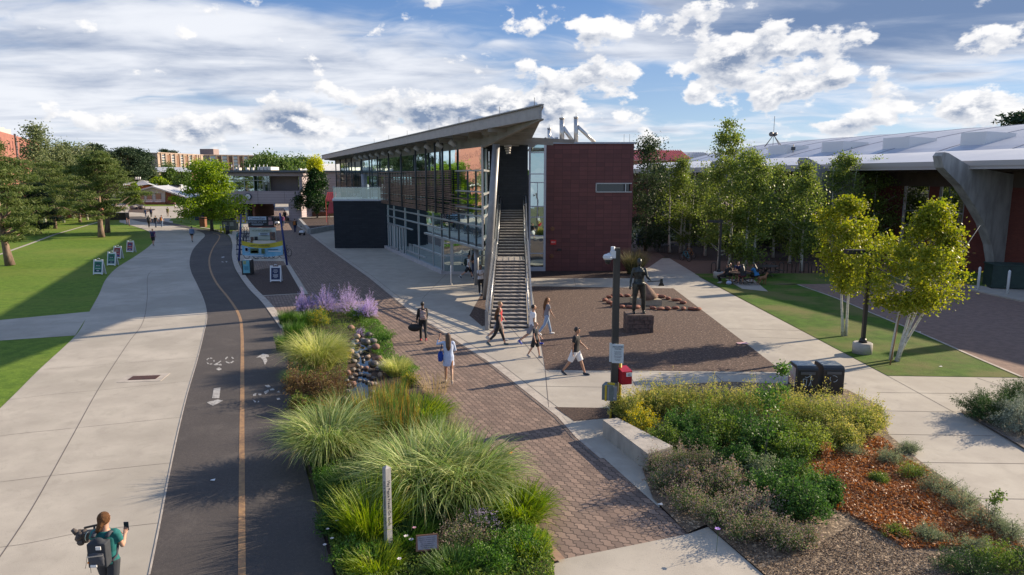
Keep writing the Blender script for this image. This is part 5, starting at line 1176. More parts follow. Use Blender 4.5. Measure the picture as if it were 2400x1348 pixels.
F_cat = leafmat('catmint_leaves', [(.09, .15, .045), (.16, .23, .075), (.23, .30, .11)], .3, .7)
F_catt = leafmat('catmint_spikes', [(.28, .19, .14), (.44, .30, .22), (.32, .26, .28), (.18, .22, .09)], .25, .8)
F_sage = leafmat('sage_leaves', [(.14, .19, .10), (.22, .27, .15), (.30, .33, .20)], .3, .7)
F_weed = leafmat('weed_leaves', [(.07, .14, .025), (.14, .22, .04), (.26, .32, .06)], .35, .6)
F_gc = leafmat('ground_cover_leaves', [(.05, .13, .02), (.10, .22, .03), (.18, .30, .05)], .35, .5)
F_mar = leafmat('maroon_leaves', [(.08, .04, .025), (.15, .08, .045), (.20, .13, .05), (.28, .22, .07)], .3, .6)
F_lav = leafmat('russian_sage_flowers', [(.42, .32, .58), (.56, .45, .70), (.66, .56, .76)], .35, .7)
F_lvs = leafmat('russian_sage_leaves', [(.08, .14, .06), (.14, .20, .09)], .3, .6)
F_gold = leafmat('goldenrod_flowers', [(.45, .36, .02), (.60, .50, .04)], .3, .7)
F_oran = leafmat('dead_orange_leaves', [(.18, .065, .025), (.36, .13, .04), (.46, .20, .07), (.50, .30, .16), (.24, .10, .045)], .25, .5)
F_sil = leafmat('silver_leaves', [(.16, .20, .15), (.26, .30, .24)], .25, .6)
F_jun = leafmat('mugo_needles', [(.025, .065, .018), (.05, .105, .026), (.09, .15, .036)], .2, .6)
for i, (u, v, Rr, H) in enumerate(((1470, 985, .62, .85), (1528, 972, .70, .95), (1598, 975, .75, .98), (1680, 980, .8, 1.0), (1762, 985, .8, 1.02), (1850, 1000, .85, 1.02), (1925, 1010, .85, 1.1), (1995, 1020, .85, 1.05), (2035, 1015, .6, .85))):
    q = G(u, v); shrub('rabbitbrush', '%s yellow tipped bush from the left along the back of the planting bed' % ORD[i], q, Rr, H, 420, 7500, .048, F_rab, 200 + i, .45, F_rabt, .84, .35, group='yellow tipped bushes at the back of the bed', tall=.12)
for i, (u, v, Rr, H, lb) in enumerate(((1600, 1035, .60, .75, 'glossy dark bush behind the concrete seat wall'), (1680, 1045, .70, .85, 'glossy dark bush left of the sapling in the bed'), (1770, 1060, .75, .85, 'glossy dark bush around the foot of the sapling'), (1850, 1090, .6, .7, 'glossy bush right of the sapling near the dead leaves'), (1735, 1110, .55, .6, 'low glossy bush in the middle of the bed'), (1880, 1215, .68, .72, 'darkest glossy bush above the wood chips'), (1800, 1180, .6, .6, 'glossy bush left of the darkest one'), (1930, 1180, .45, .5, 'small glossy bush touching the dead orange leaves'))):
    q = G(u, v); shrub('glossy_shrub', lb, q, Rr, H, 300, 4200, .06, F_gl if i not in (1, 3) else F_weed, 220 + i, .62, None, .8, .3, group='glossy bushes in the planting bed', tall=.15, jit=.06)
for i, (u, v, Rr, H) in enumerate(((1545, 1110, .5, .55), (1600, 1105, .5, .6), (1560, 1150, .5, .52), (1610, 1195, .55, .55), (1660, 1160, .55, .6), (1680, 1225, .55, .52), (1740, 1215, .5, .55), (1740, 1262, .5, .48), (1800, 1262, .5, .48), (1840, 1285, .42, .40), (1650, 1110, .4, .55), (1885, 1275, .35, .3))):
    q = G(u, v); shrub('catmint', '%s mound of fading catmint with brown spikes, counted from the seat wall' % ORD[i], q, Rr, H, 380, 4600, .034, F_cat, 240 + i, .5, F_catt, .80, .45, group='fading catmint along the brick walk', tall=.10, cat='catmint')
for i, (u, v, Rr, H, m_, lb) in enumerate(((2085, 1085, .40, .35, F_sage, 'grey sage nearest the yellow bushes'), (2140, 1120, .42, .35, F_weed, 'lime and grey sage at the walk edge'), (2200, 1155, .48, .45, F_sage, 'grey sage above the tall weed stalk'), (2250, 1190, .48, .45, F_sage, 'grey sage beside the tall weed stalk'), (2310, 1235, .52, .48, F_sage, 'roundest grey sage by the walk'), (2360, 1262, .40, .4, F_sage, 'grey sage at the right corner of the bed'), (2130, 1060, .3, .25, F_sage, 'small sage among the dead leaves'), (2000, 1070, .35, .3, F_sage, 'sage sprawl under the yellow bushes'), (2180, 1265, .35, .22, F_sage, 'flat green patch within the dead leaves'), (2100, 1255, .3, .16, F_weed, 'mossy green cushion beside the wood chips'), (2060, 1130, .25, .2, F_weed, 'thin green tuft among the dead leaves'), (2290, 1300, .4, .3, F_sage, 'pale sage above the dark juniper'))):
    q = G(u, v); shrub('sage_bush', lb, q, Rr, H, 320, 3400, .032, m_, 260 + i, .35, None, .8, .4, group='grey sage at the right of the bed', cat='sage', jit=.045)
for i, (u, v, Rr, H, lb) in enumerate(((2260, 1345, .55, .4, 'dark juniper at the bottom edge of the bed'), (2340, 1335, .5, .42, 'green juniper in the lower right corner'), (2410, 1330, .5, .4, 'juniper cut by the right edge'))):
    q = G(u, v); shrub('juniper', lb, q, Rr, H, 300, 4200, .045, F_jun if i != 1 else F_weed, 280 + i, .25, None, .8, .35, group='junipers in the lower right corner', cat='juniper', jit=.05)
q = G(2310, 985); shrub('mugo_pine', 'dark green mugo pine at the tip of the corner bed', (q.x + .1, q.y, 0), .85, .85, 520, 17000, .06, F_jun, 285, .22, None, .8, .3, cat='shrub', jit=.05)
q = G(2385, 1010); shrub('silver_shrub', 'silvery grey shrub beside the mugo pine in the corner bed', (q.x + .1, q.y, 0), .95, .85, 520, 17000, .045, F_sil, 286, .4, None, .8, .3, cat='shrub', jit=.06)
q = G(2380, 955); shrub('mugo_pine', 'second dark mugo pine behind the silvery shrub at the right edge', (q.x + .2, q.y, 0), .85, .85, 520, 15000, .06, F_jun, 287, .22, None, .8, .3, cat='shrub', jit=.05)
# dead leaves
def scatter(name, label, cat, poly, n, ls, m, seed, zr=(.03, .12), asp=.5, flat=.5):
    r = np.random.default_rng(seed); xs = [p[0] for p in poly]; ys = [p[1] for p in poly]; out = []
    P_ = np.array(poly)
    while len(out) < n:
        x, y = r.uniform(min(xs), max(xs), 4000), r.uniform(min(ys), max(ys), 4000); ins = np.zeros(4000, bool)
        for i in range(len(P_)):
            x1, y1 = P_[i]; x2, y2 = P_[(i+1) % len(P_)]
            c_ = ((y1 > y) != (y2 > y)) & (x < (x2-x1)*(y-y1)/(y2-y1+1e-12) + x1); ins ^= c_
        out += list(zip(x[ins], y[ins]))
    c = np.array(out[:n]); hz = zr[0] + (zr[1]-zr[0])*r.random(n)*(.6 + .4*np.sin(c[:, 0]*3.1)*np.cos(c[:, 1]*2.7))
    c = np.column_stack([c, hz]); d = r.normal(size=(n, 3)); d[:, 2] *= flat
    return tag(fastmesh(name, leafquads(c, ls*(.6 + .8*r.random(n)), unit(d), asp, .1, r), 4, m, None), label, cat, kind='stuff')
scatter('dead_leaves', 'carpet of dead orange leaves over the right of the planting bed', 'leaves', GP((1880, 1060), (1960, 1030), (2070, 1035), (2140, 1090), (2270, 1180), (2400, 1290), (2380, 1330), (2250, 1290), (2120, 1290), (2000, 1215), (1930, 1190), (1860, 1110)), 30000, .07, F_oran, 300, (.03, .17), .42, .45)
scatter('wood_chip_litter', 'loose pale wood chips over the bare front of the bed', 'wood chips', GP((1790, 1348), (1700, 1270), (1830, 1310), (1900, 1290), (2000, 1230), (2120, 1290), (2230, 1310), (2200, 1400), (1800, 1400)), 9000, .032, leafmat('chip_flakes', [(.10, .07, .05), (.30, .21, .14), (.52, .40, .28)], .05, .8), 301, (.032, .055), .6, .3)
# low green cover in the island garden
scatter('ground_cover', 'low bright green cover filling the front of the island garden', 'ground cover', GP((775, 1300), (760, 1190), (830, 1230), (960, 1290), (1040, 1310), (1130, 1250), (1210, 1215), (1285, 1262), (1300, 1348), (1290, 1400), (800, 1400)), 22000, .055, F_weed, 302, (.05, .34), .42, 1.2)
scatter('ground_cover', 'bright green trailing cover on the right bank of the stream', 'ground cover', GP((850, 790), (842, 755), (880, 752), (912, 790), (925, 835), (985, 870), (955, 905), (900, 850), (870, 830)), 11000, .05, F_gc, 303, (.08, .42), .5, 1.2)
scatter('ground_cover', 'darker low cover along the bike lane edge of the island garden', 'ground cover', GP((730, 1105), (800, 1100), (820, 1240), (775, 1290), (752, 1200)), 9000, .045, F_gl, 304, (.05, .25), .55, 1.2)
for i, (u, v, Rr, H, lb, m_, tip, ls) in enumerate((
        (705, 930, .75, .95, 'left lobe of the reddish brown shrub beside the bike lane', F_mar, None, .05), (772, 935, .9, 1.0, 'right lobe of the reddish brown shrub beside the stream', F_mar, None, .05), (700, 965, .4, .45, 'low olive bush under the reddish brown shrub', F_mar, F_weed, .045),
        (750, 770, .5, .95, 'yellow flowering goldenrod behind the straw grass', F_weed, F_gold, .045), (800, 850, .45, .7, 'yellow flecked bush at the right of the straw grass', F_weed, F_gold, .04),
        (1010, 1020, .55, .65, 'feathery bright green bush below the lime day lilies', F_gc, F_lime if False else F_weed, .03), (840, 750, .55, .6, 'green bush below the lavender haze', F_gc, None, .05), (900, 800, .5, .45, 'green mound on the right bank near the brick walk', F_gc, None, .045), (960, 905, .35, .35, 'small yellow flowered plant above the reeds', F_weed, F_gold, .035),
        (1080, 1285, .55, .5, 'purple and brown flowering catmint behind the plaque', F_cat, F_catt, .034), (1130, 1255, .45, .45, 'purple flowering catmint toward the brick walk', F_cat, F_lav, .032), (1210, 1290, .6, .35, 'bright green mound at the lower right of the island', F_gc, None, .045), (1160, 1330, .6, .35, 'bright green mound at the bottom edge of the island', F_gc, None, .045),
        (770, 1140, .35, .4, 'green bush beside the three grey rocks', F_gc, None, .045), (780, 1250, .4, .45, 'dark leafy plant with pale flowers at the bike lane edge', F_gl, None, .05), (830, 1320, .5, .35, 'leafy green plant left of the plaque', F_gc, None, .045), (1010, 1240, .4, .45, 'dark leafy plant behind the plaque with pink flowers', F_gl, None, .05), (900, 870, .25, .25, 'bluish plant by the dark rocks', F_sil, F_lav, .035))):
    q = G(u, v); shrub('garden_shrub', lb, q, Rr, H, 340, 5600 if Rr > .5 else 3600, ls, m_, 320 + i, .5, tip, .82, .35, jit=.055, tall=.08)
for i, (u, v, Rr, H, ns) in enumerate(((715, 742, .55, 1.15, 150), (765, 738, .7, 1.35, 200), (815, 742, .8, 1.35, 230), (862, 752, .65, 1.1, 180))):
    q = G(u, v); shrub('russian_sage', '%s lavender flowering bush from the left at the head of the garden' % ORD[i], q, Rr, H, int(ns*1.4), 12500, .036, F_lvs, 340 + i, .4, F_lav, .45, .30, group='lavender bushes', cat='russian sage', tall=.2, jit=.028)
q = G(845, 792); shrub('russian_sage', 'small greyish lavender bush beside the top of the stream', q, .25, .5, 90, 1800, .03, F_lvs, 345, .4, F_lav, .5, .3, cat='russian sage', jit=.02)
for i, (u, v, Rr, H, lb, m_, tip) in enumerate((
        (1560, 1055, .5, .6, 'leafy bush against the back of the seat wall', F_weed, None), (1640, 1070, .55, .6, 'mid green bush between the glossy bushes and the catmint', F_gl, None), (1700, 1150, .55, .6, 'leafy bush in the centre of the catmint', F_cat, F_catt), (1780, 1130, .5, .55, 'grey green bush in the middle of the bed', F_sage, None), (1500, 1015, .45, .7, 'yellow flowered bush at the left end of the bed', F_rab, F_gold),
        (1640, 1010, .6, .8, 'green bush in the second row behind the seat wall', F_weed, None), (1720, 1025, .6, .8, 'green bush in the second row left of the sapling', F_gl, None), (1830, 1045, .6, .8, 'green bush in the second row right of the sapling', F_weed, None), (1900, 1060, .6, .7, 'olive bush in the second row toward the dead leaves', F_rab, None), (1975, 1050, .6, .75, 'olive bush near the right end of the back row', F_rab, F_rabt), (1850, 1140, .55, .6, 'bright green bush left of the dead leaves', F_gl, None), (1770, 1215, .5, .5, 'grey green bush before the wood chips', F_sage, F_catt), (1900, 1160, .4, .45, 'thin weed bush on the edge of the dead leaves', F_weed, None), (1600, 1150, .45, .5, 'green and brown bush in the front of the catmint', F_cat, F_catt))):
    q = G(u, v); shrub('bed_shrub', lb, q, Rr, H, 320, 4600, .05, m_, 500 + i, .55, tip, .8, .35, group='filler shrubs in the planting bed', jit=.06, tall=.12)
scatter('bed_undergrowth', 'low mixed weeds under the bushes of the planting bed', 'weeds', GP((1440, 970), (1600, 930), (1850, 930), (2040, 980), (2020, 1060), (1900, 1080), (1920, 1180), (1860, 1270), (1700, 1240), (1520, 1130), (1560, 1060)), 30000, .05, F_weed, 305, (.03, .30), .5, 1.2)
scatter('garden_undergrowth', 'tangled green growth between the grass clumps of the island garden', 'undergrowth', GP((700, 1000), (690, 900), (740, 860), (800, 960), (870, 990), (960, 960), (1040, 1000), (1120, 1090), (1180, 1180), (1000, 1250), (820, 1250), (740, 1150)), 34000, .055, F_gc, 306, (.04, .50), .4, 1.4)
scatter('garden_undergrowth', 'mixed leaves under the lavender bushes at the head of the garden', 'undergrowth', GP((672, 800), (680, 750), (720, 728), (800, 732), (880, 750), (860, 780), (815, 795), (815, 900), (800, 940), (700, 950), (680, 880)), 26000, .05, F_weed, 307, (.04, .50), .4, 1.4)
for i, (u, v, rad, L_, n_, m_, lb) in enumerate(((835, 1170, .35, .9, 900, B_grn, 'green strappy tuft between the boulders and the white pole'), (1120, 1240, .4, .7, 900, B_grn, 'green strappy tuft behind the purple catmint'), (960, 1280, .35, .6, 700, B_grn, 'short green tuft behind the plaque'), (1240, 1300, .35, .45, 700, B_lime, 'short lime tuft at the lower right of the island'), (880, 1340, .4, .5, 900, B_lime, 'lime tuft at the bottom edge under the white pole'), (1060, 1345, .4, .45, 800, B_grn, 'green tuft at the bottom edge right of the plaque'), (800, 1000, .3, 1.2, 700, B_reed, 'thin reeds left of the pond'), (1030, 1090, .4, 1.3, 1100, B_var, 'striped tuft behind the largest fountain'), (910, 1160, .3, 1.2, 1000, B_var, 'striped tuft left of the largest fountain'))):
    q = G(u, v); grass('grass_tuft', lb, q, rad, L_, n_, m_, .014, (0, .8), (.6, 2.2), 520 + i)
# flowers
def flower(label, u, v, z, m, s=.05, name='flower'):
    p = G(u, v, z); mb = MB()
    mb.tube([(p.x, p.y, .03), (p.x + .01, p.y, z)], .004, 5, 1)
    for k in range(6):
        a = k*math.pi/3; d = Vector((math.cos(a), math.sin(a), .25))*s; e_ = Vector((-math.sin(a), math.cos(a), 0))*s*.4
        mb.add([p, p + d*.55 + e_, p + d, p + d*.55 - e_], [(0, 1, 2, 3)], 0)
    mb.ell(p, s*.22, 6, 2)
    tag(mb.build(name, [m, MATS['green_blades'], F_gold]), label, 'flower')
pinkf = mat('pink_petals', (.62, .32, .48), rough=.6); whitef = mat('pale_petals', (.75, .68, .75), rough=.6); orf = mat('orange_petals', (.80, .24, .02), rough=.6)
for (u, v, z, m_, lb, s) in ((1196, 1063, .55, orf, 'orange day lily flower leaning over the brick walk', .09), (971, 1237, .45, pinkf, 'pink flower right of the white pole, topmost', .045), (952, 1257, .4, whitef, 'pale pink flower right of the white pole, middle left', .05), (964, 1265, .4, whitef, 'pale pink flower right of the white pole, lowest', .05), (936, 1310, .35, whitef, 'pale flower in the green cover left of the plaque', .045),
        (790, 1220, .4, whitef, 'pale flower highest along the bike lane edge', .04), (778, 1262, .35, whitef, 'pale flower in the middle of the bike lane edge', .04), (768, 1240, .35, whitef, 'pale flower just beside the asphalt', .035), (761, 1277, .3, whitef, 'pale flower lowest along the bike lane edge', .04), (1682, 1240, .5, mat('violet_petals', (.35, .2, .6), rough=.6), 'violet flower in the catmint by the brick walk', .06)):
    flower(lb, u, v, z, m_, s)
# sapling and tall stalks in the right bed
q = G(1793, 1092); tree('sapling_tree', 'slender young tree with bright leaves and grey stem in the planting bed', 'sapling', (q.x, q.y, 0), 2.15, egg(.36, .55), 16, 800, .07, leafmat('sapling_leaves', [(.05, .12, .02), (.09, .18, .03), (.15, .26, .05)], .35, .5), bark_d, .022, 401, z0=.42, spread=.13, limbs=14)
q = G(1825, 985); tree('sapling_tree', 'thin leafy shoot standing above the yellow bushes', 'sapling', (q.x, q.y, 0), 1.75, egg(.22, .6), 12, 500, .07, MATS['sapling_leaves'], bark_d, .014, 402, z0=.4, spread=.08, limbs=6)
for i, (u, v, h, lb) in enumerate(((2328, 1230, .75, 'tall weed stalk above the grey sage by the walk'), (1890, 1090, .7, 'yellow corn like stalk left of the pair in the bed'), (1935, 1100, .65, 'orange withered stalk right of the pair in the bed'))):
    q = G(u, v); tree('weed_stalk', lb, 'weed', (q.x, q.y, 0), h, egg(.10, .6), 10, 260, .05, F_weed if i < 2 else F_oran, bark_d, .008, 410 + i, z0=.3, spread=.05, limbs=5)
# rocks, stream and pond
def rockmesh(mb, c, r_, seed, m=0, n=9):
    k = len(mb.v); mb.ell(c, r_, n, m, Matrix.Rotation(seed*1.3, 3, 'Z'))
    for i in range(k, len(mb.v)):
        p = Vector(mb.v[i]); d = (p - Vector(c)); s = 1 + .28*mnoise.noise(p*(1.2/max(r_)) + Vector((seed, 0, 0))); mb.v[i] = tuple(Vector(c) + d*s)
rk = [mat('grey_rock', (.26, .235, .21), (.15, .135, .125), 7., .85, .6, 20), mat('tan_rock', (.38, .28, .21), (.24, .17, .13), 7., .85, .6, 20), mat('dark_wet_rock', (.09, .08, .078), (.05, .045, .045), 7., .4, .5, 20), mat('reddish_rock', (.30, .17, .13), (.19, .11, .09), 7., .85, .6, 20)]
waterm = mat('still_water', (.006, .012, .018), rough=.04, spec=1.0)
structure(MB().sheet(smooth_poly(GP((828, 790), (850, 800), (868, 830), (872, 870), (862, 900), (865, 935), (858, 970), (830, 975), (812, 950), (820, 910), (840, 890), (836, 850), (822, 815), (824, 795))), .05), 'pond', waterm)
r = random.Random(9); rcn = {}
spots = [(823, 782, .22), (848, 790, .2), (865, 800, .22), (838, 803, .2), (858, 818, .25), (875, 815, .24), (826, 822, .16), (845, 832, .14), (836, 842, .18), (822, 830, .18), (862, 842, .15), (882, 828, .2), (852, 850, .12), (870, 855, .14), (888, 846, .18), (838, 862, .12), (847, 868, .13), (858, 868, .13), (868, 872, .12), (876, 862, .24), (886, 870, .14), (830, 852, .14), (828, 872, .13), (833, 884, .12), (822, 892, .16), (845, 882, .10), (855, 884, .11), (865, 886, .12), (875, 892, .12), (843, 895, .10), (852, 897, .09), (861, 900, .11), (870, 906, .13), (828, 905, .13), (818, 912, .15), (812, 925, .14), (879, 905, .12), (872, 925, .12), (866, 940, .12), (880, 940, .14), (815, 880, .15), (892, 885, .16), (836, 812, .12), (850, 808, .12), (812, 898, .13), (840, 872, .1), (867, 828, .14), (850, 842, .1), (806, 940, .12), (876, 958, .14)]
for i, (u, v, s) in enumerate(sorted(spots, key=lambda q: q[1])):
    q = G(u, v); mb = MB(); kk = r.choice((0, 0, 1, 1, 2, 3))
    if v < 800: kk = 2 if i % 2 else 3
    rockmesh(mb, (q.x, q.y, s*.45 + .03 + (.15 if v < 830 else 0)), (s*.9, s*r.uniform(.6, .9), s*r.uniform(.5, .7)), i + 1, 0); o = mb.build('stream_rock', rk[kk])
    col_ = ('grey', 'tan', 'dark wet', 'reddish')[kk]
    rcn[col_] = rcn.get(col_, 0) + 1
    tag(o, '%s %s rounded rock from the top of the stream' % (ORD[rcn[col_]-1], col_), 'rock', 'rounded rocks in the stream bed')
for i, (u, v, s, lb) in enumerate(((812, 1118, .16, 'grey boulder highest of three below the round grass'), (800, 1140, .19, 'pale brown boulder between the grass clumps'), (792, 1165, .2, 'flat brown boulder lowest of three beside the low green plants'), (1093, 1200, .09, 'pale stone peeping out under the largest grass'))):
    q = G(u, v); mb = MB(); rockmesh(mb, (q.x, q.y, s*.5), (s*1.2, s, s*.7), 70 + i); tag(mb.build('boulder', rk[i % 2]), lb, 'boulder')
# edging stones round the memorial
redst = mat('red_sandstone', (.30, .12, .08), (.20, .08, .055), 7., .85, .6, 20)
path_ = [(1418, 706), (1428, 712), (1442, 718), (1458, 722), (1476, 723), (1494, 723), (1530, 725), (1548, 727), (1565, 726), (1583, 725), (1602, 727), (1622, 727), (1636, 728), (1600, 712), (1586, 706), (1566, 702), (1550, 698), (1536, 696), (1428, 699), (1440, 695), (1454, 695), (1470, 696), (1486, 694)]
for i, (u, v) in enumerate(path_):
    q = G(u, v); mb = MB(); rockmesh(mb, (q.x, q.y, .09), (.22 + .05*(i % 3), .13 + .03*(i % 2), .09), 90 + i, 0, 8); o = mb.build('edging_stone', redst)
    row = [k for k in range(len(path_)) if (k >= 13) == (i >= 13)]; row.sort(key=lambda k: path_[k][0])
    tag(o, '%s red sandstone block from the left in the %s row around the marker' % (ORD[row.index(i)], 'back' if i >= 13 else 'front'), 'edging stone', 'red sandstone ring')
structure(MB().sheet(smooth_poly(GP((1432, 700), (1480, 697), (1540, 699), (1600, 714), (1630, 726), (1560, 724), (1470, 721), (1435, 712))), .013), 'ring_soil', mat('black_soil', (.04, .032, .028), (.025, .02, .018), 8., .95, .8, 20))
# ================================================================ PEOPLE
def remeshed(mb, name, mats, parent, vox=.016, sm=2):
    me = bpy.data.meshes.new('t'); me.from_pydata(mb.v, [], mb.f); me.update()
    t = bpy.data.objects.new('t', me); COL.objects.link(t)
    m_ = t.modifiers.new('r', 'REMESH'); m_.mode = 'VOXEL'; m_.voxel_size = vox; m_.use_smooth_shade = True
    s_ = t.modifiers.new('s', 'SMOOTH'); s_.factor = .5; s_.iterations = sm
    dg = bpy.context.evaluated_depsgraph_get(); out = bpy.data.meshes.new_from_object(t.evaluated_get(dg))
    COL.objects.unlink(t); bpy.data.objects.remove(t); bpy.data.meshes.remove(me)
    out.name = name; out.materials.clear(); out.materials.append(mats)
    return link(bpy.data.objects.new(name, out), parent)
def cloth(name, c, c2=None, rough=.85, scale=9.): return mat('cloth_' + name, c, c2, scale, rough)
SK = {'light': mat('skin_light', (.52, .30, .21), (.46, .26, .18), 8., .5), 'tan': mat('skin_tan', (.42, .23, .15), (.36, .19, .12), 8., .5), 'dark': mat('skin_dark', (.16, .085, .055), (.13, .07, .045), 8., .5)}
HAIR = {'brown': mat('hair_brown', (.10, .055, .03), (.06, .03, .018), 30., .5), 'auburn': mat('hair_auburn', (.20, .095, .04), (.085, .038, .018), 22., .75, bump=1., bscale=60, stretch=(3, 3, .8), spec=.2), 'blond': mat('hair_blond', (.42, .27, .13), (.30, .18, .08), 30., .5), 'black': mat('hair_black', (.02, .016, .014), rough=.4)}
eyem = mat('eye_dark', (.03, .02, .02), rough=.2)
def person(label, pos, head, h=1.75, skin='light', hair=('brown', 'short'), top=None, bottom=None, shoes=(.05, .05, .06), legs=((.35, .15), (-.35, .25)), arms=((-.3, .1, .25), (.3, .1, .25)), lean=.04, turn=0., female=False, sole=True, cat='person', name='person', bulk=1., allm=None, twist=None, headpitch=0., socks=None, vox=.016):
    """pose angles in radians, (L, R): legs (thigh forward, knee bend); arms (forward, outward, elbow bend). top = (kind, mat), bottom = (kind, mat)"""
    o = thing(name, label, cat, tuple(pos), rz=R(head)); s = h/1.75; o.scale = (s, s, s)
    B = MB(); cl = lambda m: allm or m
    hipw, shw = (.095, .165) if female else (.092, .19)
    J = {}
    for i, sg in ((0, -1), (1, 1)):
        a, k = legs[i][0], legs[i][1]; ab = legs[i][2] if len(legs[i]) > 2 else 0.
        H_ = Vector((sg*hipw, 0, .92)); kn = H_ + Vector((sg*math.sin(ab)*.43, math.sin(a)*.43, -math.cos(a)*.43)); an_ = kn + Vector((sg*math.sin(ab)*.3*.43, math.sin(a-k)*.43, -math.cos(a-k)*.43))
        J[i] = (H_, kn, an_, a - k)
    zmin = min(J[0][2].z, J[1][2].z) - .075; dz = Vector((0, 0, -zmin))
    for i in (0, 1): J[i] = (J[i][0] + dz, J[i][1] + dz, J[i][2] + dz, J[i][3])
    def tr(z, x=0., y=0.): # trunk point after leaning
        t = z - .92; return Vector((x, y + t*math.sin(lean), .92 + t*math.cos(lean))) + dz
    def torso(mb, g=0., z0=.86, z1=1.47, hem=0.):
        lv = [(z0, .105 + hem), (.93, .112 + hem*.5), (1.02, .10), (1.10, .092), (1.22, .104), (1.33, .108), (1.40, .092), (1.45, .065), (1.49, .050)]
        lv = [(z, r_) for z, r_ in lv if z <= z1 + .001 or z == z0]
        mb.tube([tr(z) for z, _ in lv], [(r_*bulk + g) for _, r_ in lv], 14, flat=(1.42 if female else 1.55))
    torso(B)
    B.tube([tr(1.42), tr(1.50), tr(1.56, y=.01)], [.065, .055, .052], 12)
    HM = Matrix.Rotation(turn, 3, 'Z') @ Matrix.Rotation(headpitch, 3, 'X'); hc = tr(1.635, y=.02)
    hp = lambda x, y, z: hc + HM @ Vector((x, y, z))
    B.ell(hc, (.074, .094, .108), 16, M_=HM); B.ell(hp(0, .035, -.055), (.055, .058, .055), 12, M_=HM); B.ell(hp(0, .098, -.012), (.013, .02, .022), 8, M_=HM)
    for sg in (-1, 1): B.ell(hp(sg*.075, -.005, -.01), (.012, .02, .03), 8, M_=HM)
    AJ = {}
    for i, sg in ((0, -1), (1, 1)):
        f_, ab, el_ = arms[i][:3]; tw = arms[i][3] if len(arms[i]) > 3 else 0.
        S_ = tr(1.41, sg*shw*.97); B.ell(tr(1.40, sg*shw*.86), (.062, .06, .06), 10)
        ud = Vector((sg*math.sin(ab), math.sin(f_)*math.cos(ab), -math.cos(f_)*math.cos(ab))); E_ = S_ + ud*.28
        fd = Vector((sg*math.sin(ab)*.6 - sg*math.sin(tw), math.sin(f_ + el_), -math.cos(f_ + el_))).normalized(); W_ = E_ + fd*.25
        AJ[i] = (S_, E_, W_, fd)
        B.tube([S_, S_.lerp(E_, .45), E_, E_.lerp(W_, .3), W_], [.050*bulk, .045*bulk, .036*bulk, .037*bulk, .026], 10)
        side = fd.cross(Vector((0, 1, 0)) if abs(fd.y) < .8 else Vector((0, 0, 1))).normalized(); nrm = fd.cross(side)
        MH = Matrix((side, nrm, fd)).transposed()
        B.ell(W_ + fd*.05, (.040, .018, .055), 10, M_=MH)
    for i in (0, 1):
        H_, kn, an_, aa = J[i]
        B.tube([H_ + Vector((0, 0, .02)), H_.lerp(kn, .4), kn, kn.lerp(an_, .3), an_], [.088*bulk, .076*bulk, .052*bulk, .053*bulk, .036], 12)
        fd = Vector((0, math.cos(aa*.6), math.sin(min(0, aa)*.9) if aa < 0 else .0)).normalized()
        B.tube([an_ + Vector((0, -.03, -.03)), an_ + fd*.10 + Vector((0, 0, -.045))], [.038, .030], 8)
    body = remeshed(B, 'body', cl(SK[skin]), o, vox)
    # fingers: five per hand, curled, unequal
    for i, sg in ((0, -1), (1, 1)):
        S_, E_, W_, fd = AJ[i]; FB = MB()
        side = fd.cross(Vector((0, 1, 0)) if abs(fd.y) < .8 else Vector((0, 0, 1))).normalized(); nrm = fd.cross(side)
        for k, (off, L_) in enumerate(((-.027, .062), (-.009, .074), (.009, .070), (.027, .055))):
            b0 = W_ + fd*.085 + side*off; c1 = b0 + (fd*.9 - nrm*.35)*L_*.5; c2 = c1 + (fd*.5 - nrm*.8)*L_*.45
            FB.tube([b0 - fd*.01, c1, c2], [.0085, .008, .006], 6)
        t0 = W_ + fd*.03 - side*sg*.03; FB.tube([t0, t0 + (fd*.6 - side*sg*.8)*.035, t0 + (fd*.95 - side*sg*.6)*.06], [.011, .0095, .007], 6)
        FB.build('hand', cl(SK[skin]), o, world=False)
    fe = MB()
    for sg in (-1, 1): fe.ell(hp(sg*.030, .082, .012), (.011, .008, .007), 8, M_=HM)
    fe.build('eyes', cl(eyem), o, world=False)
    fm = MB(); fm.ell(hp(0, .090, -.052), (.022, .006, .006), 8, M_=HM); fm.build('mouth', cl(mat('lip', (.36, .13, .11), rough=.5)), o, world=False)
    # hair
    if hair:
        hm = cl(HAIR[hair[0]]); hb_ = MB(); k = hair[1]
        hb_.ell(hp(0, -.024, .022), (.083, .092, .098), 16, M_=HM)
        if k == 'long':
            hb_.tube([hp(0, -.05, .05), hp(0, -.09, -.06), tr(1.46, y=-.10), tr(1.28, y=-.13), tr(1.16, y=-.12)], [.075, .080, .078, .070, .03], 12, flat=1.25)
        if k == 'bun': hb_.ell(hp(0, -.11, .05), .045, 10)
        if k == 'braid': hb_.ell(hp(0, -.03, .02), (.098, .105, .112), 14, M_=HM); hb_.tube([hp(0, -.06, .02), hp(-.01, -.11, -.06), hp(-.05, -.12, -.14), hp(-.11, -.09, -.22)], [.07, .05, .04, .02], 10)
        if k == 'curly':
            rr = random.Random(3)
            for _ in range(26): hb_.ell(hp(rr.uniform(-.075, .075), rr.uniform(-.09, .03), rr.uniform(.0, .12)), .03, 6)
        ho_ = remeshed(hb_, 'hair', hm, o, .013, 1)
        # keep the face free: the hair cap is cut where the face starts
        bm = bmesh.new(); bm.from_mesh(ho_.data)
        inv = HM.transposed(); dl = [v for v in bm.verts if (lambda q: q.y > .022 and q.z < .070 and q.y < .2 and q.z > -.13)(inv @ (v.co - hc))]
        bmesh.ops.delete(bm, geom=dl, context='VERTS'); bm.to_mesh(ho_.data); bm.free()
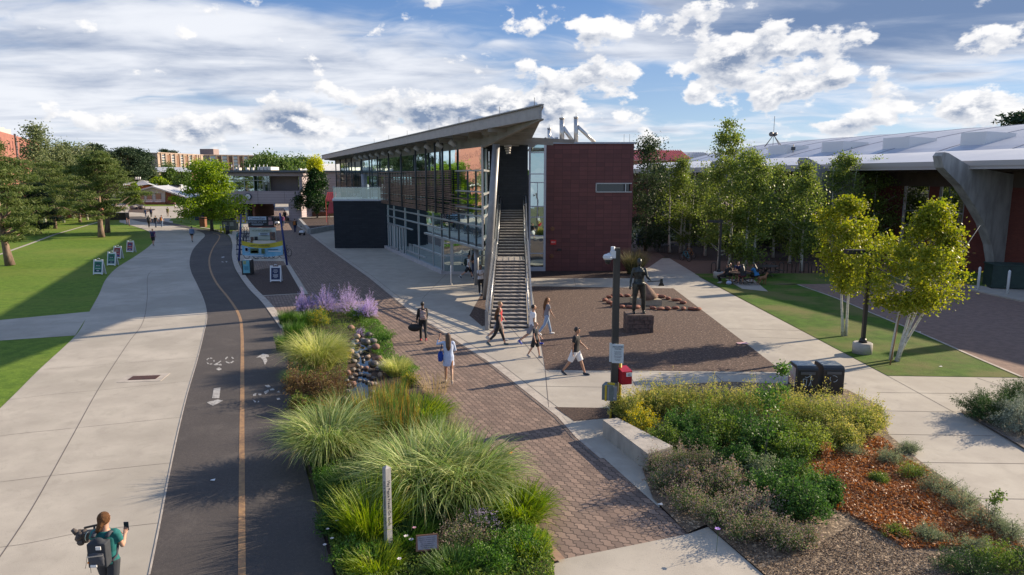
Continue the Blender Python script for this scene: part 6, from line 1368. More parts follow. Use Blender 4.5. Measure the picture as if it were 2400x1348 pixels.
    # clothes
    if top:
        kind, m_ = top[0], cl(top[1]); T = MB(); torso(T, .020, .90 if kind != 'dress' else .78, 1.45, .012)
        frac = {'tee': .62, 'long': 1.9, 'tank': 0, 'dress': 1.6, 'sleeveless': 0}[kind]
        for i, sg in ((0, -1), (1, 1)):
            S_, E_, W_, _ = AJ[i]; T.ell(tr(1.40, sg*shw*.86), (.078, .076, .072), 10)
            if frac: 
                e1 = S_.lerp(E_, min(1, frac)); pts = [S_, e1]; rd = [.068, .060*max(bulk, 1)]
                if frac > 1: pts.append(E_.lerp(W_, min(.92, frac - 1 + .02))); rd = [.066, .052, .042]
                T.tube(pts, rd, 12)
        if kind == 'dress':
            T.tube([tr(.98), tr(.84), Vector((0, .02, .62)) + dz*.6], [.125, .145, .165], 16, flat=1.25)
        remeshed(T, {'dress': 'dress', 'long': 'long_sleeved_shirt'}.get(kind, 'shirt'), m_, o, vox)
    if bottom:
        kind, m_ = bottom[0], cl(bottom[1]); T = MB(); T.tube([tr(1.0), tr(.93), tr(.86)], [.108*bulk, .124*bulk, .112*bulk], 14, flat=1.42)
        fr_ = {'trousers': 2., 'shorts': .95, 'capri': 1.65, 'short': .5}[kind]; w_ = {'shorts': .098, 'short': .09}.get(kind, .082)
        for i in (0, 1):
            H_, kn, an_, _ = J[i]; e1 = H_.lerp(kn, min(1, fr_)); pts = [H_ + Vector((0, 0, .03)), H_.lerp(e1, .5), e1]; rd = [.104*bulk, w_ + .008, w_ if fr_ <= 1 else .066]
            if fr_ > 1: pts.append(kn.lerp(an_, min(.95, fr_ - 1))); rd.append(.055)
            T.tube(pts, [q*bulk for q in rd], 12)
        remeshed(T, 'shorts' if kind in ('shorts', 'short') else 'trousers', m_, o, vox)
    if shoes and sole:
        for i in (0, 1):
            an_, aa = J[i][2], J[i][3]; pit = min(0, aa*.8); M_ = Matrix.Rotation(pit, 3, 'X'); SB = MB(); c0 = an_ + Vector((0, 0, -.04))
            SB.ell(c0 + M_ @ Vector((0, .06, -.005)), (.046, .135, .042), 12, M_=M_); SB.ell(c0 + M_ @ Vector((0, -.01, .02)), (.042, .06, .055), 10, M_=M_)
            sh = remeshed(SB, 'shoe', cl(mat('shoe_%02d%02d%02d' % tuple(int(q*99) for q in shoes), shoes, rough=.6)), o, .012, 1)
            ps = MB(); ps.tube([c0 + M_ @ Vector((0, -.06, -.034)), c0 + M_ @ Vector((0, .06, -.038)), c0 + M_ @ Vector((0, .185, -.034))], [.040, .046, .03], 12, flat=.0 + .3)
            if not allm: ps.build('sole', mat('sole_white', (.6, .6, .58), rough=.7), sh, world=False)
            if socks: MB().tube([an_ + Vector((0, 0, .0)), an_.lerp(J[i][1], .22)], [.042, .046], 10).build('sock', mat('sock_white', (.72, .72, .72), rough=.9), o, world=False)
    return o, J, AJ, tr, s
def at_person(o, v):
    M_ = Matrix.Translation(o.location) @ Matrix.Rotation(o.rotation_euler.z, 4, 'Z') @ Matrix.Diagonal((*o.scale, 1)); return M_ @ Vector(v)
def backpack(o, label, m1, m2=None, size=1., y=-.17, straps=True):
    b = thing('backpack', label, 'backpack', tuple(at_person(o, (0, y, 1.2))), rz=o.rotation_euler.z); b.scale = tuple(q*size for q in o.scale)
    T = MB(); T.ell((0, -.03, 0), (.15, .10, .23), 14); T.box((0, -.02, -.03), (.27, .16, .38)); remeshed(T, 'bag_body', m1, b, .014, 4)
    T = MB(); T.ell((0, -.11, -.07), (.115, .05, .12), 12); T.box((0, -.10, -.08), (.21, .05, .2)); remeshed(T, 'front_pocket', m2 or m1, b, .012, 3)
    T = MB()
    for sg in (-1, 1): T.tube([(sg*.10, .03, .20), (sg*.11, .12, .24), (sg*.12, .24, .17), (sg*.13, .26, .02), (sg*.14, .16, -.16), (sg*.12, .04, -.2)], .016, 6, flat=2.2)
    T.build('straps', m2 or m1, b, world=False); return b
def foot(u, v): q = G(u, v); return (q.x, q.y, .012)
blk = cloth('black', (.018, .018, .02)); wht = cloth('white', (.72, .72, .74)); gry = cloth('grey', (.20, .20, .23)); den = cloth('denim', (.12, .17, .27), (.16, .22, .33)); dden = cloth('dark_denim', (.045, .06, .11)); redc = cloth('red', (.50, .03, .045)); teal = cloth('teal', (.01, .15, .15), (.008, .11, .11))
stripe = cloth('pale_blue', (.42, .50, .68), (.50, .58, .76), 20.); pur = cloth('purple', (.16, .05, .14)); navy = cloth('navy', (.02, .03, .08)); charc = cloth('charcoal', (.03, .035, .045))
# close to the camera: woman filming with a stabiliser
wp_ = P(252, 1208, 10.05); 
o, J, AJ, tr, s = person('woman in teal tee with auburn braid and backpack carrying a camera rig', (P(250, 1290, 10.15).x, 10.15, .002), 4, 1.72, 'light', ('auburn', 'braid'), ('tee', teal), ('trousers', charc), legs=((.25, .1), (-.2, .2)), arms=((.55, .55, .55), (.15, .26, 1.75, .45)), lean=.03, female=True, turn=-.15, vox=.013)
bp_ = backpack(o, 'large charcoal backpack with white label on the woman in the teal tee', charc, cloth('slate_bag', (.06, .065, .08)), 1.08, -.19)
T = MB().box((.07, -.165, .13), (.07, .012, .05)); T.build('label_patch', whitepaint, bp_, world=False); MB().box((-.02, -.162, -.15), (.09, .012, .035)).build('white_label', whitepaint, bp_, world=False); MB().ell((-.10, -.15, -.10), .014, 8).build('orange_tag', orf, bp_, world=False)
MB().bar((-.11, -.155, -.01), (.11, -.155, .01), .012, .014).build('zip', galv, bp_, world=False)
h_ = at_person(o, AJ[1][2] + AJ[1][3]*.09)
tag(MB().box(tuple(h_ + Vector((0, .03, .06))), (.075, .012, .145), R(4)).build('smartphone', mat('phone_dark', (.02, .02, .035), rough=.2)), 'dark smartphone held up by the woman in the teal tee', 'phone')
hl = at_person(o, AJ[0][2] + AJ[0][3]*.08)
cr = thing('camera_rig', 'camera with furry wind cover on a stabiliser held by the woman in teal', 'camera', tuple(hl))
T = MB(); rr = random.Random(2)
for k in range(14): T.ell(hl + Vector((-.30 + .05*rr.uniform(-1, 1) , .12 + rr.uniform(-.05, .05), rr.uniform(-.10, .10))), .06, 8)
T.tube([hl + Vector((-.36, .12, .05)), hl + Vector((-.44, .12, .12))], [.05, .03], 8)
T.build('wind_cover', mat('grey_fur', (.13, .11, .10), (.06, .05, .045), 30., 1.), cr)
MB().box(tuple(hl + Vector((-.12, .12, .03))), (.20, .14, .12), .2).tube([hl + Vector((-.22, .12, .03)), hl + Vector((-.08, .12, .03))], .06, 14).build('camera_body', black, cr)
MB().bar(hl, hl + Vector((-.05, .10, .20)), .03, .03).bar(hl + Vector((0, 0, 0)), hl + Vector((0, .02, -.18)), .04, .04).bar(hl + Vector((-.22, .1, .16)), hl + Vector((.12, .1, .24)), .025, .03).build('handle', black, cr)
MB().ell(hl + Vector((-.08, .02, -.16)), .045, 10).ell(hl + Vector((.02, .0, -.20)), .045, 10).build('counterweights', mat('shiny_black', (.02, .03, .03), rough=.15), cr)
MB().tube([hl + Vector((-.18, .1, -.08)), hl + Vector((-.2, .08, -.3)), hl + Vector((-.24, .05, -.55))], .004, 5).tube([hl + Vector((-.06, .02, -.2)), hl + Vector((-.12, .0, -.4)), hl + Vector((-.12, 0, -.6))], .004, 5).build('cables', black, cr)
MB().tube([hl + Vector((-.15, .055, .03)), hl + Vector((-.14, .055, .03))], .075, 16, cap=False).build('lens_ring', mat('green_ring', (.5, .6, .5), rough=.3), cr)
# walkers
o, *_ = person('person in black with patterned backpack and red shoes walking away on the brick path', foot(992, 800), 12, 1.72, 'dark', ('black', 'bun'), ('long', blk), ('trousers', blk), (.5, .03, .03), ((.15, .1), (-.35, .35)), ((.05, .22, .2), (.3, .1, .5)), female=True)
backpack(o, 'patterned beige backpack on the person in black', cloth('floral', (.45, .38, .25), (.22, .12, .22), .8, 22.), None, .95)
q = at_person(o, (-.36, -.02, .62)); T = MB(); T.ell(q, (.30, .17, .17), 14); db = thing('duffel_bag', 'black duffel bag carried low by the person in black', 'bag', tuple(q)); 
for i in range(len(T.v)): T.v[i] = tuple(Vector(T.v[i]) - q)
remeshed(T, 'bag_body', blk, db, .02, 2); MB().tube([(-.15, 0, .14), (-.1, 0, .26), (.1, 0, .26), (.15, 0, .14)], .012, 6).build('handle', charc, db, world=False)
o, *_ = person('woman in a pale blue shirt dress with hand raised to long dark hair', foot(1052, 898), 8, 1.74, 'tan', ('brown', 'long'), ('dress', stripe), None, (.45, .36, .28), ((.12, .05), (-.28, .45)), ((1.1, .9, 1.9, 1.0), (.25, .25, .9)), female=True)
q = at_person(o, (-.27, .02, .95)); T = MB(); T.ell((0, 0, 0), (.10, .14, .19), 12); T.box((0, 0, -.02), (.14, .24, .28)); b = thing('tote_bag', 'bright blue bag on the hip of the woman in the pale blue dress', 'bag', tuple(q)); remeshed(T, 'bag_body', cloth('royal_blue', (.01, .05, .30)), b, .014, 3)
MB().tube([(0, -.1, .13), (.05, -.05, .45), (.06, .05, .45), (0, .1, .13)], .010, 6).build('strap', navy, b, world=False); MB().box((-.085, 0, 0), (.01, .09, .09)).build('white_print', whitepaint, b, world=False)
o, *_ = person('young man with blond curls in a red tee, half hidden by the long haired girl', foot(1170, 800), -88, 1.74, 'light', ('blond', 'curly'), ('tee', redc), ('shorts', gry), (.5, .5, .5), ((.3, .1), (-.45, .4)), ((.2, .1, .4), (-.3, .1, .3)))
o, *_ = person('girl with very long light brown hair in black top and cropped black trousers', foot(1168, 810), -86, 1.66, 'light', ('auburn', 'long'), ('tank', blk), ('capri', blk), (.05, .09, .10), ((.42, .12), (-.42, .35)), ((-.1, .1, .2), (.15, .12, .25)), female=True)
o, *_ = person('young man in white tee and blue shoes walking left behind the boy', foot(1248, 810), -75, 1.80, 'tan', ('black', 'short'), ('tee', wht), ('shorts', gry), (.02, .05, .38), ((.45, .1), (-.55, .45)), ((.1, .1, .5), (-.1, .1, .3)))
o, *_ = person('boy with light brown hair in dark tee and black shorts', foot(1254, 838), -115, 1.42, 'light', ('blond', 'short'), ('tee', charc), ('shorts', blk), (.35, .33, .32), ((.28, .1), (-.28, .25)), ((.1, .12, .7), (.0, .12, .35)))
o, *_ = person('woman in grey tee and light blue jeans with long brown hair beside the gravel', foot(1281, 785), -70, 1.72, 'tan', ('auburn', 'long'), ('tee', gry), ('trousers', cloth('light_denim', (.25, .34, .48), (.30, .40, .55))), (.7, .7, .7), ((.35, .1), (-.35, .35)), ((-.3, .1, .2), (.3, .1, .25)), female=True)
o, *_ = person('man in black tee and white shorts with sunglasses crossing the walk', foot(1348, 879), -108, 1.80, 'tan', ('black', 'short'), ('tee', blk), ('shorts', wht), (.02, .03, .05), ((.42, .08), (-.42, .2)), ((.35, .12, .55), (-.25, .1, .3)), bulk=1.06, turn=.2)
sg_ = MB(); q = at_person(o, (0, .12, 1.66)); sg_.box(tuple(q), (.14, .03, .035), R(-96)); tag(sg_.build('sunglasses', black), 'dark sunglasses on the man in white shorts', 'sunglasses')
o, *_ = person('young man in white tee and black shorts with white socks at the hall entrance', foot(1098, 655), -80, 1.78, 'light', ('brown', 'short'), ('tee', wht), ('shorts', blk), (.1, .1, .14), ((.45, .1), (-.55, .45)), ((.9, .1, .4), (-.1, .1, .3)), socks=True)
backpack(o, 'dark green backpack on the young man at the entrance', cloth('dark_green', (.02, .04, .035)))
person('person with dark hair in black behind the entrance column', foot(1110, 650), -100, 1.72, 'tan', ('black', 'long'), ('tee', blk), ('trousers', dden), (.05, .05, .05), ((.1, .1), (-.1, .1)), ((.2, .1, .9), (.1, .1, .3)), female=True)
person('man in pale grey tee and black trousers leaning by the foot of the leaning column', foot(1127, 690), -150, 1.76, 'dark', ('black', 'curly'), ('tee', cloth('pale_grey', (.52, .52, .55))), ('trousers', blk), (.3, .3, .32), ((.2, .05), (0, .0)), ((.5, .05, 1.5, .3), (.4, .1, 1.4, .3)), lean=-.05)
# further away
far_p = [
 (360, 576, 12, 1.75, ('brown', 'short'), ('tee', pur), ('shorts', blk), 'man in a purple shirt with dark bag walking away on the shaded walk'),
 (451, 567, 4, 1.72, ('black', 'short'), ('long', den), ('short', blk), 'person in a denim jacket walking away beside the bike lane'),
 (350, 534, 8, 1.72, ('black', 'long'), ('tee', blk), ('trousers', blk), 'leftmost of the three friends walking away, all in black'),
 (366, 534, 5, 1.74, ('brown', 'short'), ('tee', charc), ('trousers', dden), 'middle of the three friends walking away in dark tee and jeans'),
 (380, 534, 5, 1.78, ('brown', 'short'), ('tee', cloth('pale_blue_shirt', (.35, .42, .50))), ('trousers', den), 'rightmost of the three friends walking away, with an orange backpack'),
 (342, 512, 160, 1.72, ('blond', 'short'), ('tee', den), ('trousers', dden), 'fair haired person in blue on the far shaded plaza'),
 (355, 510, 20, 1.74, ('black', 'short'), ('tee', navy), ('trousers', blk), 'person in navy on the far shaded plaza'),
 (394, 508, 30, 1.74, ('black', 'short'), ('tee', cloth('olive', (.10, .11, .03))), ('trousers', cloth('khaki', (.25, .20, .14))), 'person in an olive top alone in the middle of the far plaza'),
 (435, 510, -20, 1.78, ('black', 'short'), ('tee', cloth('dark_red', (.18, .02, .03))), ('trousers', navy), 'person in a dark red top left of the lime tree'),
 (411, 490, 40, 1.7, ('brown', 'short'), ('tee', cloth('dusty_pink', (.40, .20, .18))), ('shorts', wht), 'person in dusty pink on the sunny far plaza by the brick wall'),
 (624, 493, 175, 1.74, ('black', 'short'), ('tee', redc), ('trousers', blk), 'left of the two people in red seen through the archway'),
 (631, 492, 175, 1.74, ('black', 'short'), ('tee', redc), ('trousers', blk), 'right of the two people in red seen through the archway'),
 (632, 503, 10, 1.76, ('black', 'short'), ('tee', blk), ('trousers', blk), 'dark dressed person walking through the archway'),
 (643, 492, 10, 1.74, ('brown', 'short'), ('tee', den), ('trousers', dden), 'person in blue at the far side of the archway'),
 (692, 546, 6, 1.78, ('black', 'short'), ('long', blk), ('trousers', navy), 'person in a black hoodie with an orange backpack by the delivery robot'),
 (664, 532, 15, 1.74, ('black', 'short'), ('tee', pur), ('trousers', dden), 'person in maroon beside the right blue pole of the banner frame'),
 (668, 519, 15, 1.76, ('black', 'short'), ('long', blk), ('trousers', blk), 'dark dressed person against the plank pier')]
rp = random.Random(12)
for (u, v, hd, h, hr, tp_, bt, lb) in far_p:
    a = rp.uniform(.15, .4)
    o, *_ = person(lb, foot(u, v), hd, h, rp.choice(('light', 'tan', 'light')), hr, tp_, bt, (.08, .08, .09), ((a, .1), (-a, .3)), ((-a*.7, .1, .25), (a*.7, .1, .3)), vox=.024)
    if 'orange backpack' in lb: backpack(o, 'orange backpack on the ' + ('rightmost of the three friends' if u == 380 else 'person in the black hoodie'), cloth('orange', (.42, .14, .03)))
    if 'purple' in lb: backpack(o, 'dark blue backpack on the man in the purple shirt', navy)
    if u == 350: backpack(o, 'black backpack on the leftmost of the three friends', charc)
# picnic group: seated
pc = G(1738, 668); tb = G(1732, 664)
for k, (dx, dy, hd, tp_, hr, lb) in enumerate(((-.95, -.1, -70, ('tee', blk), ('black', 'short'), 'person in black bent over the picnic table, on its left side'), (-.05, -.95, 5, ('tee', blk), ('black', 'long'), 'person in black with back to the camera at the picnic table'), (.9, -.75, 30, ('tee', cloth('sky_blue', (.03, .16, .36))), ('black', 'long'), 'person with blue clothing sitting on the right of the picnic table'), (.1, .95, 180, ('tee', navy), ('black', 'short'), 'person in a navy print tee facing the camera across the picnic table'))):
    person(lb, (tb.x + dx, tb.y + dy, .05), hd, 1.74, 'tan', hr, tp_, ('shorts', blk if k != 1 else cloth('maroon', (.12, .02, .03))), (.1, .1, .1), ((1.45, 1.45, .1), (1.4, 1.4, .1)), ((.7, .1, 1.), (.7, .1, 1.)), lean=.42)
q = G(1697, 664); person('person resting on the grass beside the lamp base with a pale bag', (q.x, q.y, .02), 60, 1.7, 'tan', ('black', 'short'), ('tee', blk), ('trousers', blk), (.5, .5, .5), ((1.5, 1.9, .1), (1.45, 1.9, .1)), ((.5, .2, .6), (-.5, .2, .3)), lean=-.3)
# bronze lumberjack
bronze = mat('weathered_bronze', (.035, .040, .040), (.075, .08, .076), 5., .38, metal=.75, spec=.5)
bq = G(1499, 780); st_ = Vector((bq.x, bq.y + .55, .80))
ped = MB(); rr = random.Random(6)
for row in range(4):
    x = -.60
    while x < .60:
        w_ = rr.uniform(.22, .42); w_ = min(w_, .62 - x)
        for yy in (-.45, -.1, .25): ped.box((st_.x + x + w_/2, st_.y + yy + rr.uniform(-.02, .02), .10 + row*.20), (w_ - .015, .36, .19), rr.uniform(-.03, .03))
        x += w_
ped.box((st_.x, st_.y - .08, .80), (1.15, 1.0, .05))
o = thing('stone_pedestal', 'squat rough stone pedestal under the bronze lumberjack', 'pedestal', (st_.x, st_.y, 0)); ped.build('stone_block', mat('pedestal_stone', (.15, .10, .085), (.075, .055, .05), 7., .9, .8, 16), o)
o, J, AJ, tr, s = person('weathered bronze lumberjack statue, bare chested, holding an axe on a stone pedestal', (st_.x, st_.y - .05, .825), 186, 2.50, 'light', ('black', 'short'), None, ('trousers', bronze), (.1, .1, .1), ((.04, .05, .14), (.10, .12, .12)), ((.35, .22, .95, .0), (.05, .26, .12)), lean=-.03, bulk=1.12, allm=bronze, name='statue', cat='statue', turn=-.1, vox=.014)
b_ = MB()
for sg in (-1, 1): b_.ell(tr(1.33, sg*.075, .085), (.078, .045, .06), 10)
for k in range(3):
    for sg in (-1, 1): b_.ell(tr(1.07 + k*.065, sg*.032, .088), (.030, .018, .028), 8)
b_.build('chest_muscles', bronze, o, world=False)
hA = AJ[0][2] + AJ[0][3]*.09
a_ = MB(); a_.tube([hA + Vector((.15, .02, .0)), hA + Vector((-.26, .10, .03))], .016, 8); c = hA + Vector((-.28, .10, .03))
a_.add([c + Vector(p) for p in ((-.03, -.02, .07), (.03, -.02, .07), (.04, -.02, -.05), (.10, -.004, -.16), (-.10, -.004, -.16), (-.04, -.02, -.05))] + [c + Vector(p) for p in ((-.03, .02, .07), (.03, .02, .07), (.04, .02, -.05), (.10, .004, -.16), (-.10, .004, -.16), (-.04, .02, -.05))], [(0, 1, 2, 5), (5, 2, 3, 4), (6, 11, 8, 7), (11, 10, 9, 8), (0, 6, 7, 1), (1, 7, 8, 2), (2, 8, 9, 3), (3, 9, 10, 4), (4, 10, 11, 5), (5, 11, 6, 0)])
a_.build('axe', bronze, o, world=False)
# ================================================================ STREET FURNITURE AND SMALL THINGS
# stone marker inside the ring
mk = thing('stone_marker', 'pale stone slab with a brown cone shaped rock standing in the red ring', 'marker', tuple(G(1515, 716)))
q = G(1518, 716); bst = mat('beige_stone', (.42, .35, .26), (.33, .27, .20), 4., .85, .3, 14)
MB().prism([(q.x - .65, q.y - .05), (q.x + .75, q.y - .15), (q.x + .6, q.y + .75), (q.x - .85, q.y + .85)], .0, .34).build('slab', bst, mk)
MB().tube([(q.x + .1, q.y + .35, .34), (q.x + .02, q.y + .35, .7), (q.x - .10, q.y + .35, 1.02), (q.x - .22, q.y + .35, 1.30)], [.55, .36, .2, .04], 10).build('cone_rock', mat('brown_rock', (.24, .15, .11), (.15, .10, .075), 6., .9, .8, 12), mk)
# seat wall
sw_ = MB(); A_, B_, C_, D_ = G(1413, 984, .46), G(1447, 979, .46), G(1577, 1046, .46), G(1519, 1064, .46)
sw_.prism([tuple(p)[:2] for p in (A_, B_, C_, D_)], 0, .46, 0); tag(sw_.build('seat_wall', mat('cast_concrete', (.42, .385, .34), (.30, .275, .245), 2.5, .85, .4, 14, stretch=(1, 1, .4))), 'low cast concrete seat wall at the front of the planting bed', 'seat wall')
structure(MB().sheet(GP((1345, 990), (1412, 975), (1440, 985), (1580, 1050), (1570, 1120), (1545, 1190), (1500, 1150), (1362, 1026)), .004), 'shaded_pad', concrete2)
# camera post with signs and boxes
wood = mat('dark_timber_post', (.075, .065, .055), (.05, .045, .04), 4., .8, stretch=(1, 1, .2))
pq = G(1438, 980); ph_ = zrow(pq.y, 581) ; cp = thing('camera_post', 'square dark post carrying a white camera, a sign and yellow pipes', 'post', tuple(pq))
tx_ = P(1446, 581, pq.y).x
MB().add([(pq.x - .10, pq.y - .10, 0), (pq.x + .10, pq.y - .10, 0), (pq.x + .10, pq.y + .10, 0), (pq.x - .10, pq.y + .10, 0)] + [(tx_ - .085, pq.y - .09, ph_), (tx_ + .085, pq.y - .09, ph_), (tx_ + .085, pq.y + .09, ph_), (tx_ - .085, pq.y + .09, ph_)], [(0, 3, 2, 1), (4, 5, 6, 7), (0, 1, 5, 4), (1, 2, 6, 5), (2, 3, 7, 6), (3, 0, 4, 7)]).build('post', wood, cp)
c = P(1425, 600, pq.y - .1); cm_ = MB(); cm_.ell(c, (.14, .14, .06), 12).tube([c - Z(.02), c - Z(.10)], [.15, .12], 14).bar(c + Z(.03), (tx_ - .08, pq.y - .05, c.z + .06), .07, .09).box((tx_ - .12, pq.y - .08, c.z + .04), (.14, .16, .20)).tube([(tx_ - .12, pq.y - .05, c.z + .1), (tx_ - .12, pq.y - .05, c.z + .26)], .06, 8)
cam_ = cm_.build('camera_housing', white, cp); MB().ell(c - Z(.15), (.085, .085, .09), 12).build('dome', black, cam_)
sgn = P(1448, 829, pq.y - .16); so_ = MB().box(tuple(sgn), (.33, .015, .56), R(-8)).box((sgn.x - .12, sgn.y + .09, sgn.z), (.25, .015, .56), R(-40)); sgo = so_.build('sign', mat('sign_face', (.56, .62, .66), rough=.5), cp)
dk = mat('sign_ink', (.03, .05, .10), rough=.6)
rs = R(-8); nn = Vector((math.sin(rs)*-1, -math.cos(rs), 0)); nn = Vector((-math.sin(rs)*-1*-1, -math.cos(rs), 0))
def on_sign(dz_, txt, sz): text(txt, sz, dk, sgo, (sgn.x + .0015 - .012*math.sin(rs)*-1, sgn.y - .014, sgn.z + dz_), (R(90), 0, rs))
on_sign(.20, 'RECLAIMED', .058); on_sign(.135, 'WATER', .058); on_sign(.06, 'Do not drink the', .030); on_sign(.025, 'water from this', .030); on_sign(-.01, 'irrigation system', .030)
on_sign(-.07, 'Please do not play', .030); on_sign(-.105, 'in the sprinklers', .030); on_sign(-.165, 'Do not enter', .030); on_sign(-.20, 'when wet', .030)
yel = mat('yellow_pipe', (.62, .44, .03), (.45, .32, .03), 5., .5)
MB().tube([(pq.x + .16, pq.y, 0), (pq.x + .16, pq.y, zrow(pq.y, 850))], .045, 10).build('yellow_pipe', yel, cp)
MB().tube([(pq.x - .12, pq.y - .2, 0), (pq.x - .12, pq.y - .2, .35)], .03, 8).build('yellow_pipe', yel, cp)
rb = P(1463, 880, pq.y - .1); nb_ = thing('red_box', 'red metal leaflet box fixed beside the camera post', 'box', (rb.x, rb.y, rb.z)); rbm_ = mat('red_enamel', (.42, .015, .03), (.34, .012, .025), 4., .35)
MB().box((rb.x, rb.y, rb.z - .02), (.30, .42, .38), R(14)).build('body', rbm_, nb_)
x_, y_, z_ = rb; M_ = MB(); M_.box((x_, y_, z_ + .19), (.31, .44, .03), R(14), 0, 1., ('X', R(8))); M_.build('lid', rbm_, nb_)
lb_ = MB().box((x_ + .10, y_ - .23, z_ + .09), (.17, .012, .11), R(14)).build('label_plate', white, nb_); text('NEW', .035, dk, lb_, (x_ + .102, y_ - .24, z_ + .11), (R(90), 0, R(14))); text('TIMES', .035, dk, lb_, (x_ + .102, y_ - .24, z_ + .07), (R(90), 0, R(14)))
gb_ = P(1431, 920, pq.y - .45); go_ = thing('meter_box', 'grey meter box with yellow edge hung low on the camera post', 'box', tuple(gb_)); 
MB().box(tuple(gb_ + Vector((-.02, .1, 0))), (.34, .36, .44), R(-24)).build('body', mat('meter_grey', (.15, .19, .19), (.11, .14, .14), 4., .5), go_)
MB().box(tuple(gb_ + Vector((.03, -.085, 0))), (.27, .02, .40), R(-10)).build('door', mat('meter_door', (.20, .23, .27), rough=.4), go_); MB().box(tuple(gb_ + Vector((-.14, -.05, 0))), (.05, .05, .46), R(-24)).box(tuple(gb_ + Vector((.02, .06, .24))), (.20, .10, .04), R(-24)).build('yellow_edge', yel, go_)
MB().box(tuple(gb_ + Vector((.05, -.10, -.13))), (.10, .01, .04), R(-10)).box(tuple(gb_ + Vector((.03, -.10, .11))), (.05, .01, .03), R(-10)).build('sticker', white, go_)
# solar bins
binm = mat('bin_black', (.02, .022, .026), (.014, .016, .018), 3., .35)
def solar_bin(name, label, x, y, rz, group=None, pst=None, icon='man'):
    o = thing(name, label, 'litter bin', (x, y, 0), rz=rz, group=group)
    mb = MB(); pr = [(-.42, 0), (.42, 0), (.42, .98), (.36, 1.05), (-.30, 1.07), (-.40, 1.02), (-.42, .95)]
    n = len(pr); L_ = [(-.33, a, b_) for a, b_ in pr]; R_ = [(.33, a, b_) for a, b_ in pr]
    mb.add(L_ + R_, [tuple(range(n))[::-1], tuple(range(n, 2*n))] + [(i, n + i, n + (i+1) % n, (i+1) % n)[::-1] for i in range(n)]); mb.build('body', binm, o, world=False)
    tp = MB().box((0, .03, 1.072), (.60, .62, .03), tilt=('X', R(-1))); tp.build('solar_panel', mat('solar_glass', (.30, .34, .38), rough=.25), o, world=False)
    MB().box((0, -.425, .84), (.46, .05, .10)).build('hopper', mat('hopper_grey', (.09, .095, .10), rough=.4), o, world=False)
    if pst: MB().box((-.342, .02, .62), (.012, .62, .72)).build('poster', pst, o, world=False)
    return o
bm0 = mat('bin_poster', (.50, .55, .55), (.45, .25, .22), 1.6, .5)
b1 = G(1890, 925); bp1 = solar_bin('solar_bin', 'left of the two black solar litter bins, with a poster on its side', b1.x, b1.y + .35, R(-4), 'pair of solar bins', bm0)
solar_bin('solar_bin', 'right of the two black solar litter bins behind the yellow bushes', b1.x + .86, b1.y + .38, R(-4), 'pair of solar bins')
def bin_icon(parent, kind):
    ic = MB(); w_ = .012
    def ln(*p):
        for a, b_ in zip(p[:-1], p[1:]): ic.bar((a[0], -.428, a[1]), (b_[0], -.428, b_[1]), w_, w_)
    if kind:
        ln(*[(.08 + .035*math.cos(t*.785), .80 + .035*math.sin(t*.785)) for t in range(9)]); ln((.07, .76), (.10, .66), (.10, .52), (.13, .36)); ln((.10, .52), (.05, .36)); ln((.07, .73), (-.02, .68), (-.09, .70)); ln((-.14, .62), (-.02, .62), (-.04, .36), (-.12, .36), (-.14, .62)); ln((.07, .73), (.13, .66), (.15, .56))
    else:
        for t in range(3):
            a = t*2.094 + .5; ln(*[(.12*math.cos(a + k*.35), .62 + .12*math.sin(a + k*.35)) for k in range(5)])
    ic.build('pictogram', mat('icon_white', (.50, .58, .62), rough=.6), parent, world=False)
bs = [o for o in COL.objects if o.name.startswith('solar_bin')]
for o in bs: o.scale = (1, 1.0, .88)
bin_icon(bs[0], 1); bin_icon(bs[1], 0)
q = G(577, 645); lb3 = solar_bin('solar_bin', 'dark solar litter bin with a pale blue poster beside the bike racks', q.x, q.y + .4, R(8))
pb_ = MB().box((0, -.445, .62), (.46, .012, .92)).build('poster', mat('poster_blue', (.10, .36, .46), (.16, .42, .50), 1.2, .5), lb3, world=False)
MB().box((-.10, -.455, .92), (.20, .008, .24)).build('poster_picture', mat('poster_yellow', (.40, .42, .15), (.15, .25, .2), 8., .5), lb3, world=False)
for k in range(4): MB().box((.0, -.455, .62 - k*.07), (.30 - .04*(k % 2), .006, .022)).build('print', dk, lb3, world=False)
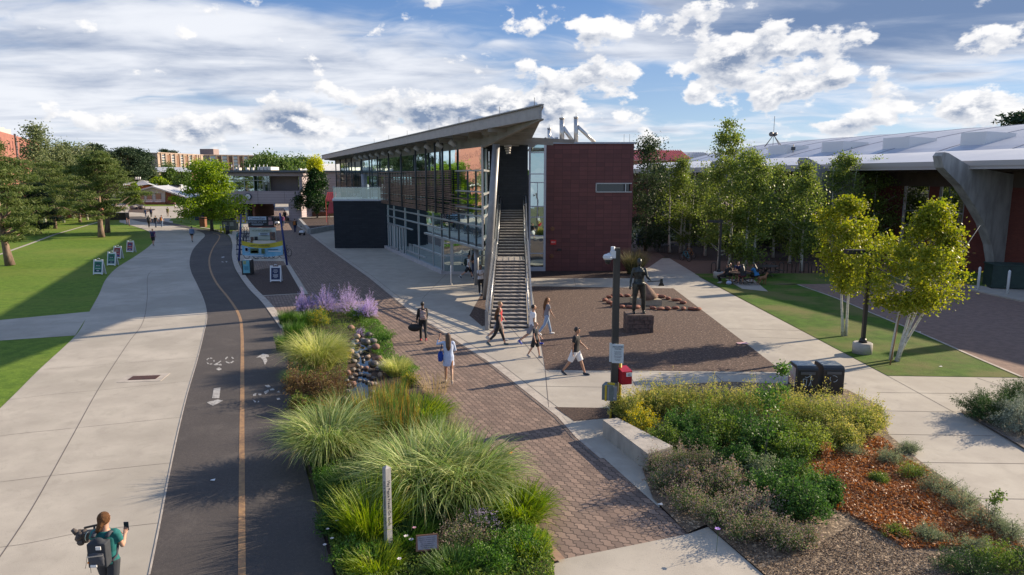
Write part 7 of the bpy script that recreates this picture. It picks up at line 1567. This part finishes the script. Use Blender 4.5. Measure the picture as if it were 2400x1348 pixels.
# sandwich boards
plw = mat('white_plastic', (.70, .72, .76), rough=.5)
def aboard(u, v, rz, label, face, ov, band, txt, tcol, s=1., lines=()):
    q = G(u, v); o = thing('sandwich_board', label, 'sandwich board', (q.x, q.y, 0), rz=rz, group='sandwich boards'); o.scale = (s, s, s)
    for sgn_, nm in ((-1, 'front_leaf'), (1, 'rear_leaf')):
        f_ = MB(); tl = ('X', R(11)*sgn_)
        Mx = Matrix.Rotation(R(11)*sgn_, 3, 'X')
        def bx(cx, cz, w_, h_, d_=.045, yo=0):
            p = Mx @ Vector((cx, yo, cz - 1.05)); f_.box((p.x, p.y, p.z + 1.07), (w_, d_, h_), 0., 0, 1., tl)
        for sx in (-.33, .33): bx(sx, .55, .07, 1.10)
        bx(0, .10, .62, .10); bx(0, .98, .62, .07); bx(-.25, 1.06, .12, .08); bx(.25, 1.06, .12, .08)
        bx(0, .54, .60, .84, .015)
        lf = f_.build(nm, plw, o, world=False)
        if sgn_ == -1:
            def pn(cx, cz, w_, h_, m_, yo, nme):
                p = Mx @ Vector((cx, yo, cz - 1.05)); return MB().box((p.x, p.y, p.z + 1.07), (w_, .006, h_), 0., 0, 1., tl).build(nme, m_, lf, world=False)
            pn(0, .54, .58, .82, face, -.014, 'poster')
            if ov:
                p0 = Mx @ Vector((0, -.022, .66 - 1.05)); e_ = MB().tube([Vector((p0.x, p0.y, p0.z + 1.07)), Vector((p0.x, p0.y - .004, p0.z + 1.07))], .19, 20); 
                e_.build('poster_disc', ov, lf, world=False)
            if band: pn(0, .28, .50, .13, band, -.020, 'poster_band')
            rot = (Matrix.Rotation(R(90) + R(11)*-1, 3, 'X'))
            if txt:
                p0 = Mx @ Vector((0, -.030, .66 - 1.05)); text(txt, .17, tcol, lf, Vector((p0.x, p0.y, p0.z + 1.07)) + wloc(lf), rot)
            for k, (cz, w_) in enumerate(lines): pn(0, cz, w_, .022, tcol, -.024, 'print')
    MB().tube([(-.08, 0, 1.13), (-.06, 0, 1.19), (.06, 0, 1.19), (.08, 0, 1.13)], .018, 6).build('handle', plw, o, world=False)
    return o
gn = mat('poster_green', (.012, .16, .10), rough=.5); tl_ = mat('poster_teal', (.005, .07, .09), rough=.5); nv = mat('poster_navy', (.008, .02, .08), rough=.5); rd_ = mat('poster_red', (.30, .035, .06), rough=.5); bl_ = mat('poster_blue_dark', (.02, .04, .22), rough=.5)
aboard(234, 644, R(-6), 'green 60% sandwich board, nearest the camera on the shaded lawn', gn, tl_, nv, '60%', white, 1., [(.44, .4), (.30, .2), (.26, .16)])
aboard(265, 623, R(-8), 'green 67% sandwich board, second from the front', gn, tl_, nv, '67%', white, 1., [(.44, .4), (.28, .2)])
aboard(278, 607, R(-10), 'red sandwich board with a pale ring, partly hidden behind the second', rd_, mat('poster_ring', (.30, .20, .22), rough=.5), bl_, '', white, 1., [(.44, .4)])
aboard(308, 592, R(-12), 'red and blue 50% sandwich board, farthest up the lawn', rd_, bl_, bl_, '50%', white, 1., [(.44, .4), (.28, .2)])
aboard(648, 661, R(4), 'navy sandwich board standing alone on the dark mulch', nv, None, None, '', white, 1., [(.80, .25), (.72, .34), (.62, .20), (.48, .34), (.42, .30), (.36, .34), (.28, .2)])
# lamps
def lamp(u, v, vt, label, group=None, headdir=-1):
    q = G(u, v); h_ = zrow(q.y, vt); o = thing('street_lamp', label, 'street lamp', tuple(q), group='street lamps')
    MB().tube([(q.x, q.y, 0), (q.x, q.y, .42), (q.x, q.y, .45)], [.37, .37, .33], 20).build('base', mat('lamp_base_concrete', (.42, .40, .37), (.34, .32, .30), 4., .85, .2, 20), o)
    MB().box((q.x, q.y, h_/2 + .2), (.13, .13, h_ - .4)).tube([(q.x, q.y, .45), (q.x, q.y, .62)], [.17, .11], 12).build('pole', black, o)
    MB().box((q.x + headdir*.42, q.y, h_), (1.05, .42, .17)).box((q.x + headdir*.05, q.y, h_ + .10), (.14, .14, .06)).build('lamp_head', black, o)
    return o
lamp(2020, 828, 590, 'black box head lamp post on a round concrete base beside the two stemmed birch')
lamp(1684, 652, 519, 'black box head lamp post under the aspens by the picnic table')
MB_ = G(2019, 730)
# bicycle hoops on the right
steelb = mat('hoop_black', (.02, .022, .025), rough=.4)
for i, u in enumerate((1672, 1712, 1731, 1772, 1791, 1811, 1831, 1850, 1870, 1889, 1907, 1925)):
    q = G(u, 640 - .3*abs(i-6)*0); mb = MB(); pts = [(q.x - .17, q.y, 0), (q.x - .17, q.y, .62)] + [(q.x - .17*math.cos(a), q.y, .62 + .17*math.sin(a)) for a in (.5, 1.0, 1.57, 2.14, 2.64)] + [(q.x + .17, q.y, .62), (q.x + .17, q.y, 0)]
    mb.tube(pts, .028, 8); tag(mb.build('bicycle_hoop', steelb), '%s black bicycle hoop from the left along the shaded brick plaza' % ORD[i], 'bicycle rack', 'bicycle hoops')
# picnic tables
def picnic(q, label):
    o = thing('picnic_table', label, 'picnic table', tuple(q)); m_ = mat('dark_mesh_table', (.05, .035, .035), rough=.5)
    pl8 = [(q.x + .95*math.cos(k*math.pi/4 + .39), q.y + .75*math.sin(k*math.pi/4 + .39)) for k in range(8)]
    MB().prism(pl8, .72, .77).build('tabletop', m_, o)
    MB().bar((q.x - .6, q.y, 0), (q.x + .5, q.y, .72), .05, .05).bar((q.x + .6, q.y, 0), (q.x - .5, q.y, .72), .05, .05).bar((q.x, q.y - .6, .05), (q.x, q.y + .5, .72), .05, .05).bar((q.x, q.y + .6, .05), (q.x, q.y - .5, .72), .05, .05).build('frame', m_, o)
    for a in range(4):
        c_ = Vector((q.x + 1.15*math.cos(a*1.57 + .2), q.y + .95*math.sin(a*1.57 + .2), .44)); MB().box(tuple(c_), (.75, .28, .04), a*1.57 + 1.77).bar(c_ - Z(.02), Vector((q.x, q.y, .15)), .04, .04).build('seat', m_, o)
picnic(G(1736, 664), 'dark metal picnic table with people seated around it'); picnic(G(1793, 648), 'empty dark metal picnic table right of the picnic group')
# dog / tawny bag beside the group
def dog(u, v):
    q = G(u, v); o = thing('dog', 'tawny dog standing on the shaded grass right of the picnic group', 'dog', tuple(q), rz=R(-60)); T = MB()
    T.tube([(0, .34, .50), (0, .20, .47), (0, -.08, .46), (0, -.30, .49)], [.115, .135, .11, .10], 12); T.tube([(0, .30, .54), (0, .42, .66), (0, .47, .72)], [.085, .07, .06], 10)
    T.ell((0, .50, .74), (.065, .085, .07), 10); T.tube([(0, .54, .72), (0, .66, .69)], [.045, .03], 8)
    for sg in (-1, 1):
        T.ell((sg*.055, .46, .80), (.02, .02, .04), 6)
        T.tube([(sg*.08, .28, .45), (sg*.08, .27, .24), (sg*.08, .29, .04), (sg*.08, .33, .02)], [.055, .032, .025, .03], 8)
        T.tube([(sg*.085, -.28, .46), (sg*.085, -.20, .30), (sg*.085, -.36, .17), (sg*.085, -.33, .03), (sg*.085, -.28, .02)], [.075, .05, .028, .025, .03], 8)
    T.tube([(0, -.36, .50), (0, -.48, .44), (0, -.58, .50)], [.035, .03, .02], 8); remeshed(T, 'body', mat('tawny_fur', (.30, .15, .07), (.22, .10, .05), 14., .9), o, .018, 2)
dog(1785, 668)
q = G(1708, 668); T = MB(); T.ell((0, 0, .14), (.2, .14, .14), 10); b = thing('pale_bag', 'pale blue bag on the grass beside the picnic table', 'bag', tuple(q)); remeshed(T, 'bag_body', cloth('pale_bag', (.40, .45, .60)), b, .02, 2); MB().tube([(-.08, 0, .25), (0, 0, .34), (.08, 0, .25)], .012, 6).build('handle', gry, b, world=False)
# bicycles
tyre = mat('tyre_rubber', (.02, .02, .02), rough=.7)
def bicycle(col, label, x, y, rz, group=None, lean_=0.):
    o = thing('bicycle', label, 'bicycle', (x, y, .0), rz=rz, group=group); o.rotation_euler = (0, lean_, rz)
    for yy, nm in ((-.52, 'wheel'), (.52, 'wheel')):
        w_ = MB(); w_.tube([(0, yy + .33*math.cos(a*math.pi/10), .34 + .33*math.sin(a*math.pi/10)) for a in range(21)], .022, 6, cap=False); wo_ = w_.build(nm, tyre, o, world=False)
        s_ = MB()
        for a in range(8): s_.bar((0, yy, .34), (0, yy + .31*math.cos(a*.785), .34 + .31*math.sin(a*.785)), .006, .006)
        s_.tube([(-.04, yy, .34), (.04, yy, .34)], .025, 8); s_.build('spokes', galv, wo_, world=False)
    f_ = MB(); bb, st, hd, hd2, ra, fa_ = (0, -.08, .30), (0, -.22, .82), (0, .34, .82), (0, .37, .70), (0, -.52, .34), (0, .52, .34)
    for a, b_ in ((bb, st), (bb, hd2), (st, hd), (bb, ra), ((0, -.20, .76), ra), (hd, hd2), (hd2, fa_)): f_.tube([a, b_], .019, 8)
    f_.build('frame', col, o, world=False)
    MB().tube([(0, -.22, .82), (0, -.24, .92)], .014, 6).ell((0, -.25, .94), (.07, .13, .03), 8).build('saddle', black, o, world=False)
    MB().tube([(0, .33, .84), (0, .31, .98)], .014, 6).tube([(-.27, .24, 1.0), (-.18, .32, .99), (.18, .32, .99), (.27, .24, 1.0)], .013, 6).build('handlebar', black, o, world=False)
    MB().tube([(-.05, -.08, .30), (.05, -.08, .30)], .075, 12).bar((.06, -.08, .30), (.06, .04, .20), .02, .02).bar((-.06, -.08, .30), (-.06, -.2, .40), .02, .02).build('crank', steeld, o, world=False)
    return o
tealp = mat('teal_paint', (.03, .32, .40), rough=.35); orp = mat('orange_paint', (.42, .17, .03), rough=.35); bkp = mat('black_paint', (.03, .03, .035), rough=.3); whp = mat('white_bike_paint', (.55, .56, .55), rough=.35); blp = mat('blue_bike_paint', (.03, .10, .30), rough=.35)
q = G(1606, 612); bicycle(tealp, 'teal bicycle parked beneath the dark trees left of the lamp', q.x, q.y, R(20), lean_=.08); q = G(1618, 606); bicycle(orp, 'orange bicycle parked right of the teal one', q.x, q.y + .4, R(25), lean_=.06)
for i, (u, v, m_, rz, lb) in enumerate(((590, 607, bkp, 70, 'black bicycle under the left end of the lowest banner'), (612, 606, blp, 80, 'blue bicycle under the middle of the lowest banner'), (632, 606, bkp, 95, 'black bicycle right of the blue one under the banner'), (650, 606, whp, 85, 'white bicycle under the right end of the lowest banner'), (668, 600, bkp, 60, 'black bicycle against the right blue pole'), (556, 562, tealp, 15, 'green bicycle at the left end of the long rack'), (562, 575, bkp, 10, 'black bicycle in the long rack behind the lowest banner'), (575, 560, bkp, 5, 'second black bicycle further up the long rack'), (590, 575, orp, 12, 'orange bicycle between the banners'), (604, 552, bkp, 8, 'black bicycle under the middle banner'), (625, 548, blp, 20, 'blue bicycle right of the middle banner'), (566, 540, tealp, 5, 'green bicycle at the far end of the rack'))):
    q = G(u, v); bicycle(m_, lb, q.x, q.y, R(rz), 'bicycles in the racks behind the banners', .05)
for i, (u, v) in enumerate(((556, 598), (556, 586), (557, 575), (558, 566), (560, 557), (562, 549))):
    q = G(u, v); rk_ = MB()
    for k in range(4): rk_.tube([(q.x + k*.32, q.y, 0), (q.x + k*.32, q.y, .85), (q.x + k*.32 + .14, q.y, .95), (q.x + k*.32 + .24, q.y, .85), (q.x + k*.32 + .24, q.y, .0)], .022, 6)
    rk_.bar((q.x - .1, q.y, .08), (q.x + 1.3, q.y, .08), .05, .05).bar((q.x - .1, q.y, .5), (q.x + 1.3, q.y, .5), .03, .03)
    tag(rk_.build('bicycle_rack', mat('rack_navy', (.015, .02, .05), rough=.4)), '%s dark rack section from the front of the long rack' % ORD[i], 'bicycle rack', 'sections of the long rack')
q = G(1535, 592); rk_ = MB()
for k in range(4): rk_.tube([(q.x + k*.35, q.y, 0), (q.x + k*.35, q.y, .9), (q.x + k*.35 + .2, q.y, .9), (q.x + k*.35 + .2, q.y, 0)], .02, 6)
tag(rk_.build('bicycle_rack', steelb), 'small black rack at the edge of the tree bed near the recycling bins', 'bicycle rack')
for u, lb in ((1500, 'left dark blue recycling bin in the shade behind the maroon block'), (1517, 'right dark blue recycling bin in the shade behind the maroon block')):
    q = G(u, 574); o = thing('recycling_bin', lb, 'bin', tuple(q), group='recycling bins'); MB().box((q.x, q.y, .55), (.72, .7, 1.0)).build('body', mat('bin_blue', (.015, .03, .11), rough=.5), o); MB().box((q.x, q.y, 1.09), (.78, .78, .10), top=.9).build('lid', black, o)
# banner frames
bluep = mat('blue_pole', (.012, .03, .16), rough=.4)
def bpole(u0, v0, u1, v1, lb, Yt=None):
    q = G(u0, v0); t_ = P(u1, v1, Yt or q.y); tag(MB().tube([q, t_, t_ + Z(.08)], [.085, .075, .04], 12).build('banner_pole', bluep), lb, 'pole', 'blue banner poles'); return q, t_
bpole(673, 622, 656, 501, 'right front blue banner pole, leaning slightly left at the top', 55.5); bpole(560, 612, 565, 505, 'left front blue banner pole beside the long rack', 59)
def banner(u0, v0, u1, v1, Y, sag, base_m, label, rows=6, topc=None, grp=None):
    a, b_ = P(u0, v0, Y), P(u1, v1, Y); o = thing('banner', label, 'banner', ((a.x+b_.x)/2, Y, 0), group='banners on the bicycle racks'); mb = MB(); n = 14; k0 = 0
    vs = []; 
    for j in range(rows + 1):
        for i in range(n + 1):
            f_ = i/n; g_ = j/rows; sg = sag*(1 - (2*f_-1)**2); vs.append((a.x + (b_.x-a.x)*f_, Y + .05*math.sin(f_*9 + g_*3), a.z + (b_.z-a.z)*g_ - sg*(1 - .3*g_)))
    fs = [(j*(n+1)+i, j*(n+1)+i+1, (j+1)*(n+1)+i+1, (j+1)*(n+1)+i) for j in range(rows) for i in range(n)]
    mb.add(vs, fs, 0, True)
    if topc:
        for q_ in range(len(fs)): 
            if q_ < n*topc[1]: mb.m[q_] = 1
    mb.build('fabric', [base_m, topc[0]] if topc else base_m, o)
    def put(fx, fz, w_, h_, m_, nm='print'):
        x_ = a.x + (b_.x-a.x)*fx; z_ = a.z + (b_.z-a.z)*fz - sag*(1-(2*fx-1)**2)*.85; MB().box((x_, Y - .09, z_), (w_*(b_.x-a.x), .01, h_*(a.z-b_.z))).build(nm, m_, o)
    def wr(fx, fz, t_, sz, m_):
        x_ = a.x + (b_.x-a.x)*fx; z_ = a.z + (b_.z-a.z)*fz - sag*(1-(2*fx-1)**2)*.85; text(t_, sz, m_, o, (x_, Y - .11, z_), (R(90), 0, 0))
    return o, put, wr
skyb = mat('banner_sky', (.12, .38, .58), (.30, .52, .66), .9, .6); yl_ = mat('banner_yellow', (.50, .42, .03), rough=.6); cream = mat('banner_cream', (.36, .42, .38), (.42, .46, .42), .8, .6); bnk = mat('banner_black', (.015, .017, .022), rough=.6); pale = mat('banner_pale', (.42, .50, .60), rough=.6); pink = mat('banner_pink', (.42, .25, .24), (.20, .10, .12), 5., .6); dkp = mat('banner_photo', (.06, .05, .05), (.18, .10, .07), 5., .6); grnb = mat('banner_green', (.10, .16, .06), (.03, .06, .03), 6., .6); inky = mat('banner_ink', (.03, .03, .03), rough=.7)
o, put, wr = banner(566, 564, 664, 597, 55.0, .26, skyb, 'lowest banner, sky blue with a yellow top and small pictures', 6, (yl_, 2))
wr(.45, .16, 'FAMILY WEEKEND', .20, inky); put(.12, .52, .09, .34, pale); put(.12, .54, .06, .22, dkp); put(.31, .55, .20, .36, grnb); put(.31, .62, .16, .16, pink); put(.52, .55, .08, .36, grnb); put(.30, .90, .46, .08, pale); put(.76, .50, .26, .05, inky); put(.80, .62, .30, .05, whitepaint)
o, put, wr = banner(584, 533, 648, 563, 62.0, .04, cream, 'middle banner, cream with figures in the lower corners', 4)
wr(.48, .22, 'HOMECOMING', .26, mat('banner_olive', (.14, .15, .06), rough=.6)); put(.55, .50, .40, .18, pale); put(.55, .46, .28, .05, inky); put(.55, .56, .28, .05, inky); put(.88, .66, .20, .62, dkp); put(.10, .86, .12, .26, dkp); put(.25, .84, .12, .30, bnk); put(.5, .96, .9, .06, grnb)
o, put, wr = banner(580, 506, 643, 531, 76.0, .05, bnk, 'topmost banner, black with a white heading and a pink portrait', 4)
put(.37, .20, .70, .34, pale); wr(.37, .20, 'Comedian', .42, nv); wr(.37, .55, 'SEPTEMBER 20TH, 2018', .20, pale); put(.37, .74, .44, .05, pale); put(.37, .85, .36, .04, mat('dim_print', (.2, .22, .25), rough=.6)); put(.86, .26, .12, .28, pink); put(.88, .66, .16, .34, pink)
MB().box((P(613, 532, 76).x, 76.2, P(613, 532.5, 76).z), (3.0, .1, .12)).build('red_hem', mat('hem_red', (.25, .02, .04), rough=.6), o)
for (u0, u1, lb) in ((553, 562, 'small yellow banner left of the left blue pole'), (565, 577, 'small yellow banner right of the left blue pole')):
    o, put, wr = banner(u0, 505, u1, 523, 72., 0, yl_, lb, 2); put(.5, .3, .5, .25, pink); put(.5, .72, .45, .3, mat('pale_print', (.40, .38, .45), rough=.6))
# delivery robots
for (u, v, lb) in ((708, 551, 'white delivery robot on the brick walk behind the person in the hoodie'), (607, 499, 'small white delivery robot seen through the archway'), (650, 528, 'white delivery robot beside the right end of the topmost banner')):
    q = G(u, v); o = thing('delivery_robot', lb, 'delivery robot', tuple(q), group='delivery robots'); T = MB(); T.box((0, 0, .42), (.55, .66, .26), top=.82); T.ell((0, 0, .40), (.28, .34, .16), 12); remeshed(T, 'shell', white, o, .02, 2); MB().box((0, 0, .24), (.5, .64, .12)).build('chassis', black, o, world=False)
    for sx in (-.27, .27):
        for sy in (-.24, 0, .24): MB().tube([(sx - .03, sy, .10), (sx + .03, sy, .10)], .10, 12).build('wheel', tyre, o, world=False)
    MB().tube([(-.2, .3, .5), (-.2, .3, 1.15)], .008, 5).build('flag_mast', steeld, o, world=False)
# far plaza odds and ends
for (u, lb) in ((518, 'left yellow bollard beside the lane near the lime tree'), (527, 'right yellow bollard beside the lane near the lime tree')):
    q = G(u, 547); tag(MB().tube([q, q + Z(1.05), q + Z(1.12)], [.09, .09, .03], 12, 0).tube([q + Z(.72), q + Z(.86)], .093, 12, 1).build('bollard', [mat('bollard_yellow', (.50, .45, .03), rough=.5), mat('bollard_band', (.6, .6, .5), rough=.5)]), lb, 'bollard', 'yellow bollards')
q = G(477, 532); o = thing('brown_litter_bin', 'rusty brown square litter bin on the small lawn under the lime tree', 'litter bin', tuple(q)); MB().box((q.x, q.y, .5), (.75, .7, 1.0)).build('body', mat('rust_brown', (.24, .10, .05), (.17, .07, .04), 4., .8), o); MB().box((q.x, q.y, 1.2), (.8, .75, .35)).build('hood', MATS['rust_brown'], o)
q = G(534, 549); o = thing('black_litter_bin', 'slim black litter bin beside the yellow bollards', 'litter bin', tuple(q)); MB().tube([q, q + Z(.95)], [.22, .25], 14).build('body', black, o); MB().tube([q + Z(.95), q + Z(1.1)], [.26, .16], 14).build('lid', steeld, o)
q = G(538, 539); o = thing('grey_newspaper_rack', 'grey and black rack of boxes right of the lime tree', 'rack', tuple(q)); MB().box((q.x + .3, q.y, .65), (2.2, .8, 1.2)).build('body', mat('rack_grey', (.10, .11, .12), rough=.5), o); MB().box((q.x - .4, q.y - .42, .8), (.5, .03, .5)).box((q.x + .5, q.y - .42, .8), (.5, .03, .5)).build('door', mat('rack_pale', (.30, .32, .34), rough=.5), o)
for i, (u, v, w_, lb) in enumerate(((281, 515, 2.6, 'dark utility box at the end of the lawn path behind the pines'), (262, 514, 1.6, 'grey utility box left of the dark one behind the pines'), (471, 516, 1.4, 'blue recycling bin on the far plaza left of the lime tree'))):
    q = G(u, v); o = thing('utility_box', lb, 'box', tuple(q)); m_ = (black, mat('utility_grey', (.18, .20, .21), rough=.6), mat('bin_blue', (.015, .03, .11)))[i]
    MB().box((q.x, q.y, .55), (w_, 1.1, 1.1)).build('body', m_, o); MB().box((q.x, q.y, 1.13), (w_ + .08, 1.18, .08)).build('lid', m_, o)
bt_ = mat('blue_tablecloth', (.02, .12, .34), rough=.6)
for i, (u, v, w_, lb) in enumerate(((452, 514, 2.0, 'green topped stall table left of the recycling bin'), (512, 512, 2.2, 'blue covered stall table behind the lime tree, left'), (532, 512, 2.2, 'blue covered stall table behind the lime tree, middle'), (549, 512, 2.0, 'blue covered stall table by the arcade, right'))):
    q = G(u, v); o = thing('stall_table', lb, 'table', tuple(q), group='stall tables'); m_ = bt_ if i else mat('green_tablecloth', (.05, .16, .14), rough=.6)
    MB().box((q.x, q.y, .76), (w_, .85, .04)).build('tabletop', m_, o); MB().box((q.x, q.y - .43, .45), (w_, .03, .60)).build('cloth_front', m_, o)
    for sx in (-1, 1): MB().bar((q.x + sx*w_*.45, q.y + .3, 0), (q.x + sx*w_*.45, q.y + .3, .74), .05, .05).build('leg', steeld, o)
for i, (u, v) in enumerate(((314, 491), (333, 491), (322, 489))):
    q = G(u, v); mb = MB(); rockmesh(mb, (q.x, q.y, .4), (1.0, .7, .6), 150 + i); tag(mb.build('boulder', rk[2] if i else rk[0]), '%s boulder from the left on the far mulch bed' % ('left', 'right', 'middle')[i], 'boulder')
for i, (u, v) in enumerate(((298, 527), (303, 530))):
    q = G(u, v); tag(MB().tube([q, q + Z(1.0)], .06, 8).build('bollard', mat('thin_post_brown', (.25, .12, .08), rough=.6)), '%s slim brown post at the kink of the lawn edge' % ('left', 'right')[i], 'post')
for i, x in enumerate(range(5)):
    q = G(760 + 9*i, 512); rk_ = MB().tube([q + Vector((-.6, 0, 0)), q + Vector((-.6, 0, 1.2)), q + Vector((.6, 0, 1.2)), q + Vector((.6, 0, 0))], .04, 6); tag(rk_.build('white_rack', whitepaint), '%s pale tubular rack behind the raised planter' % ORD[i], 'rack', 'pale racks behind the planter')
# peace pole and plaque
pp = G(911, 1305); hz_ = zrow(pp.y, 1096); po_ = thing('peace_pole', 'weathered white square pole with black lettering in the island garden', 'pole', tuple(pp)); rz_ = R(42)
px0 = P(906, 1096, pp.y).x
whw = mat('weathered_white', (.46, .44, .43), (.32, .31, .30), 7., .75, speck=(12., (.20, .19, .19), .66), stretch=(1, 1, .3)); sw2 = .056
def rot2(x, y): return Vector((x*math.cos(rz_) - y*math.sin(rz_), x*math.sin(rz_) + y*math.cos(rz_), 0))
cs = [rot2(*p) for p in ((-sw2, -sw2), (sw2, -sw2), (sw2, sw2), (-sw2, sw2))]
tp2 = Vector((px0, pp.y, 0)); MB().add([Vector((pp.x, pp.y, 0)) + c for c in cs] + [tp2 + c + Z(hz_) for c in cs] + [tp2 + Z(hz_ + .05)], [(0, 1, 5, 4), (1, 2, 6, 5), (2, 3, 7, 6), (3, 0, 4, 7), (4, 5, 8), (5, 6, 8), (6, 7, 8), (7, 4, 8)]).build('post', whw, po_)
ink = mat('black_ink', (.02, .02, .025), rough=.6)
# lettering runs down the two faces turned to the camera
for body, ang, ln in (('May Peace Prevail On Earth', rz_, 1.0), ('Que la Paz Prevalezca en la Tierra', rz_ - math.pi/2, 1.0)):
    nv_ = Vector((math.sin(ang), -math.cos(ang), 0)); Xd = Vector((math.cos(ang), math.sin(ang), 0))
    Rm = Matrix((Vector((0, 0, -1)), Xd, nv_)).transposed()  # text x -> down, text y -> sideways, z -> outward
    mid = Vector((pp.x, pp.y, 0)).lerp(tp2, .62) + Z(hz_*.62) + nv_*(sw2 + .001)
    tlt = Matrix.Rotation(math.atan2(px0 - pp.x, hz_), 3, 'Y')
    text(body, .078 if 'May' in body else .062, ink, po_, mid, tlt @ Rm, .0015)
pq2 = G(1000, 1322); pl2 = thing('memorial_plaque', 'tilted stone block with an engraved grey plaque at the foot of the island garden', 'plaque', tuple(pq2))
Mt = ('X', R(-28)); MB().box((pq2.x, pq2.y + .12, .36), (.42, .26, .28), R(10), 0, .94, Mt).box((pq2.x, pq2.y + .16, .12), (.40, .26, .26), R(10)).build('stone', mat('plaque_stone', (.30, .15, .09), (.22, .11, .07), 8., .85, .4, 20), pl2)
cM = Matrix.Rotation(R(10), 3, 'Z') @ Matrix.Rotation(R(-28), 3, 'X'); c0 = Vector((pq2.x, pq2.y + .12, .36))
def pbox(mb, cx, cz, w_, h_, yo, th=.006):
    vs = [c0 + cM @ Vector((cx + sx*w_/2, yo + sy*th/2, cz + sz*h_/2)) for sz in (-1, 1) for sx, sy in ((-1, -1), (1, -1), (1, 1), (-1, 1))]
    mb.add(vs, [(0, 3, 2, 1), (4, 5, 6, 7), (0, 1, 5, 4), (1, 2, 6, 5), (2, 3, 7, 6), (3, 0, 4, 7)])
m_ = MB(); pbox(m_, 0, 0, .35, .23, -.134); pf_ = m_.build('plaque_face', mat('plaque_grey', (.34, .30, .33), (.28, .25, .27), 6., .6), pl2)
for k, t_ in enumerate(('May peace prevail on earth', 'may peace be in our homes', 'and in our communities', 'may our missions be', 'accomplished in peace', 'we thank the earth')):
    text(t_, .028, ink, pf_, c0 + cM @ Vector((0, -.1385, .085 - k*.034)), cM @ Matrix.Rotation(R(90), 3, 'X'), .0008)
